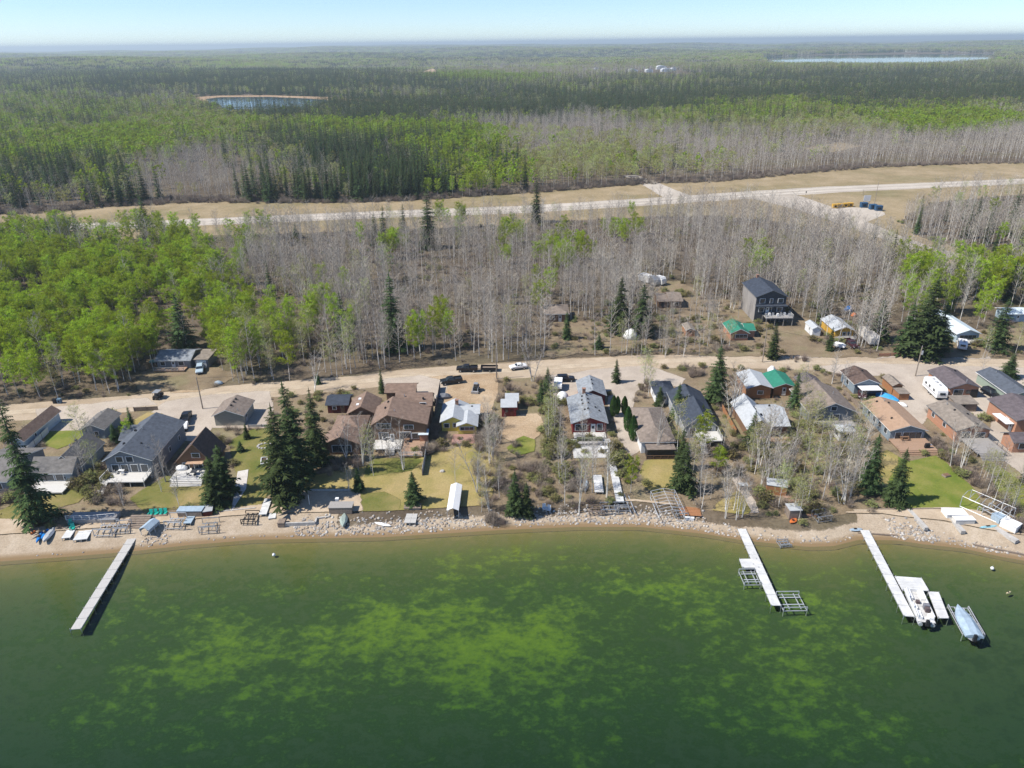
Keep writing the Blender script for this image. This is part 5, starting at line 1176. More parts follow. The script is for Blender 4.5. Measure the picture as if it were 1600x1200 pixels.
SHRUBS = [('bush', [(748, 660), (778, 655), (782, 700), (782, 805), (752, 800), (740, 720)], 46, 'bare brown shrub along the left border of the overgrown lot'),
          ('bush', [(785, 700), (850, 690), (865, 760), (850, 790), (790, 795)], 40, 'bare reddish shrub on the overgrown lot'),
          ('green_bush', [(838, 625), (868, 620), (880, 700), (890, 760), (860, 760), (850, 690)], 46, 'budding shrub along the right border of the overgrown lot'),
          ('bush', [(782, 600), (850, 596), (850, 615), (785, 616)], 12, 'bare shrub behind the white roofed sheds'),
          ('bush', [(870, 740), (905, 720), (925, 790), (890, 805)], 16, 'bare shrub near the water beside the overgrown lot'),
          ('bush', GROVE, 60, 'bare shrub in the grey thicket before the white roofed cottage'), ('green_bush', GROVE, 34, 'budding shrub in the grey thicket before the white roofed cottage'),
          ('bush', [(1450, 690), (1462, 690), (1530, 745), (1610, 815), (1600, 838), (1550, 790), (1500, 745)], 60, 'bare shrub in the long hedge right of the mown lawn'),
          ('green_bush', [(120, 720), (150, 700), (158, 735), (175, 770), (150, 785), (115, 775)], 20, 'budding shrub left of the slate roofed house'),
          ('bush', [(140, 765), (200, 765), (190, 790), (140, 795)], 14, 'bare shrub below the slate roofed house'),
          ('bush', [(663, 668), (682, 668), (682, 705), (664, 712)], 12, 'bare shrub between the brown house and the yellow cottage'),
          ('bush', [(505, 715), (560, 715), (570, 740), (510, 745)], 14, 'bare shrub below the brown hip roofed cottage'),
          ('bush', [(1000, 588), (1022, 600), (1012, 628), (998, 620)], 8, 'shrub beside the drive near the road bend'), ('bush', [(1055, 572), (1100, 570), (1105, 592), (1060, 590)], 14, 'bare shrub between the road and the navy garage'),
          ('bush', [(0, 700), (40, 740), (60, 790), (0, 790)], 14, 'bare shrub at the left edge before the grey roof'), ('bush', [(1230, 556), (1262, 556), (1262, 566), (1235, 566)], 6, 'low brown shrub beside the sandy drive'),
          ('bush', [(1100, 590), (1160, 600), (1150, 640), (1110, 640)], 14, 'bare shrub behind the navy roofed house'), ('green_bush', [(955, 690), (985, 720), (1000, 770), (975, 770), (955, 740)], 8, 'green shrub by the long white dock sections'),
          ('bush', [(740, 800), (790, 806), (800, 812), (745, 816)], 10, 'dark bare shrub overhanging the water')]
def plant_shrubs():
    for kk, pix, n_, lb in SHRUBS:
        for x_, y_ in in_px_poly(pix, n_, len(lb) + n_):
            plant(kk, x_, y_, tz(x_, y_) - .05, TR.uniform(.9, 2.7), TR.uniform(.8, 1.4), lb, lb.replace('shrub', 'shrubs', 1).replace('bare ', ''))
# ---- the woods: the 300 that show largest of every kind stand alone, the rest is one mass
LBL = {'spruce': ('dark pointed spruce in the woods along the highway', 'spruces of the woods'), 'leafy': ('aspen in bright green young leaf in the woods', 'leafing aspens of the woods'),
       'budding': ('aspen in pale yellow green bud in the woods', 'budding aspens of the woods'), 'bare': ('leafless pale barked aspen in the grey woods behind the cottage road', 'leafless aspens of the woods')}
MASS = {'spruce': 'distant mass of dark spruces across the forest', 'leafy': 'distant mass of bright green leafing aspens', 'budding': 'distant mass of pale green budding aspens', 'bare': 'mass of grey leafless aspens across the woods'}
def excl_mask2(x, y):
    k = np.zeros(x.shape, bool)
    for p in KEEPFREE + NOPLANT: k |= inpoly(x, y, p)
    return k
def grow_forest():
    gg = np.random.default_rng(9)
    for key, lst in FOREST.items():
        a = np.concatenate(lst); u, v, dp = proj(a[:, 0], a[:, 1], a[:, 2] + a[:, 3] * .5)
        vis = (u > 0) & (u < 1600); size = np.where(vis, a[:, 3] / dp, 0)
        n_ind = {'spruce': 225, 'leafy': 285, 'budding': 240, 'bare': 185}[key]
        order = np.argsort(-size); ind = order[:n_ind]; rest = order[n_ind:]
        for i in ind:
            plant(key, a[i, 0], a[i, 1], a[i, 2] - .15, a[i, 3], a[i, 4], LBL[key][0], LBL[key][1])
        b = a[rest]; n = len(b); dist = np.hypot(b[:, 0], b[:, 1]); near = dist < 430
        nk = [x[1] for x in KIND[key]]; fk = [x[1] for x in KIND[key + '_far']]
        ix = np.where(near, gg.integers(0, len(nk), n), len(nk) + gg.integers(0, len(fk), n))
        s = b[:, 3] / BASEH[key]; w = s ** .8 * b[:, 4]
        scatter(NAMES[key] + '_forest', MASS[key], nk + fk, b[:, :3] - [0, 0, .15], gg.uniform(0, 6.28, n), np.stack([w, w, s], 1), ix)
        print('FOREST', key, len(a))
    # undergrowth
    x, y, g = grid(150, 420, 3.0, 15); ok = inpoly(x, y, MID) & ~excl_mask(x, y) & (g.random(x.size) < .5); x, y = x[ok], y[ok]; n = len(x); s = g.uniform(.2, .75, n)
    scatter('undergrowth', 'brown bare undergrowth covering the floor of the woods', [q[1] for q in KIND['bush']] + [q[1] for q in KIND['green_bush']][:1], np.stack([x, y, terr(x, y) - .05], 1), g.uniform(0, 6.28, n), np.stack([s * 1.5, s * 1.5, s], 1), np.where(g.random(n) < .85, g.integers(0, 3, n), 3), 'undergrowth')
    x, y, g = grid(380, 520, 2.6, 16); yy = np.interp(x, FX, FY); ok = (y > yy - 2) & (y < yy + 16) & (g.random(x.size) < .7); x, y = x[ok], y[ok]; n = len(x); s = g.uniform(.6, 1.4, n)
    scatter('forest_edge_brush', 'brown brush along the forest edge beyond the highway', [q[1] for q in KIND['bush']], np.stack([x, y, terr(x, y) - .05], 1), g.uniform(0, 6.28, n), np.stack([s * 1.4, s * 1.4, s], 1), g.integers(0, 3, n), 'undergrowth')
    # dead grass, saplings and brush on the unkempt ground between the cottages
    x, y, g = grid(104, 262, 1.9, 25); over = gpoly([(860, 556), (870, 505), (1000, 445), (1095, 462), (1260, 500), (1600, 515), (1700, 556)]); yard = gpoly([(-150, 650), (0, 650), (300, 625), (500, 606), (700, 592), (900, 582), (1080, 570), (1250, 574), (1700, 600), (1750, 850), (1340, 815), (1100, 805), (900, 800), (700, 808), (500, 815), (300, 825), (0, 840), (-200, 860)])
    ok = (inpoly(x, y, yard) | inpoly(x, y, over)) & ~excl_mask2(x, y) & (y > shore(x) + 3.8) & (g.random(x.size) < .16 + .5 * (vnoise(x, y, 9, 41) > .5)); x, y = x[ok], y[ok]; n = len(x); s = g.uniform(.15, .55, n) * (.7 + .9 * vnoise(x, y, 12, 43))
    scatter('lot_brush', 'low dead brush and saplings between the cottages', [q[1] for q in KIND['bush']] + [q[1] for q in KIND['green_bush']], np.stack([x, y, terr(x, y) - .05], 1), g.uniform(0, 6.28, n), np.stack([s * 1.6, s * 1.6, s], 1), np.where(g.random(n) < .6, g.integers(0, 3, n), g.integers(3, 6, n)), 'undergrowth')
    # far canopy
    rows = {k: [] for k in 'sgyb'}
    x, y, g = grid(2600, 6000, 33, 18); x2, y2, g2 = grid(6000, 11500, 52, 19); sc = np.concatenate([np.ones(x.size), np.full(x2.size, 1.45)]); x = np.concatenate([x, x2]); y = np.concatenate([y, y2])
    ok = ~excl_mask(x, y); x, y, sc = x[ok], y[ok], sc[ok]; z = terr(x, y); u, v, dp = proj(x, y, z + 9)
    p = blend(u, v, FARB, (.3, .2, .3, .2)); n1 = vnoise(x, y, 420, 3); n2 = vnoise(x, y * .5, 300, 8); p = p ** 1.2 * np.stack([n1 ** 2 * 1.6 + .03, .2 + 1.6 * n2 ** 2, .6 + n2, .4 + (1 - n2)], 1); p /= p.sum(1, keepdims=True)
    c = (p.cumsum(1) < g.random(x.size)[:, None]).sum(1)
    for k, key in enumerate('sgyb'):
        s = c == k; n = int(s.sum()); q = sc[s]
        scatter('far_canopy', {'s': 'dark evergreen canopy of the forest towards the horizon', 'g': 'bright green canopy of the forest towards the horizon', 'y': 'pale green canopy of the forest towards the horizon', 'b': 'grey leafless canopy of the forest towards the horizon'}[key], CLUMPS[key], np.stack([x[s], y[s], z[s] - .5], 1), g.uniform(0, 6.28, n), np.stack([q, q, np.ones(n)], 1), g.integers(0, 2, n))
# ================================================================== vehicles and yard things
def paint(name, c, rough=.3): return mat('paint_' + name, c, rough, .04, 1, spec=.5)
TYRE = mat('tyre_rubber', (.02, .02, .02), .9, .2); LAMP = mat('lamp_glass', (.75, .75, .7), .2, .05); TAIL = mat('tail_lamp', (.35, .02, .02), .3, .1)
def heading(a, b, z=.6):
    """rear pixel, front pixel -> ground middle, angle, length"""
    p, q = P(*a, LAND + z), P(*b, LAND + z); d = q - p
    return (p + q) / 2, math.atan2(d.y, d.x), d.length
def wheel(o, x, y, r=.37, w=.26):
    t = MB(); n = 12; ring = [(x + r * math.cos(2 * math.pi * k / n), r + r * math.sin(2 * math.pi * k / n)) for k in range(n)]
    t.prism(ring, 'y', y - w / 2, y + w / 2); t_ = t.build('wheel', TYRE, o)
    h = MB(); s = 1 if y > 0 else -1; ring = [(x + r * .58 * math.cos(2 * math.pi * k / 8), r + r * .58 * math.sin(2 * math.pi * k / 8)) for k in range(8)]
    h.prism(ring, 'y', y + s * w / 2, y + s * (w / 2 + .02)); h.build('rim', GALV, t_)
def cabin(o, m_, x0, x1, fx0, fx1, w, z0, z1, name='cab'):
    """tapered greenhouse: glass band with painted roof"""
    a = w / 2; b = w / 2 * .84
    g = MB(); g.loft([[(x0, -a, z0), (x1, -a, z0), (x1, a, z0), (x0, a, z0)], [(fx0, -b, z1), (fx1, -b, z1), (fx1, b, z1), (fx0, b, z1)]]); c = g.build(name, GLASS, o)
    r = MB(); r.loft([[(fx0 - .05, -b - .02, z1), (fx1 + .05, -b - .02, z1), (fx1 + .05, b + .02, z1), (fx0 - .05, b + .02, z1)], [(fx0 + .1, -b * .9, z1 + .09), (fx1 - .1, -b * .9, z1 + .09), (fx1 - .1, b * .9, z1 + .09), (fx0 + .1, b * .9, z1 + .09)]]); r.build('roof', m_, o)
    p = MB()
    for s in (-1, 1):
        for t in (.03, .45, .97):
            xb = x0 + (x1 - x0) * t; xt = fx0 + (fx1 - fx0) * t; p.tube([(xb, s * (a + .005), z0), (xt, s * (b + .01), z1)], .055, 4)
    p.build('pillars', m_, o); return c
def car_body(o, m_, prof, w, z_b=.3):
    """side profile (x,z) lofted across the width with rounded sides"""
    rings = []
    for y, k in ((-w / 2, .90), (-w / 2 + .12, 1.0), (w / 2 - .12, 1.0), (w / 2, .90)):
        rings.append([(x * (.985 if k < 1 else 1), y, z_b + .15 + (z - z_b) * k - .15 * (z <= z_b + .01)) for x, z in prof])
    b = MB(); b.loft(rings); return b.build('body', m_, o)
def pickup(label, rear, front, m_, bed=None, length=None):
    c, a, ln = heading(rear, front); s = (length or 5.6) / 5.6
    o = thing('pickup_truck', label, 'pickup', (c.x, c.y, tz(c.x, c.y) + .12), a)
    car_body(o, m_, [(-2.8, .45), (-2.8, 1.02), (.0, 1.02), (1.55, 1.12), (2.6, 1.02), (2.8, .85), (2.8, .45)], 1.95)
    cabin(o, m_, -.75, 1.5, -.55, .75, 1.8, 1.1, 1.72)
    b = MB(); b.box(-1.75, 0, 1.12, 1.75, 1.5, .03); b.build('bed_floor', bed or BLACKP, o, fix=False)
    for nm, (x, y, sx, sy) in {'bed_side': (-1.75, .88, 1.95, .14), 'bed_side.': (-1.75, -.88, 1.95, .14), 'tailgate': (-2.72, 0, .1, 1.8)}.items(): MB().box(x, y, .9, sx, sy, .55).build(nm.strip('.'), m_, o, fix=False)
    for x in (-1.75, 1.75):
        for y in (-.88, .88): wheel(o, x, y)
    for y in (-.65, .65): MB().box(2.79, y, .72, .08, .38, .2).build('headlight', LAMP, o, fix=False); MB().box(-2.8, y * 1.25, .75, .06, .16, .3).build('tail_light', TAIL, o, fix=False)
    return o
def suv(label, rear, front, m_, sedan=False):
    c, a, ln = heading(rear, front); o = thing('parked_car', label, 'car', (c.x, c.y, tz(c.x, c.y) + .12), a)
    car_body(o, m_, [(-2.35, .4), (-2.35, 1.0), (1.0, 1.0), (2.1, .88), (2.35, .7), (2.35, .4)] if not sedan else [(-2.35, .4), (-2.35, .92), (-1.4, .98), (.9, .95), (2.1, .8), (2.35, .6), (2.35, .4)], 1.88)
    if sedan: cabin(o, m_, -1.6, 1.0, -.9, .25, 1.66, .95, 1.42)
    else: cabin(o, m_, -2.25, 1.05, -2.0, .35, 1.74, 1.02, 1.68)
    for x in (-1.4, 1.42):
        for y in (-.85, .85): wheel(o, x, y, .35)
    for y in (-.62, .62): MB().box(2.34, y, .66, .08, .36, .16).build('headlight', LAMP, o, fix=False); MB().box(-2.35, y * 1.2, .75, .06, .2, .22).build('tail_light', TAIL, o, fix=False)
    return o
def camper(label, rear, front, ln=7.4, m_=None, w=2.4, h=2.5, windows=True, name='camper_trailer', cat='camper'):
    c, a, _ = heading(rear, front); m_ = m_ or WHITEP; o = thing(name, label, cat, (c.x, c.y, tz(c.x, c.y) + .1), a); k = ln / 2
    b = MB(); prof = [(-k, .55), (-k, h * .92 + .3), (-k + .35, h + .5), (k - .9, h + .5), (k - .2, h * .85 + .3), (k, h * .5 + .4), (k, .75), (k - .4, .55)]
    b.prism(prof, 'y', -w / 2, w / 2); b.build('body', m_, o)
    if windows:
        for s in (-1, 1):
            for x in (-k * .6, -k * .1, k * .5): MB().box(x, s * (w / 2 + .01), 1.6, .8, .05, .6).build('window', GLASS, o, fix=False)
            MB().box(0, s * (w / 2 + .008), 1.15, ln * .8, .03, .14).build('stripe', mat('stripe_grey', (.25, .25, .27)), o, fix=False)
        MB().box(k - .05, 0, 1.5, .25, 1.2, .5).build('front_window', GLASS, o, fix=False)
        for x in (-k * .5, 0, k * .4): MB().box(x, .2, h + .5, .5, .5, .16).build('roof_hatch', mat('hatch_grey', (.35, .35, .36)), o, fix=False)
        MB().box(-k * .15, -.1, h + .5, .9, .8, .28).build('air_conditioner', WHITEP, o, fix=False)
    for s in (-1, 1):
        for x in (-.5, .4): wheel(o, x, s * (w / 2 - .15), .34)
    MB().tube([(k, 0, .55), (k + 1.1, 0, .55)], .07, 5).build('tow_bar', BLACKP, o); return o
def trailer(label, rear, front, ln=3.6, w=1.7, m_=None, load=None):
    c, a, _ = heading(rear, front); o = thing('utility_trailer', label, 'trailer', (c.x, c.y, tz(c.x, c.y) + .1), a); m_ = m_ or BLACKP
    MB().box(0, 0, .6, ln, w, .1).build('floor', WOODP, o, fix=False)
    for y in (-w / 2, w / 2): MB().box(0, y, .6, ln, .07, .6).build('side_panel', m_, o, fix=False); wheel(o, -.2, y * 1.12, .32)
    for x in (-ln / 2, ln / 2): MB().box(x, 0, .6, .07, w - .1, .6).build('end_panel', m_, o, fix=False)
    MB().tube([(ln / 2, 0, .55), (ln / 2 + 1.2, 0, .5)], .06, 5).build('tow_bar', m_, o)
    return o
def hull(o, ln, w, h, m_, name='hull', z=0, flip=False, blunt=.75):
    rings = []; n = 9
    for i in range(n):
        t = i / (n - 1); x = -ln / 2 + ln * t; k = blunt + (1 - blunt) * min(1, t * 3) if t < .33 else max(.02, (1 - ((t - .33) / .67) ** 2.2)); hw_ = w / 2 * k
        zt = z + (h * (1 + .15 * t)); zb = z + h * .1 + h * .5 * max(0, t - .75) * 2
        pr = [(-hw_, zt), (-hw_ * .85, z + h * .45), (-hw_ * .25, zb), (hw_ * .25, zb), (hw_ * .85, z + h * .45), (hw_, zt)]
        if flip: pr = [(y, 2 * z + h * 1.1 - zz) for y, zz in pr]
        rings.append([(x, y, zz) for y, zz in pr])
    b = MB(); b.loft(rings); return b.build(name, m_, o)
BLUEB = paint('bright_blue', (.02, .22, .62)); TEAL = paint('teal', (.01, .38, .30), .5); TARP = mat('blue_tarp', (.05, .33, .62), .5, .25, 1.2); COVER = mat('boat_cover', (.33, .42, .50), .7, .15, 1.5); GCANVAS = mat('green_canvas', (.30, .36, .32), .7, .2)
pickup('silver grey pickup on the gravel drive at the left', (77, 651), (54, 671), paint('silver_grey', (.16, .18, .21)), length=5.8)
pickup('black pickup with dark red bed beside the slate roofed house', (285, 668), (296, 640), paint('black', (.012, .012, .016)), mat('red_load', (.16, .02, .02)))
o = camper('small white covered trailer behind the black pickup', (289, 662), (286, 674), 3.0, windows=False, w=1.7, h=1.0, name='covered_trailer', cat='trailer')
suv('pale blue jeep parked before the woods carport', (314, 570), (311, 586), paint('pale_blue', (.42, .52, .58)))
pickup('dark green black pickup on the dirt yard by the yellow cottage', (720, 594), (690, 598), paint('charcoal', (.018, .022, .026)))
pickup('black pickup on the road pulling a trailer', (745, 577), (715, 577), paint('black', (.012, .012, .016)))
trailer('black dump trailer hitched to the pickup on the road', (777, 576), (752, 576), 4.4, 2.0)
suv('white sedan parked at the far edge of the road', (822, 572), (797, 575), paint('white', (.72, .72, .72)), True)
suv('black car behind the red garage', (869, 593), (898, 592), paint('black', (.012, .012, .016)), False)
camper('small white cargo trailer left of the red garage', (873, 596), (871, 611), 4.2, windows=False, w=2.0, h=1.7, name='cargo_trailer', cat='trailer')
camper('white travel camper beside the brick garage', (1447, 600), (1473, 625), 7.8)
suv('black car between the brick garage and the sage garage', (1536, 609), (1560, 622), paint('black', (.012, .012, .016)))
suv('dark car under the white carport', (1347, 610), (1347, 622), paint('wine', (.05, .015, .02)), True)
pickup('dark red pickup before the mustard cabin', (1318, 530), (1342, 547), paint('wine', (.05, .015, .02)))
camper('long covered camper in cream tarpaulin right of the mustard cabin', (1343, 517), (1370, 543), 9.5, mat('cream_cover', (.62, .58, .52), .8, .1), windows=False)
camper('white rounded camper before the pale roofed cottage', (1501, 536), (1504, 549), 4.4, w=2.1, h=1.9)
camper('white camper left of the mustard cabin by the road', (1307, 540), (1316, 542), 3.2, w=1.6, h=.9, windows=False, name='covered_trailer', cat='trailer')
for i, (a_, b_, l_) in enumerate([((1003, 437), (1015, 441), 'white trailer, left of the old campers in the upper clearing'), ((1016, 440), (1027, 446), 'silver trailer in the middle of the old campers in the upper clearing'), ((1026, 441), (1036, 444), 'short white trailer, right of the old campers in the upper clearing')]): camper(l_, a_, b_, 5.2 - i * .6, WHITEP if i != 1 else GALV, windows=False, name='old_camper')
trailer('black trailer standing against the large brown house', (674, 632), (672, 620), 4.0, 1.8)
# skid steer
b_ = G(744, 611); o = thing('skid_steer', 'black and grey skid steer loader on the dirt yard', 'loader', b_, math.radians(-100))
MB().box(0, 0, .45, 2.2, 1.1, .7).box(-.9, 0, 1.1, .7, 1.1, .4).build('chassis', BLACKP, o, fix=False); MB().box(.1, 0, 1.15, 1.1, .95, 1.0, taper=.9).build('cab', GLASS, o, fix=False); MB().box(.1, 0, 2.13, 1.1, 1.0, .1).build('cab_roof', GALV, o, fix=False); MB().box(1.6, 0, .1, .6, 1.8, .55).build('bucket', mat('bucket_steel', (.3, .3, .3)), o, fix=False)
for y in (-.65, .65): MB().tube([(-1.0, y, 1.5), (.9, y, 1.1), (1.5, y, .4)], .1, 5).build('lift_arm', GALV, o); wheel(o, -.65, y, .42, .3); wheel(o, .65, y, .42, .3)
# cart with roof
b_ = G(248, 622); o = thing('utility_cart', 'black utility cart with grey roof beside the left road', 'cart', b_, math.radians(85))
MB().box(0, 0, .45, 2.8, 1.4, .55).build('body', BLACKP, o, fix=False); MB().box(-.2, 0, 1.9, 2.0, 1.5, .1).build('roof', GALV, o, fix=False)
for x in (-1.1, .7):
    for y in (-.65, .65): MB().tube([(x, y, .9), (x * .9, y, 1.95)], .04, 4).build('roof_post', BLACKP, o); wheel(o, x * 1.0, y, .33)
MB().box(-.3, 0, .95, .5, 1.2, .55).build('seat', mat('seat_grey', (.1, .1, .1)), o, fix=False)
# bins, signs at the gravel pad and along the road
def bin_(px, py, label, m_, w=1.8, dd=1.4, hh=1.4, lid=None, group=None, cat='bin', name='waste_bin'):
    p = G(px, py); o = thing(name, label, cat, p, RND.uniform(-.1, .1), group); MB().box(0, 0, .06, w, dd, hh, taper=1.06).build('body', m_, o, fix=False); MB().box(0, -.05, hh + .06, w * 1.1, dd * 1.05, .1).build('lid', lid or m_, o, fix=False); MB().box(0, -dd * .54, hh * .35, w * .5, .06, hh * .4).build('opening', BLACKP, o, fix=False)
YB = mat('bin_yellow', (.62, .36, .05)); BB = mat('bin_blue', (.03, .09, .18))
for i, x_ in enumerate((1304, 1312, 1320, 1328)): bin_(x_, 325 - i * .7, ['leftmost', 'second', 'third', 'rightmost'][i] + ' of the four yellow bins by the gravel pad', YB, 2.4, 1.8, 1.9, group='yellow bins by the gravel pad')
for x_, y_, l_ in ((1349, 324, 'large dark blue bin under the white notice board'), (1363, 327, 'middle dark blue bin right of the notice board'), (1372, 329, 'rightmost blue bin by the gravel pad')): bin_(x_, y_, l_, BB, 3.2, 2.2, 2.4)
p = G(1353, 321); o = thing('notice_board', 'white notice board behind the blue bins', 'sign', p); MB().box(0, 0, 2.2, 3.6, .12, 3.0).build('panel', WHITEP, o, fix=False)
for x_ in (-1.5, 1.5): MB().box(x_, .12, 0, .14, .12, 5.0).build('post', WOODP, o, fix=False)
bin_(87, 630, 'black bin on the verge of the left road', BLACKP, .8, .8, 1.1); bin_(94, 630, 'blue bin on the verge of the left road', mat('bin_blue_grey', (.12, .2, .28)), .8, .8, 1.1)
p = G(1259, 305); o = thing('road_sign', 'small dark road sign at the highway junction', 'sign', p); MB().box(0, 0, 0, .1, .1, 1.6).build('post', WOODP, o, fix=False); MB().box(0, -.07, 1.4, .7, .05, .7).build('panel', BLACKP, o, fix=False)
# power poles
def pole(px, py, ty, label, arm=True, tf=False):
    p = G(px, py); h_ = height_to(px, py, ty, p.z); o = thing('power_pole', label, 'pole', p); MB().tube([(0, 0, -.4), (0, 0, h_)], [.17, .11], 8).build('post', mat('pole_wood', (.30, .25, .20), .9, .2), o)
    if arm: MB().box(0, 0, h_ - .6, 1.8, .1, .12).build('crossarm', WOODP, o, fix=False)
    for x_ in (-.7, 0, .7) if arm else (0,): MB().tube([(x_, 0, h_ - .5), (x_, 0, h_ - .1 if arm else h_ + .2)], .06, 5).build('insulator', GALV, o)
    if tf: MB().tube([(.3, -.15, h_ - 2.2), (.3, -.15, h_ - 1.2)], .25, 8).build('transformer', GALV, o)
    return Vector((p.x, p.y, p.z + h_ - .15))
T1 = pole(1430, 588, 541, 'grey wooden power pole beside the white camper', False, True); T2 = pole(317, 639, 590, 'wooden power pole behind the black pickup', False); T3 = pole(1191, 566, 512, 'wooden power pole left of the sandy drive'); T4 = pole(776, 592, 545, 'thin wooden power pole behind the overgrown lot', False)
T5 = pole(1366, 320, 284, 'tall thin power pole beside the notice board', False); pole(1348, 305, 296, 'low post beside the highway right of the junction', False); pole(1148, 314, 296, 'post beside the highway left of the junction', False); pole(425, 82, 65, 'radio mast on the horizon at the left', False)
def wire(a, b, label, sag=1.2):
    pts = [a.lerp(b, t / 12) - Vector((0, 0, sag * 4 * (t / 12) * (1 - t / 12))) for t in range(13)]
    mb = MB(); mb.tube(pts, .032, 3); tag(mb.build('power_line', BLACKP), label, 'power line')
wire(T1, Vector((T1.x + 70, T1.y + 1, T1.z)), 'black power line running right from the pole by the white camper'); wire(T3, T1, 'black power line between the poles at the right'); wire(T4, T3, 'black power line above the road in the middle'); wire(T2, T4, 'black power line from the left pole to the middle pole')
# yard things
def cover(px, py, ln, w, h, rz, m_, label, name, cat):
    p = G(px, py); o = thing(name, label, cat, p, rz); rings = []
    for i in range(7):
        t = i / 6; k = math.sin(math.pi * (.12 + .8 * t)) ** .5; x = -ln / 2 + ln * t; rings.append([(x, -w / 2 * k, .1), (x, -w / 2 * k, h * .55 * k), (x, -w * .12, h * k * RND.uniform(.9, 1.1)), (x, w * .12, h * k), (x, w / 2 * k, h * .55 * k), (x, w / 2 * k, .1)])
    MB().loft(rings).build('canvas', m_, o); MB().box(0, 0, 0, ln * .6, w * .6, .12).build('skid', WOODP, o, fix=False); return o
cover(693, 622, 3.6, 2.0, 1.3, .2, mat('cover_grey', (.16, .17, .19)), 'grey covered load beside the large brown house', 'covered_load', 'tarp')
cover(1386, 624, 5.2, 2.6, 1.4, -.9, TARP, 'bright blue tarpaulin heap behind the tan roofed cottage', 'tarpaulin_heap', 'tarp'); cover(1408, 634, 2.4, 1.2, .9, -.6, WHITEP, 'small white covered boat beside the blue tarpaulin', 'covered_boat', 'boat')
cover(1205, 584, 3.6, 2.2, 2.2, 1.3, paint('white', (.72, .72, .72)), 'white blue boat top behind the green metal roof', 'covered_boat', 'boat'); cover(240, 566, 2.2, 1.2, .8, .3, mat('tarp_teal', (.2, .4, .4)), 'pale teal heap left of the grey cabin', 'tarpaulin_heap', 'tarp'); cover(1325, 486, 2.4, 2.0, 1.8, .3, BLUEB, 'blue tarpaulin in the woods above the mustard cabin', 'tarpaulin_heap', 'tarp'); cover(1334, 494, 1.6, 1.4, 1.2, .3, mat('orange_tarp', (.6, .2, .08)), 'orange tarpaulin in the woods above the mustard cabin', 'tarpaulin_heap', 'tarp'); cover(342, 600, 2, 1.4, .9, .1, COVER, 'grey blue covered heap by the road before the grey cabin', 'tarpaulin_heap', 'tarp')
def dome(px, py, r_, label, h=None):
    p = G(px, py); o = thing('dome_tent', label, 'tent', p); rings = []; n = 12; h = h or r_ * 1.3
    for i in range(5):
        t = i / 4; rr = r_ * math.cos(t * 1.45); rings.append([(rr * math.cos(6.283 * k / n), rr * math.sin(6.283 * k / n), .02 + h * math.sin(t * 1.45)) for k in range(n)])
    MB().loft(rings).build('canvas', WHITEP, o, smooth=True); MB().prism([(-.5, 0), (.5, 0), (0, 1.5)], 'y', -r_ * 1.0, -r_ * .8).build('door_flap', GALV, o)
dome(879, 624, 1.6, 'white dome tent left of the red house'); dome(985, 528, 2.2, 'white round tent below the twin spruces across the road')
# cedars
for i, (bx_, by_, ty_) in enumerate(((958, 651, 619), (964, 648, 620), (975, 648, 620), (980, 674, 636), (988, 689, 650))):
    p = G(bx_, by_); h_ = height_to(bx_, by_, ty_, p.z); o = thing('cedar_tree', ['front left of the paired columnar cedars by the red house', 'back right of the paired columnar cedars by the red house', 'single columnar cedar at the top of the right row', 'middle columnar cedar of the right row', 'lowest columnar cedar beside the brown hip roof'][i], 'tree', p, 0, 'columnar cedars along the drive')
    tr = MB(); tr.tube([(0, 0, -.2), (0, 0, h_ * .9)], [.1, .03], 5); tr.build('trunk', M_DBARK, o); cr = MB(); g_ = random.Random(i)
    for k in range(1500):
        t = g_.random() ** .8; rr = .72 * h_ / 4.5 * math.sin(math.pi * min(1, .12 + t * .88)) ** .7 * g_.uniform(.75, 1.08); a = g_.uniform(0, 6.283); c = Vector((rr * math.cos(a), rr * math.sin(a), .25 + t * (h_ - .3))); up_ = Vector((math.cos(a) * .3, math.sin(a) * .3, 1)).normalized() * .32; sd = Vector((-math.sin(a), math.cos(a), g_.uniform(-.5, .5))).normalized() * .15
        cr.face([c - sd, c + sd, c + up_])
    cr.build('crown', M_CEDAR, o, fix=False)
def fence(pix, h_, m_, label, name='board_fence', z=None, board=.0):
    pts = [G(*q) for q in pix]; o = thing(name, label, 'fence', pts[0])
    for i in range(len(pts) - 1):
        a, c = pts[i] - pts[0], pts[i + 1] - pts[0]; ln = (c - a).length; n = max(1, int(ln / 2.4)); an = math.atan2((c - a).y, (c - a).x)
        for k in range(n):
            q = a.lerp(c, (k + .5) / n); MB().box(q.x, q.y, .08, ln / n - .12, .06, h_ - .08, an).build('panel', m_, o, fix=False); q = a.lerp(c, k / n); MB().box(q.x, q.y, -.2, .12, .12, h_ + .3, an).build('post', WOODP, o, fix=False)
fence([(44, 708), (77, 676)], 1.5, TRIM_W, 'white board fence slanting beside the green lawn at the left'); fence([(680, 650), (688, 606)], 1.8, W_DARK, 'dark board fence between the brown house and the yellow cottage'); fence([(660, 744), (668, 700)], 1.6, W_LGREY, 'grey board fence running down the lawn right of the brown house'); fence([(388, 668), (430, 667)], .7, CONC, 'low grey fence behind the garden right of the garage'); fence([(210, 643), (248, 641)], 1.1, WOODP, 'low board fence behind the slate roofed house'); fence([(1128, 640), (1150, 680)], 1.4, W_WOOD, 'reddish board fence right of the navy roofed house'); fence([(1318, 616), (1344, 640)], 1.2, WOODP, 'board fence left of the tan roofed cottage'); fence([(1372, 557), (1408, 556)], .9, W_BRICK, 'low red fence by the road below the spruces')
p = G(414, 698); o = thing('fire_ring', 'round stone fire ring with reddish shrub on the lawn', 'fire pit', p)
for k in range(14): MB().box(1.5 * math.cos(k * .449), 1.1 * math.sin(k * .449), -.05, .5, .45, .4, k * .45, taper=.8).build('stone', CONC, o, fix=False)
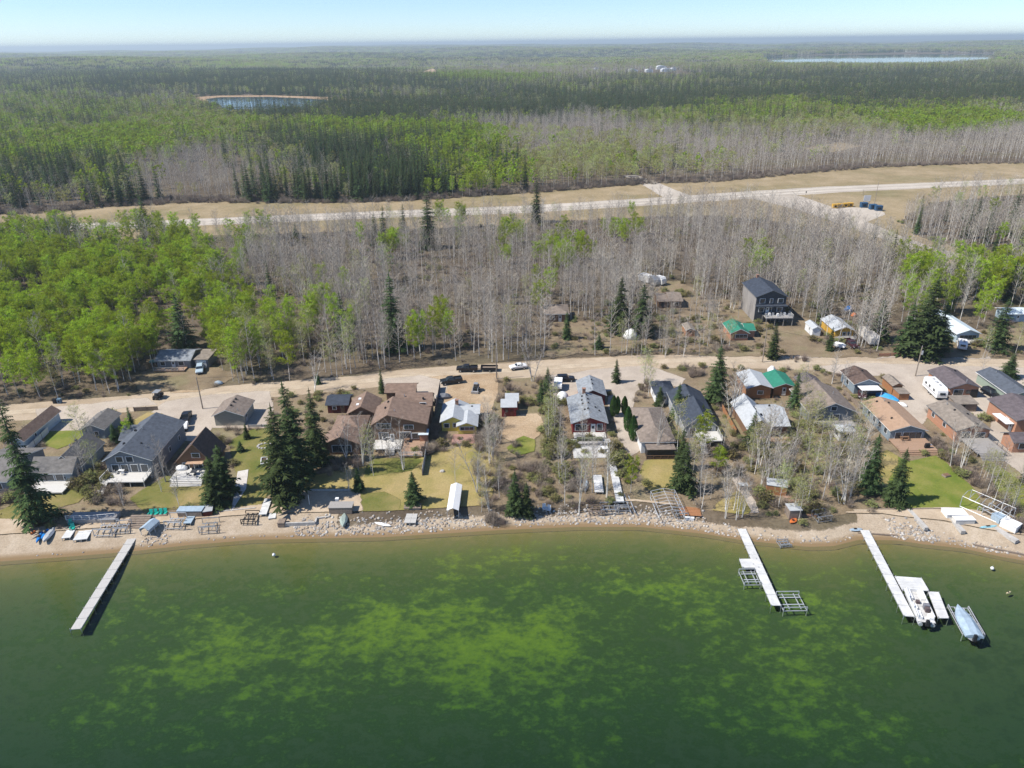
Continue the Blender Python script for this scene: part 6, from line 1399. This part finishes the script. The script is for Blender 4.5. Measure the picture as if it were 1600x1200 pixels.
p = G(413, 722); o = thing('raised_planter', 'white framed raised planter on the lawn', 'planter', p, .25); 
for x_, y_, sx, sy in ((-.6, 0, .15, 2.6), (.6, 0, .15, 2.6), (0, -1.3, 1.3, .15), (0, 1.3, 1.3, .15)): MB().box(x_, y_, 0, sx, sy, .5).build('board', WHITEP, o, fix=False)
MB().box(0, 0, 0, 1.1, 2.5, .3).build('soil', mat('soil', (.07, .05, .035)), o, fix=False)
p = G(1478, 745); o = thing('fire_pit', 'small brown fire pit on the mown lawn', 'fire pit', p, .3); MB().box(0, 0, 0, 1.5, 1.1, .5, taper=.9).build('base', WOODP, o, fix=False); MB().box(0, 0, .5, 1.2, .8, .08).build('lid', W_BROWN, o, fix=False)
p = G(663, 690); o = thing('garden_shed', 'little pale roofed hut beside the deck of the brown house', 'shed', p); MB().box(0, 0, 0, 1.7, 1.6, 2.2).build('wall', W_BRICK, o, fix=False); r_ = MB(); r_.prism([(-1.1, 2.2), (1.1, 2.5), (1.1, 2.6), (-1.1, 2.3)], 'x', -1.1, 1.1); r_.build('roof', R_PALE, o)
p = G(691, 738); o = thing('garden_rock', 'pale round rock on the dry lawn below the yellow cottage', 'rock', p); MB().tube([(-.5, 0, .15), (-.2, 0, .25), (.25, 0, .25), (.5, 0, .12)], [.1, .35, .38, .1], 7).build('stone', CONC, o)
o = thing('garden_table', 'dark table with benches on the brown deck of the tan roofed cottage', 'table', P(1412, 686, LAND + .7)); MB().box(0, 0, .62, 1.9, .9, .07).build('top', W_BROWN, o, fix=False); MB().box(0, -.8, .35, 1.9, .3, .06).build('bench', W_BROWN, o, fix=False); MB().box(0, .8, .35, 1.9, .3, .06).build('bench', W_BROWN, o, fix=False); MB().box(-.7, 0, 0, .1, 1.7, .6).box(.7, 0, 0, .1, 1.7, .6).build('trestle', W_BROWN, o, fix=False)
def grill(px, py, label, z=0):
    p = P(px, py, LAND + z); o = thing('barbecue', label, 'barbecue', p); MB().box(0, 0, .1, 1.0, .5, .65).build('cart', BLACKP, o, fix=False); MB().tube([(-.42, 0, .9), (.42, 0, .9)], .28, 8).build('hood', BLACKP, o); MB().box(.75, 0, .75, .4, .45, .05).build('side_shelf', GALV, o, fix=False)
def patio_set(px, py, label, z, m_, n=4):
    p = P(px, py, LAND + z); o = thing('patio_table', 'table of the ' + label, 'table', p); MB().box(0, 0, .68, 1.2, 1.2, .06).build('top', m_, o, fix=False); MB().tube([(0, 0, 0), (0, 0, .68)], .06, 6).build('pedestal', GALV, o)
    for k in range(n):
        a = 6.283 * k / n + .5; c = thing('patio_chair', 'chair of the ' + label, 'chair', (p.x + 1.15 * math.cos(a), p.y + 1.15 * math.sin(a), p.z), a - math.pi / 2, label + ' chairs'); MB().box(0, 0, .4, .5, .5, .06).build('seat', m_, c, fix=False); MB().box(0, .25, .42, .5, .06, .5).build('backrest', m_, c, fix=False)
        for sx in (-.22, .22):
            for sy in (-.22, .22): MB().box(sx, sy, 0, .05, .05, .42).build('leg', GALV, c, fix=False)
patio_set(104, 746, 'dark patio set on the white left deck', .72, W_DARK); patio_set(192, 738, 'pale patio set on the deck of the slate roofed house', 1.32, WHITEP); patio_set(304, 741, 'dark patio set on the deck of the steep gabled cottage', .87, W_DARK, 4); patio_set(608, 686, 'white patio set on the pale deck of the brown house', .82, WHITEP); patio_set(636, 690, 'brown patio set on the brown deck of the brown house', .52, W_BROWN, 3); patio_set(945, 704, 'white patio set on the stone patio of the red house', .15, WHITEP)
grill(115, 745, 'black barbecue on the white left deck', .72); grill(1448, 700, 'black barbecue at the edge of the wide brown deck', .72); grill(214, 736, 'black barbecue on the deck of the slate roofed house', 1.32); grill(662, 705, 'black barbecue beside the little hut of the brown house', .52)
cover(286, 739, 2.2, 1.4, 1.0, .1, WHITEP, 'white covered hot tub on the deck of the steep gabled cottage', 'hot_tub', 'hot tub').location.z = LAND + .87
# ================================================================== docks, boats, lifts and the shore
DOCK_W = mat('dock_white', (.60, .60, .585), .6, .16, .9); DOCK_G = mat('dock_grey', (.47, .455, .43), .8, .15, 2.5, streak=(1, 9, 1)); ALU = mat('aluminium', (.50, .52, .54), .5, .12, metal=.3); RUST = mat('rusty_steel', (.22, .17, .14), .8, .3)
def dock(a, b, w, label, m_, z=.55, seg=2.4, name='dock'):
    p, q = P(*a, z), P(*b, z); d_ = q - p; ln = d_.length; an = math.atan2(d_.y, d_.x); o = thing(name, label, 'dock', (p.x, p.y, 0), an); n = max(1, round(ln / seg))
    for k in range(n):
        x = ln * (k + .5) / n; MB().box(x, 0, z - .1, ln / n - .05, w, .1).build('deck_panel', m_, o, fix=False)
    for y in (-w / 2 + .05, w / 2 - .05): MB().box(ln / 2, y, z - .26, ln, .08, .15).build('side_beam', GALV, o, fix=False)
    for k in range(n + 1):
        x = ln * k / n; c_, s_ = math.cos(an), math.sin(an)
        for y in (-w / 2 - .05, w / 2 + .05):
            gx, gy = p.x + x * c_ - y * s_, p.y + x * s_ + y * c_; zb = tz(gx, gy); MB().box(x, y, zb - .05, .07, .07, z + .25 - zb).build('leg', GALV, o, fix=False)
    return o
def platform(pix, label, m_, z=.55, boards=5):
    pts = [P(*q, z) for q in pix]; c = sum(pts, Vector()) / 4; o = thing('dock_platform', label, 'dock', (c.x, c.y, 0)); a, b, cc, d_ = [p - c for p in pts]    # order: far left, far right, near right, near left
    for k in range(boards):
        t0, t1 = k / boards, (k + .97) / boards; q = [a.lerp(d_, t0), b.lerp(cc, t0), b.lerp(cc, t1), a.lerp(d_, t1)]; MB().prism([(v.x, v.y) for v in q], 'z', z - .12, z + .004 * (k % 2)).build('deck_panel', m_, o)
    for v in (a, b, cc, d_): MB().box(v.x * .95, v.y * .95, tz(c.x + v.x, c.y + v.y) - .05, .08, .08, z + .25 - tz(c.x + v.x, c.y + v.y)).build('leg', GALV, o, fix=False)
    return o
dock((208, 838), (118, 983), 1.5, 'long grey plank dock reaching into the lake at the left', DOCK_G); dock((1159, 826), (1213, 946), 1.45, 'white dock in the middle right reaching past two empty lifts', DOCK_W, .65); platform([(1155, 873), (1182, 873), (1186, 887), (1160, 887)], 'white square platform joined to the middle right dock', DOCK_W, .64, 2)
dock((1351, 828), (1421, 963), 1.5, 'long white dock at the right beside the pontoon boat', DOCK_W, .65); platform([(1398, 900), (1440, 903), (1452, 923), (1410, 922)], 'white plank platform between the right dock and the pontoon boat', DOCK_W, .63, 5); platform([(1450, 924), (1467, 925), (1483, 966), (1466, 966)], 'narrow white platform on the outer side of the pontoon boat', DOCK_W, .64, 3)
def lift(c, L_, W_, H_, rz, m_, label, cross=3, rails=True, z=None, legz=None, name='boat_lift'):
    """open frame of posts, side rails and cradle bars"""
    p = G(*c) if z is None else Vector((P(*c, z).x, P(*c, z).y, z)); o = thing(name, label, 'boat lift', p, rz); lo_ = -.05 if legz is None else legz
    for x in (-L_ / 2, L_ / 2):
        for y in (-W_ / 2, W_ / 2): MB().box(x, y, lo_, .11, .11, H_ - lo_).build('post', m_, o, fix=False)
    for y in (-W_ / 2, W_ / 2):
        MB().box(0, y, H_ - .02, L_, .1, .12).build('side_rail', m_, o, fix=False); MB().box(0, y, .1, L_, .09, .1).build('base_rail', m_, o, fix=False)
    for k in range(cross):
        x = -L_ / 2 + L_ * (k + .5) / cross; MB().box(x, 0, H_ * .45, .1, W_, .1).build('cradle_bar', m_, o, fix=False)
    if rails:
        for y in (-W_ * .22, W_ * .22): MB().box(0, y, H_ * .45 + .11, L_ * .9, .16, .08).build('bunk', m_, o, fix=False)
    for x in (-L_ / 2, L_ / 2): MB().box(x, 0, .12, .09, W_, .09).build('end_bar', m_, o, fix=False)
    return o
lift((1171, 905), 2.6, 3.2, .75, 0, ALU, 'empty aluminium lift standing in the water left of the white dock', 2, z=0, legz=-1.3); lift((1236, 943), 3.6, 3.6, .8, 0, ALU, 'empty aluminium lift standing in the water off the end of the white dock', 2, z=0, legz=-1.9); lift((1225, 851), 2.0, 1.6, .5, .1, GALV, 'small grey lift frame at the water edge below the orange kayak', 3, z=.05, legz=-.3)
# pontoon boat
def pontoon_boat(rear, front, label):
    p, q = P(*rear, .5), P(*front, .5); d_ = q - p; o = thing('pontoon_boat', label, 'boat', ((p.x + q.x) / 2, (p.y + q.y) / 2, .0), math.atan2(d_.y, d_.x)); L_ = 7.6
    for y in (-.85, .85): MB().tube([(-L_ / 2, y, .2), (L_ / 2 - .8, y, .2), (L_ / 2, y, .4)], [.33, .33, .05], 10).build('pontoon', ALU, o)
    MB().box(0, 0, .52, L_ - .4, 2.5, .1).build('deck', mat('boat_deck', (.55, .54, .52)), o, fix=False)
    for y in (-1.22, 1.22): MB().box(.2, y, .62, L_ - 1.6, .06, .6).build('side_panel', WHITEP, o, fix=False); MB().tube([(-L_ / 2 + .8, y, 1.3), (L_ / 2 - .6, y, 1.3)], .04, 5).build('hand_rail', ALU, o)
    MB().box(L_ / 2 - .6, 0, .62, .06, 2.4, .6).build('front_panel', WHITEP, o, fix=False)
    for x, y, sx, sy in ((2.2, .85, 2.0, .6), (2.2, -.85, 2.0, .6), (-2.3, .8, 1.6, .7), (-2.6, -.8, 1.0, .7), (-.6, .85, 1.0, .6)): MB().box(x, y, .62, sx, sy, .42).build('bench_seat', WHITEP, o, fix=False); MB().box(x, y + (.28 if y > 0 else -.28), 1.0, sx, .12, .4).build('seat_back', WHITEP, o, fix=False)
    MB().box(-.5, -.75, .62, .6, .8, .85).build('console', mat('console_grey', (.2, .2, .22)), o, fix=False); MB().box(-1.2, -.7, .62, .55, .55, .75).build('helm_seat', mat('seat_dark', (.12, .09, .09)), o, fix=False); MB().box(.6, .1, .62, .5, .5, .5).build('table', mat('seat_dark', (.12, .09, .09)), o, fix=False); MB().box(-L_ / 2 - .1, 0, .25, .5, .5, 1.0, taper=.8).build('outboard_motor', BLACKP, o, fix=False)
pontoon_boat((1447, 971), (1426, 925), 'white pontoon boat moored between the right dock platforms')
p, q = P(1521, 993, .9), P(1497, 950, .9); o = thing('covered_boat', 'speed boat under a blue grey cover on a lift at the right', 'boat', ((p.x + q.x) / 2, (p.y + q.y) / 2, .12), math.atan2((q - p).y, (q - p).x)); hull(o, 6.6, 2.4, .9, WHITEP)
rg = []
for i in range(9):
    t = i / 8; x = -3.35 + 6.7 * t; k = 1 if t < .4 else max(.03, 1 - ((t - .4) / .6) ** 2.3); hh = (.55 if t < .15 else 1.0 if t < .55 else .75 - t * .35); rg.append([(x, -1.26 * k, .75), (x, -1.22 * k, 1.02), (x, -.5 * k, .98 + hh * .55), (x, .5 * k, .98 + hh * .55), (x, 1.22 * k, 1.02), (x, 1.26 * k, .75)])
MB().loft(rg).build('cover', COVER, o, smooth=False); MB().box(-3.5, 0, .3, .45, .5, 1.1, taper=.8).build('outboard_motor', BLACKP, o, fix=False); rail(o, [(-2.6, -1.35, 0), (-.5, -1.35, 0)], .55, ALU, .5)
o = lift((1508, 972), 6.0, 2.9, .55, math.atan2((q - p).y, (q - p).x), ALU, 'aluminium lift under the covered speed boat', 2, z=0, legz=-1.9)
# small boats and kayaks
def kayak(a, b, m_, label, L_=3.2, w=.7, name='kayak', flip=False, cat='kayak', h=.35):
    p, q = G(*a), G(*b); d_ = q - p; c = (p + q) / 2; o = thing(name, label, cat, (c.x, c.y, tz(c.x, c.y) + .02), math.atan2(d_.y, d_.x)); rg = []
    for i in range(9):
        t = i / 8; k = max(.04, math.sin(math.pi * t) ** .55); x = -L_ / 2 + L_ * t; rg.append([(x, -w / 2 * k, h * .55), (x, -w * .3 * k, h * .1), (x, w * .3 * k, h * .1), (x, w / 2 * k, h * .55), (x, w * .25 * k, h * (.75 + .25 * k)), (x, -w * .25 * k, h * (.75 + .25 * k))])
    MB().loft(rg).build('hull', m_, o); MB().box(-.1, 0, h * .9, L_ * .22, w * .45, .1).build('keel' if flip else 'cockpit', m_ if flip else BLACKP, o, fix=False); return o
kayak((60, 847), (65, 833), BLUEB, 'left one of the bright blue kayaks on the sandy beach', 3.6); kayak((68, 842), (76, 827), BLUEB, 'right one of the bright blue kayaks on the sandy beach', 3.8, .8); kayak((72, 848), (83, 828), ALU, 'upturned grey rowing boat beside the blue kayaks', 4.2, 1.4, 'rowing_boat', True, 'boat', .6); kayak((51, 834), (54, 832), mat('orange_hull', (.6, .16, .04)), 'little orange float beside the blue kayaks', 1.2, .5, 'float', cat='float'); kayak((588, 817), (608, 823), WHITEP, 'white paddle board lying above the stony shore', 3.4, .8, 'paddle_board', True, 'paddle board', .25)
kayak((537, 824), (538, 806), GCANVAS, 'upturned pale green boat beside the concrete wall', 4.0, 1.4, 'rowing_boat', True, 'boat', .7); kayak((914, 770), (917, 752), COVER, 'blue grey canoe under the trees', 4.0, .9, 'canoe', True, 'canoe', .5); kayak((1237, 817), (1242, 813), mat('orange_hull', (.6, .16, .04)), 'orange boat by the little shore hut', 2.0, 1.0, 'dinghy', cat='boat'); kayak((1328, 829), (1346, 828), COVER, 'white blue paddle boat beside the right dock', 2.4, .9, 'paddle_boat', False, 'boat'); kayak((1530, 826), (1558, 823), mat('pale_teal', (.25, .48, .55)), 'long pale blue kayak on the right beach', 3.4, .7); kayak((1568, 935), (1579, 930), mat('float_yellow', (.6, .5, .3)), 'small yellow float drifting at the right', 1.1, .35, 'float', cat='float').location.z = 0.0
for (x_, y_), lb in (((428, 868), 'white mooring buoy floating off the sand court'), ((1550, 889), 'white mooring buoy floating off the right beach')):
    p = W(x_, y_); o = thing('buoy', lb, 'buoy', (p.x, p.y, -.05)); rg = []
    for i in range(6):
        t = -1.5 + 3 * i / 5; rg.append([(.3 * math.cos(t) * math.cos(6.283 * k / 8), .3 * math.cos(t) * math.sin(6.283 * k / 8), .2 + .3 * math.sin(t)) for k in range(8)])
    MB().loft(rg).build('float', WHITEP, o, smooth=True); MB().tube([(0, 0, .5), (0, 0, .75)], .03, 5).build('ring', ALU, o)
# lifts and frames pulled up on the shore
lift((168, 830), 3.2, 3.0, 1.5, 0, ALU, 'aluminium boat lift on the left shore below the railed deck', 3); lift((192, 828), 2.6, 2.2, 1.3, .1, GALV, 'smaller lift frame between the railed deck and the long grey dock', 3); lift((276, 820), 3.0, 2.6, 1.7, 0, ALU, 'boat lift on the sand right of the teal chairs', 3); lift((328, 826), 3.0, 2.6, 1.4, .1, GALV, 'boat lift with wheel on the sand right of the grey storage box', 2); lift((392, 812), 2.6, 2.8, 1.0, 0, BLACKP, 'black boat lift with bunks above the left beach', 3); lift((932, 800), 2.8, 2.0, .8, 0, RUST, 'low rusty frame left of the other dock frames', 3); lift((952, 797), 3.2, 2.4, .9, 0, GALV, 'low grey frame in the middle of the dock frames', 3); lift((972, 795), 2.4, 1.6, 1.0, 0, GALV, 'frame at the foot of the long white dock sections', 2); lift((1062, 804), 2.4, 2.0, .9, .1, GALV, 'small lift below the wooden pallet', 2); lift((1283, 810), 2.6, 2.2, 1.2, .2, GALV, 'grey lift by the shore hut', 2); lift((1555, 808), 5.0, 2.8, 1.1, 1.95, ALU, 'low lift under the tall right canopy frame', 3)
def canopy_frame(c, W_, L_, H_, rz, m_, label, n=6):
    p = G(*c); o = thing('canopy_frame', label, 'frame', p, rz)
    for x in (-W_ / 2, 0, W_ / 2) if W_ > 4 else (-W_ / 2, W_ / 2): MB().tube([(x, -L_ / 2, H_ + (.5 if x == 0 else 0)), (x, L_ / 2, H_ + (.5 if x == 0 else 0))], .045, 4).build('top_rail', m_, o)
    for k in range(n):
        y = -L_ / 2 + L_ * k / (n - 1); MB().tube([(-W_ / 2, y, H_), (0, y, H_ + .5), (W_ / 2, y, H_)], .045, 4).build('bow', m_, o)
    for x in (-W_ / 2, W_ / 2):
        for y in (-L_ / 2, L_ / 2, 0): MB().tube([(x, y, -.05), (x, y, H_)], .06, 4).build('post', m_, o)
        MB().tube([(x, -L_ / 2, .25), (x, L_ / 2, .25)], .07, 4).build('base_rail', m_, o)
canopy_frame((1042, 794), 4.6, 7.0, 1.6, .06, ALU, 'large empty aluminium canopy frame on the dry lawn', 8); canopy_frame((1540, 802), 3.6, 7.5, 2.4, .62, ALU, 'tall empty canopy frame on the right beach', 8)
for k, (a_, b_) in enumerate((((985, 805), (975, 772)), ((992, 806), (982, 775)))): p, q = G(*a_), G(*b_); c = (p + q) / 2; d_ = q - p; o = thing('dock_rail', ['left', 'right'][k] + ' one of two long grey rails leaning by the dock sections', 'rail', (c.x, c.y, c.z), math.atan2(d_.y, d_.x)); MB().box(0, 0, .3, d_.length, .16, .14).build('beam', ALU, o, fix=False); MB().box(-d_.length * .4, 0, 0, .12, .12, .3).box(d_.length * .4, 0, 0, .12, .12, .3).build('foot', GALV, o, fix=False)
# stacked dock sections on land
def land_dock(a, b, w, label, m_, n, z=.6):
    p, q = G(*a), G(*b); d_ = q - p; o = thing('dock_section', label, 'dock', p, math.atan2(d_.y, d_.x)); ln = d_.length
    for k in range(n): MB().box(ln * (k + .5) / n, 0, z - .1 + (k % 2) * .01, ln / n - .06, w, .12).build('deck_panel', m_, o, fix=False)
    for k in range(n + 1):
        for y in (-w * .42, w * .42): MB().box(ln * k / n * .98 + .02, y, -.05, .08, .08, z - .06).build('leg', GALV, o, fix=False)
land_dock((969, 789), (956, 725), 1.5, 'row of white dock sections stacked up the slope by the red house', DOCK_W, 7); land_dock((936, 773), (933, 746), 1.7, 'single white dock section under the bare trees', DOCK_W, 2); land_dock((104, 845), (113, 826), 1.5, 'narrow white dock section left of the wide one on the beach', DOCK_W, 1); land_dock((122, 848), (136, 820), 1.5, 'left half of the wide white raft on the beach', DOCK_W, 2); land_dock((131, 847), (143, 820), 1.3, 'right half of the wide white raft on the beach', DOCK_W, 2); land_dock((411, 808), (420, 782), 1.4, 'white dock section beside the black boat lift', DOCK_W, 2); land_dock((425, 812), (428, 792), 1.3, 'flat pale board leaning right of the white dock section', DOCK_W, 1, .3); land_dock((293, 822), (300, 808), 1.4, 'pale blue grey dock section on the sand', COVER, 1); land_dock((636, 822), (640, 803), 1.1, 'left one of two grey dock steps at the stony shore', DOCK_G, 2, .7); land_dock((645, 822), (648, 803), 1.1, 'right one of two grey dock steps at the stony shore', DOCK_G, 2, .7)
def canopy_box(c, W_, L_, H_, rz, label, m_=None, name='boat_canopy'):
    p = G(*c); o = thing(name, label, 'canopy', p, rz); r_ = MB(); r_.prism([(-W_ / 2, H_ - .5), (0, H_), (W_ / 2, H_ - .5), (W_ / 2 - .04, H_ - .54), (0, H_ - .05), (-W_ / 2 + .04, H_ - .54)], 'y', -L_ / 2, L_ / 2); r_.build('roof', m_ or WHITEP, o)
    for x in (-W_ / 2 + .06, W_ / 2 - .06):
        MB().box(x, 0, H_ - 1.1, .03, L_ * .99, .58).build('side_skirt', m_ or WHITEP, o, fix=False)
        for y in (-L_ / 2 + .2, 0, L_ / 2 - .2): MB().box(x, y, -.05, .08, .08, H_ - .5).build('post', ALU, o, fix=False)
canopy_box((711, 788), 2.2, 8.6, 2.1, -.02, 'long white boat canopy standing on the dry lawn'); canopy_box((236, 830), 2.0, 3.0, 1.9, -.25, 'small white canopy beside the long grey dock', COVER)
def crate(c, w, d_, h, rz, m_, label, name='storage_box', cat='box', lid=None):
    p = G(*c); o = thing(name, label, cat, p, rz); MB().box(0, 0, -.03, w, d_, h).build('body', m_, o, fix=False); MB().box(0, 0, h - .03, w * 1.06, d_ * 1.06, .1).build('lid', lid or m_, o, fix=False); return o
crate((300, 805), 4.4, 1.6, 1.4, 0, WOODP, 'long grey lidded storage box above the sand', lid=COVER); crate((327, 802), 1.6, 2.4, 1.2, .25, W_DRED, 'dark red box with grey lid right of the long storage box', lid=W_LGREY); crate((534, 798), 4.2, 2.0, 1.3, 0, WOODP, 'grey wooden pump house above the concrete wall', 'pump_house', 'shed', lid=DECK_G); crate((528, 790), .6, .6, 1.6, 0, WHITEP, 'small white chimney box on the pump house', 'vent_box', 'box'); crate((441, 820), 1.2, 1.4, .8, 0, WOODP, 'small brown box at the left end of the concrete wall'); crate((1490, 806), 3.6, 2.2, .9, -.05, WHITEP, 'wide white lidded box on the right beach'); crate((1504, 817), 3.4, 1.3, 1.0, .0, DECK_W, 'white bench box before the wide one on the right beach', lid=WHITEP); crate((1577, 826), 2.0, 2.6, 1.4, .6, WHITEP, 'white box trailer at the right end of the beach', 'box_trailer', 'trailer'); crate((1560, 815), 1.8, 1.8, 1.3, .2, COVER, 'grey covered box behind the white box trailer'); crate((1077, 812), 1.6, .5, .45, -.15, WHITEP, 'white bench near the water by the pallet', 'garden_bench', 'bench'); crate((1238, 806), 2.2, 2.2, 1.9, .05, WOODP, 'little grey roofed hut by the water', 'shore_hut', 'hut', lid=R_WHITE); crate((1160, 720 + 45), 1.6, 1.0, 1.2, 0, WOODP, 'small grey roofed box in the thicket', lid=R_WHITE); crate((1212, 768), 3.6, 2.6, 2.0, -.3, W_WOOD, 'brown hut with silvery roof in the thicket', 'garden_hut', 'hut', lid=R_WHITE)
crate((645, 815 - 22), 3.0, 1.6, .35, 0, WOODP, 'dark landing of the grey dock steps', 'landing', 'deck')
p = G(1078, 800); o = thing('wooden_pallet', 'orange wooden platform near the water below the spruce', 'pallet', p, -.1)
for k in range(6): MB().box(0, -1.2 + k * .48, .15, 3.8, .42, .08).build('board', W_WOOD, o, fix=False)
for x_ in (-1.6, 0, 1.6): MB().box(x_, 0, -.03, .15, 2.8, .18).build('bearer', WOODP, o, fix=False)
# railed deck and steps at the left shore
p = G(148, 812); o = thing('shore_deck', 'grey shore deck with white railing above the left beach', 'deck', p); MB().box(0, 0, -.1, 8.6, 2.6, .9).build('base', DECK_G, o, fix=False)
for k in range(6): MB().box(0, -1.1 + k * .44, .8, 8.6, .4, .05).build('board', DECK_G, o, fix=False)
rail(o, [(-4.3, -1.25, 0), (0, -1.25, 0), (4.3, -.6, 0)], .84, TRIM_W)
p = G(214, 822); o = thing('shore_steps', 'wide dark wooden steps leading to the long grey dock', 'steps', p)
for k in range(6): MB().box(0, k * .5 - .4, -.1, 3.8, .52, .22 + k * .14).build('step', WOODP, o, fix=False)
def chair(px, py, m_, label, rz, group):
    p = G(px, py); o = thing('lawn_chair', label, 'chair', (p.x, p.y, p.z), rz, group); MB().box(0, 0, .32, .62, .6, .06).build('seat', m_, o, fix=False); b = MB(); b.prism([(.25, .35), (.33, .35), (.55, 1.15), (.47, 1.15)], 'x', -.33, .33); b.build('backrest', m_, o)
    for x in (-.38, .38): MB().box(x, -.02, .55, .14, .75, .04).build('arm', m_, o, fix=False); MB().box(x, -.3, 0, .08, .1, .56).build('leg', m_, o, fix=False); MB().box(x, .3, 0, .08, .1, .56).build('leg', m_, o, fix=False)
for i, x_ in enumerate((236, 243, 251, 258)): chair(x_, 806 - i * .6, TEAL, ['leftmost', 'second', 'third', 'rightmost'][i] + ' of four teal lawn chairs in a row above the beach', 0, 'teal lawn chairs in a row')
chair(112, 821, TEAL, 'upper teal lawn chair left of the white raft', .5, 'teal chairs by the raft'); chair(114, 828, TEAL, 'lower teal lawn chair left of the white raft', .3, 'teal chairs by the raft'); chair(851, 797, WHITEP, 'left white chair under the spruces of the overgrown lot', .2, 'white chairs on the lot'); chair(857, 799, WHITEP, 'right white chair under the spruces of the overgrown lot', -.3, 'white chairs on the lot')
def wall_(pix, h_, m_, label, t=.3, name='retaining_wall'):
    pts = [G(*q) for q in pix]; o = thing(name, label, 'wall', pts[0]); 
    for i in range(len(pts) - 1):
        a, c = pts[i] - pts[0], pts[i + 1] - pts[0]; ln = (c - a).length; an = math.atan2((c - a).y, (c - a).x); n = max(1, int(ln / 2.2))
        for k in range(n): q = a.lerp(c, (k + .5) / n); MB().box(q.x, q.y, q.z * 0 - .3, ln / n - .02, t, h_ + .3, an).build('block', m_, o, fix=False)
wall_([(443, 822), (493, 820), (495, 811), (515, 808), (516, 798)], .7, CONC, 'stepped concrete wall around the shaded sand court'); wall_([(450, 768), (548, 768)], .5, CONC, 'low concrete kerb along the back of the sand court'); wall_([(1420, 798), (1446, 832)], .35, CONC, 'grey concrete strip between the two sandy plots', .7, 'concrete_strip'); wall_([(1475, 800), (1504, 836)], .3, CONC, 'second concrete strip on the right beach', .8, 'concrete_strip'); wall_([(1555, 826), (1588, 850)], .3, PALE and CONC, 'pale concrete path edge at the right end of the beach', .9, 'concrete_strip'); wall_([(1340, 833), (1402, 838)], .2, WOODP, 'half buried log beside the right dock', .25, 'shore_log'); wall_([(1520, 852), (1560, 860), (1600, 868)], .3, WOODP, 'dark log edging along the right shore', .25, 'shore_log'); wall_([(1372, 797), (1480, 796)], .3, WOODP, 'timber edging between the mown lawn and the right beach', .25, 'timber_edging'); wall_([(338, 801), (400, 795)], .3, CONC, 'low kerb between the lawn and the left sand', .25, 'timber_edging'); wall_([(225, 808), (262, 806)], .35, WOODP, 'dark timber terrace edge before the teal chairs', .6, 'timber_edging')
p = G(1257, 803); o = thing('garden_steps', 'red brown timber steps in the thicket above the shore hut', 'steps', p)
for k in range(6): MB().box(0, k * 1.1 - .5, -.1, 4.2, .8, .25 + k * .05).build('step', mat('step_timber', (.32, .19, .13), .9, .2), o, fix=False)
p = G(484, 790); o = thing('net_post', 'thin white post standing in the shaded sand court', 'post', p); MB().tube([(0, 0, -.2), (0, 0, 2.4)], .05, 6).build('shaft', WHITEP, o); MB().tube([(0, 0, -.05), (0, 0, .08)], .25, 8).build('foot', CONC, o)
# stones along the waterline
def stones(n, seed):
    g_ = np.random.default_rng(seed); mb = MB(); SPANS = [(455, 700, 1.0), (700, 780, .8), (800, 900, .9), (900, 1110, 1.1), (1110, 1170, .5), (1395, 1470, 1.4), (215, 260, .8), (1180, 1340, .25), (1470, 1600, .3), (0, 215, .02), (260, 455, .06)]; w = np.array([(b - a) * k for a, b, k in SPANS]); w /= w.sum()
    for i in range(n):
        a, b, k = SPANS[g_.choice(len(SPANS), p=w)]; px = g_.uniform(a, b); base = W(px, np.interp(px, [q[0] for q in SHORE_PX], [q[1] for q in SHORE_PX])); x = base.x; d_ = abs(g_.normal(1.7, 1.1)) * min(1.2, k + .3) + .2; y = float(shore(x)) + d_; z = tz(x, y); s = g_.uniform(.08, .27) * (1.2 if k > .9 else 1); m_ = int(g_.integers(0, 3))
        n_ = 6; rg = []
        for zz, rr in ((-.3, .8), (.25, 1.0), (.75, .55)): rg.append([(x + s * rr * math.cos(6.283 * j / n_) * g_.uniform(.75, 1.2), y + s * rr * math.sin(6.283 * j / n_) * g_.uniform(.75, 1.2), z + s * zz * g_.uniform(.8, 1.1)) for j in range(n_)])
        mb.loft(rg, m_)
    o = mb.build('shore_stones', [mat('stone_pale', (.46, .43, .39), .9, .2), mat('stone_grey', (.29, .27, .25), .9, .2), mat('stone_tan', (.37, .30, .23), .9, .2)], fix=False); tag(o, 'loose pale stones lining the waterline', 'stones', kind='stuff')
stones(2100, 4)
# ------------------------------------------------------------------ planting, haze
plant_shrubs()
seed_forest()
grow_forest()
def haze():
    mt = bpy.data.materials.new('haze_air'); mt.use_nodes = True; nt = mt.node_tree; nt.nodes.clear()
    out = nt.nodes.new('ShaderNodeOutputMaterial'); v = nt.nodes.new('ShaderNodeVolumePrincipled')
    v.inputs['Color'].default_value = (.80, .93, 1.0, 1); v.inputs['Density'].default_value = HAZE; v.inputs['Anisotropy'].default_value = .2
    nt.links.new(v.outputs[0], out.inputs['Volume'])
    mb = MB(); mb.box(0, 20000, -60, 140000, 82000, 60 + 122); o = mb.build('haze', mt, fix=True); tag(o, kind='stuff')
HAZE = 0.00012
haze()
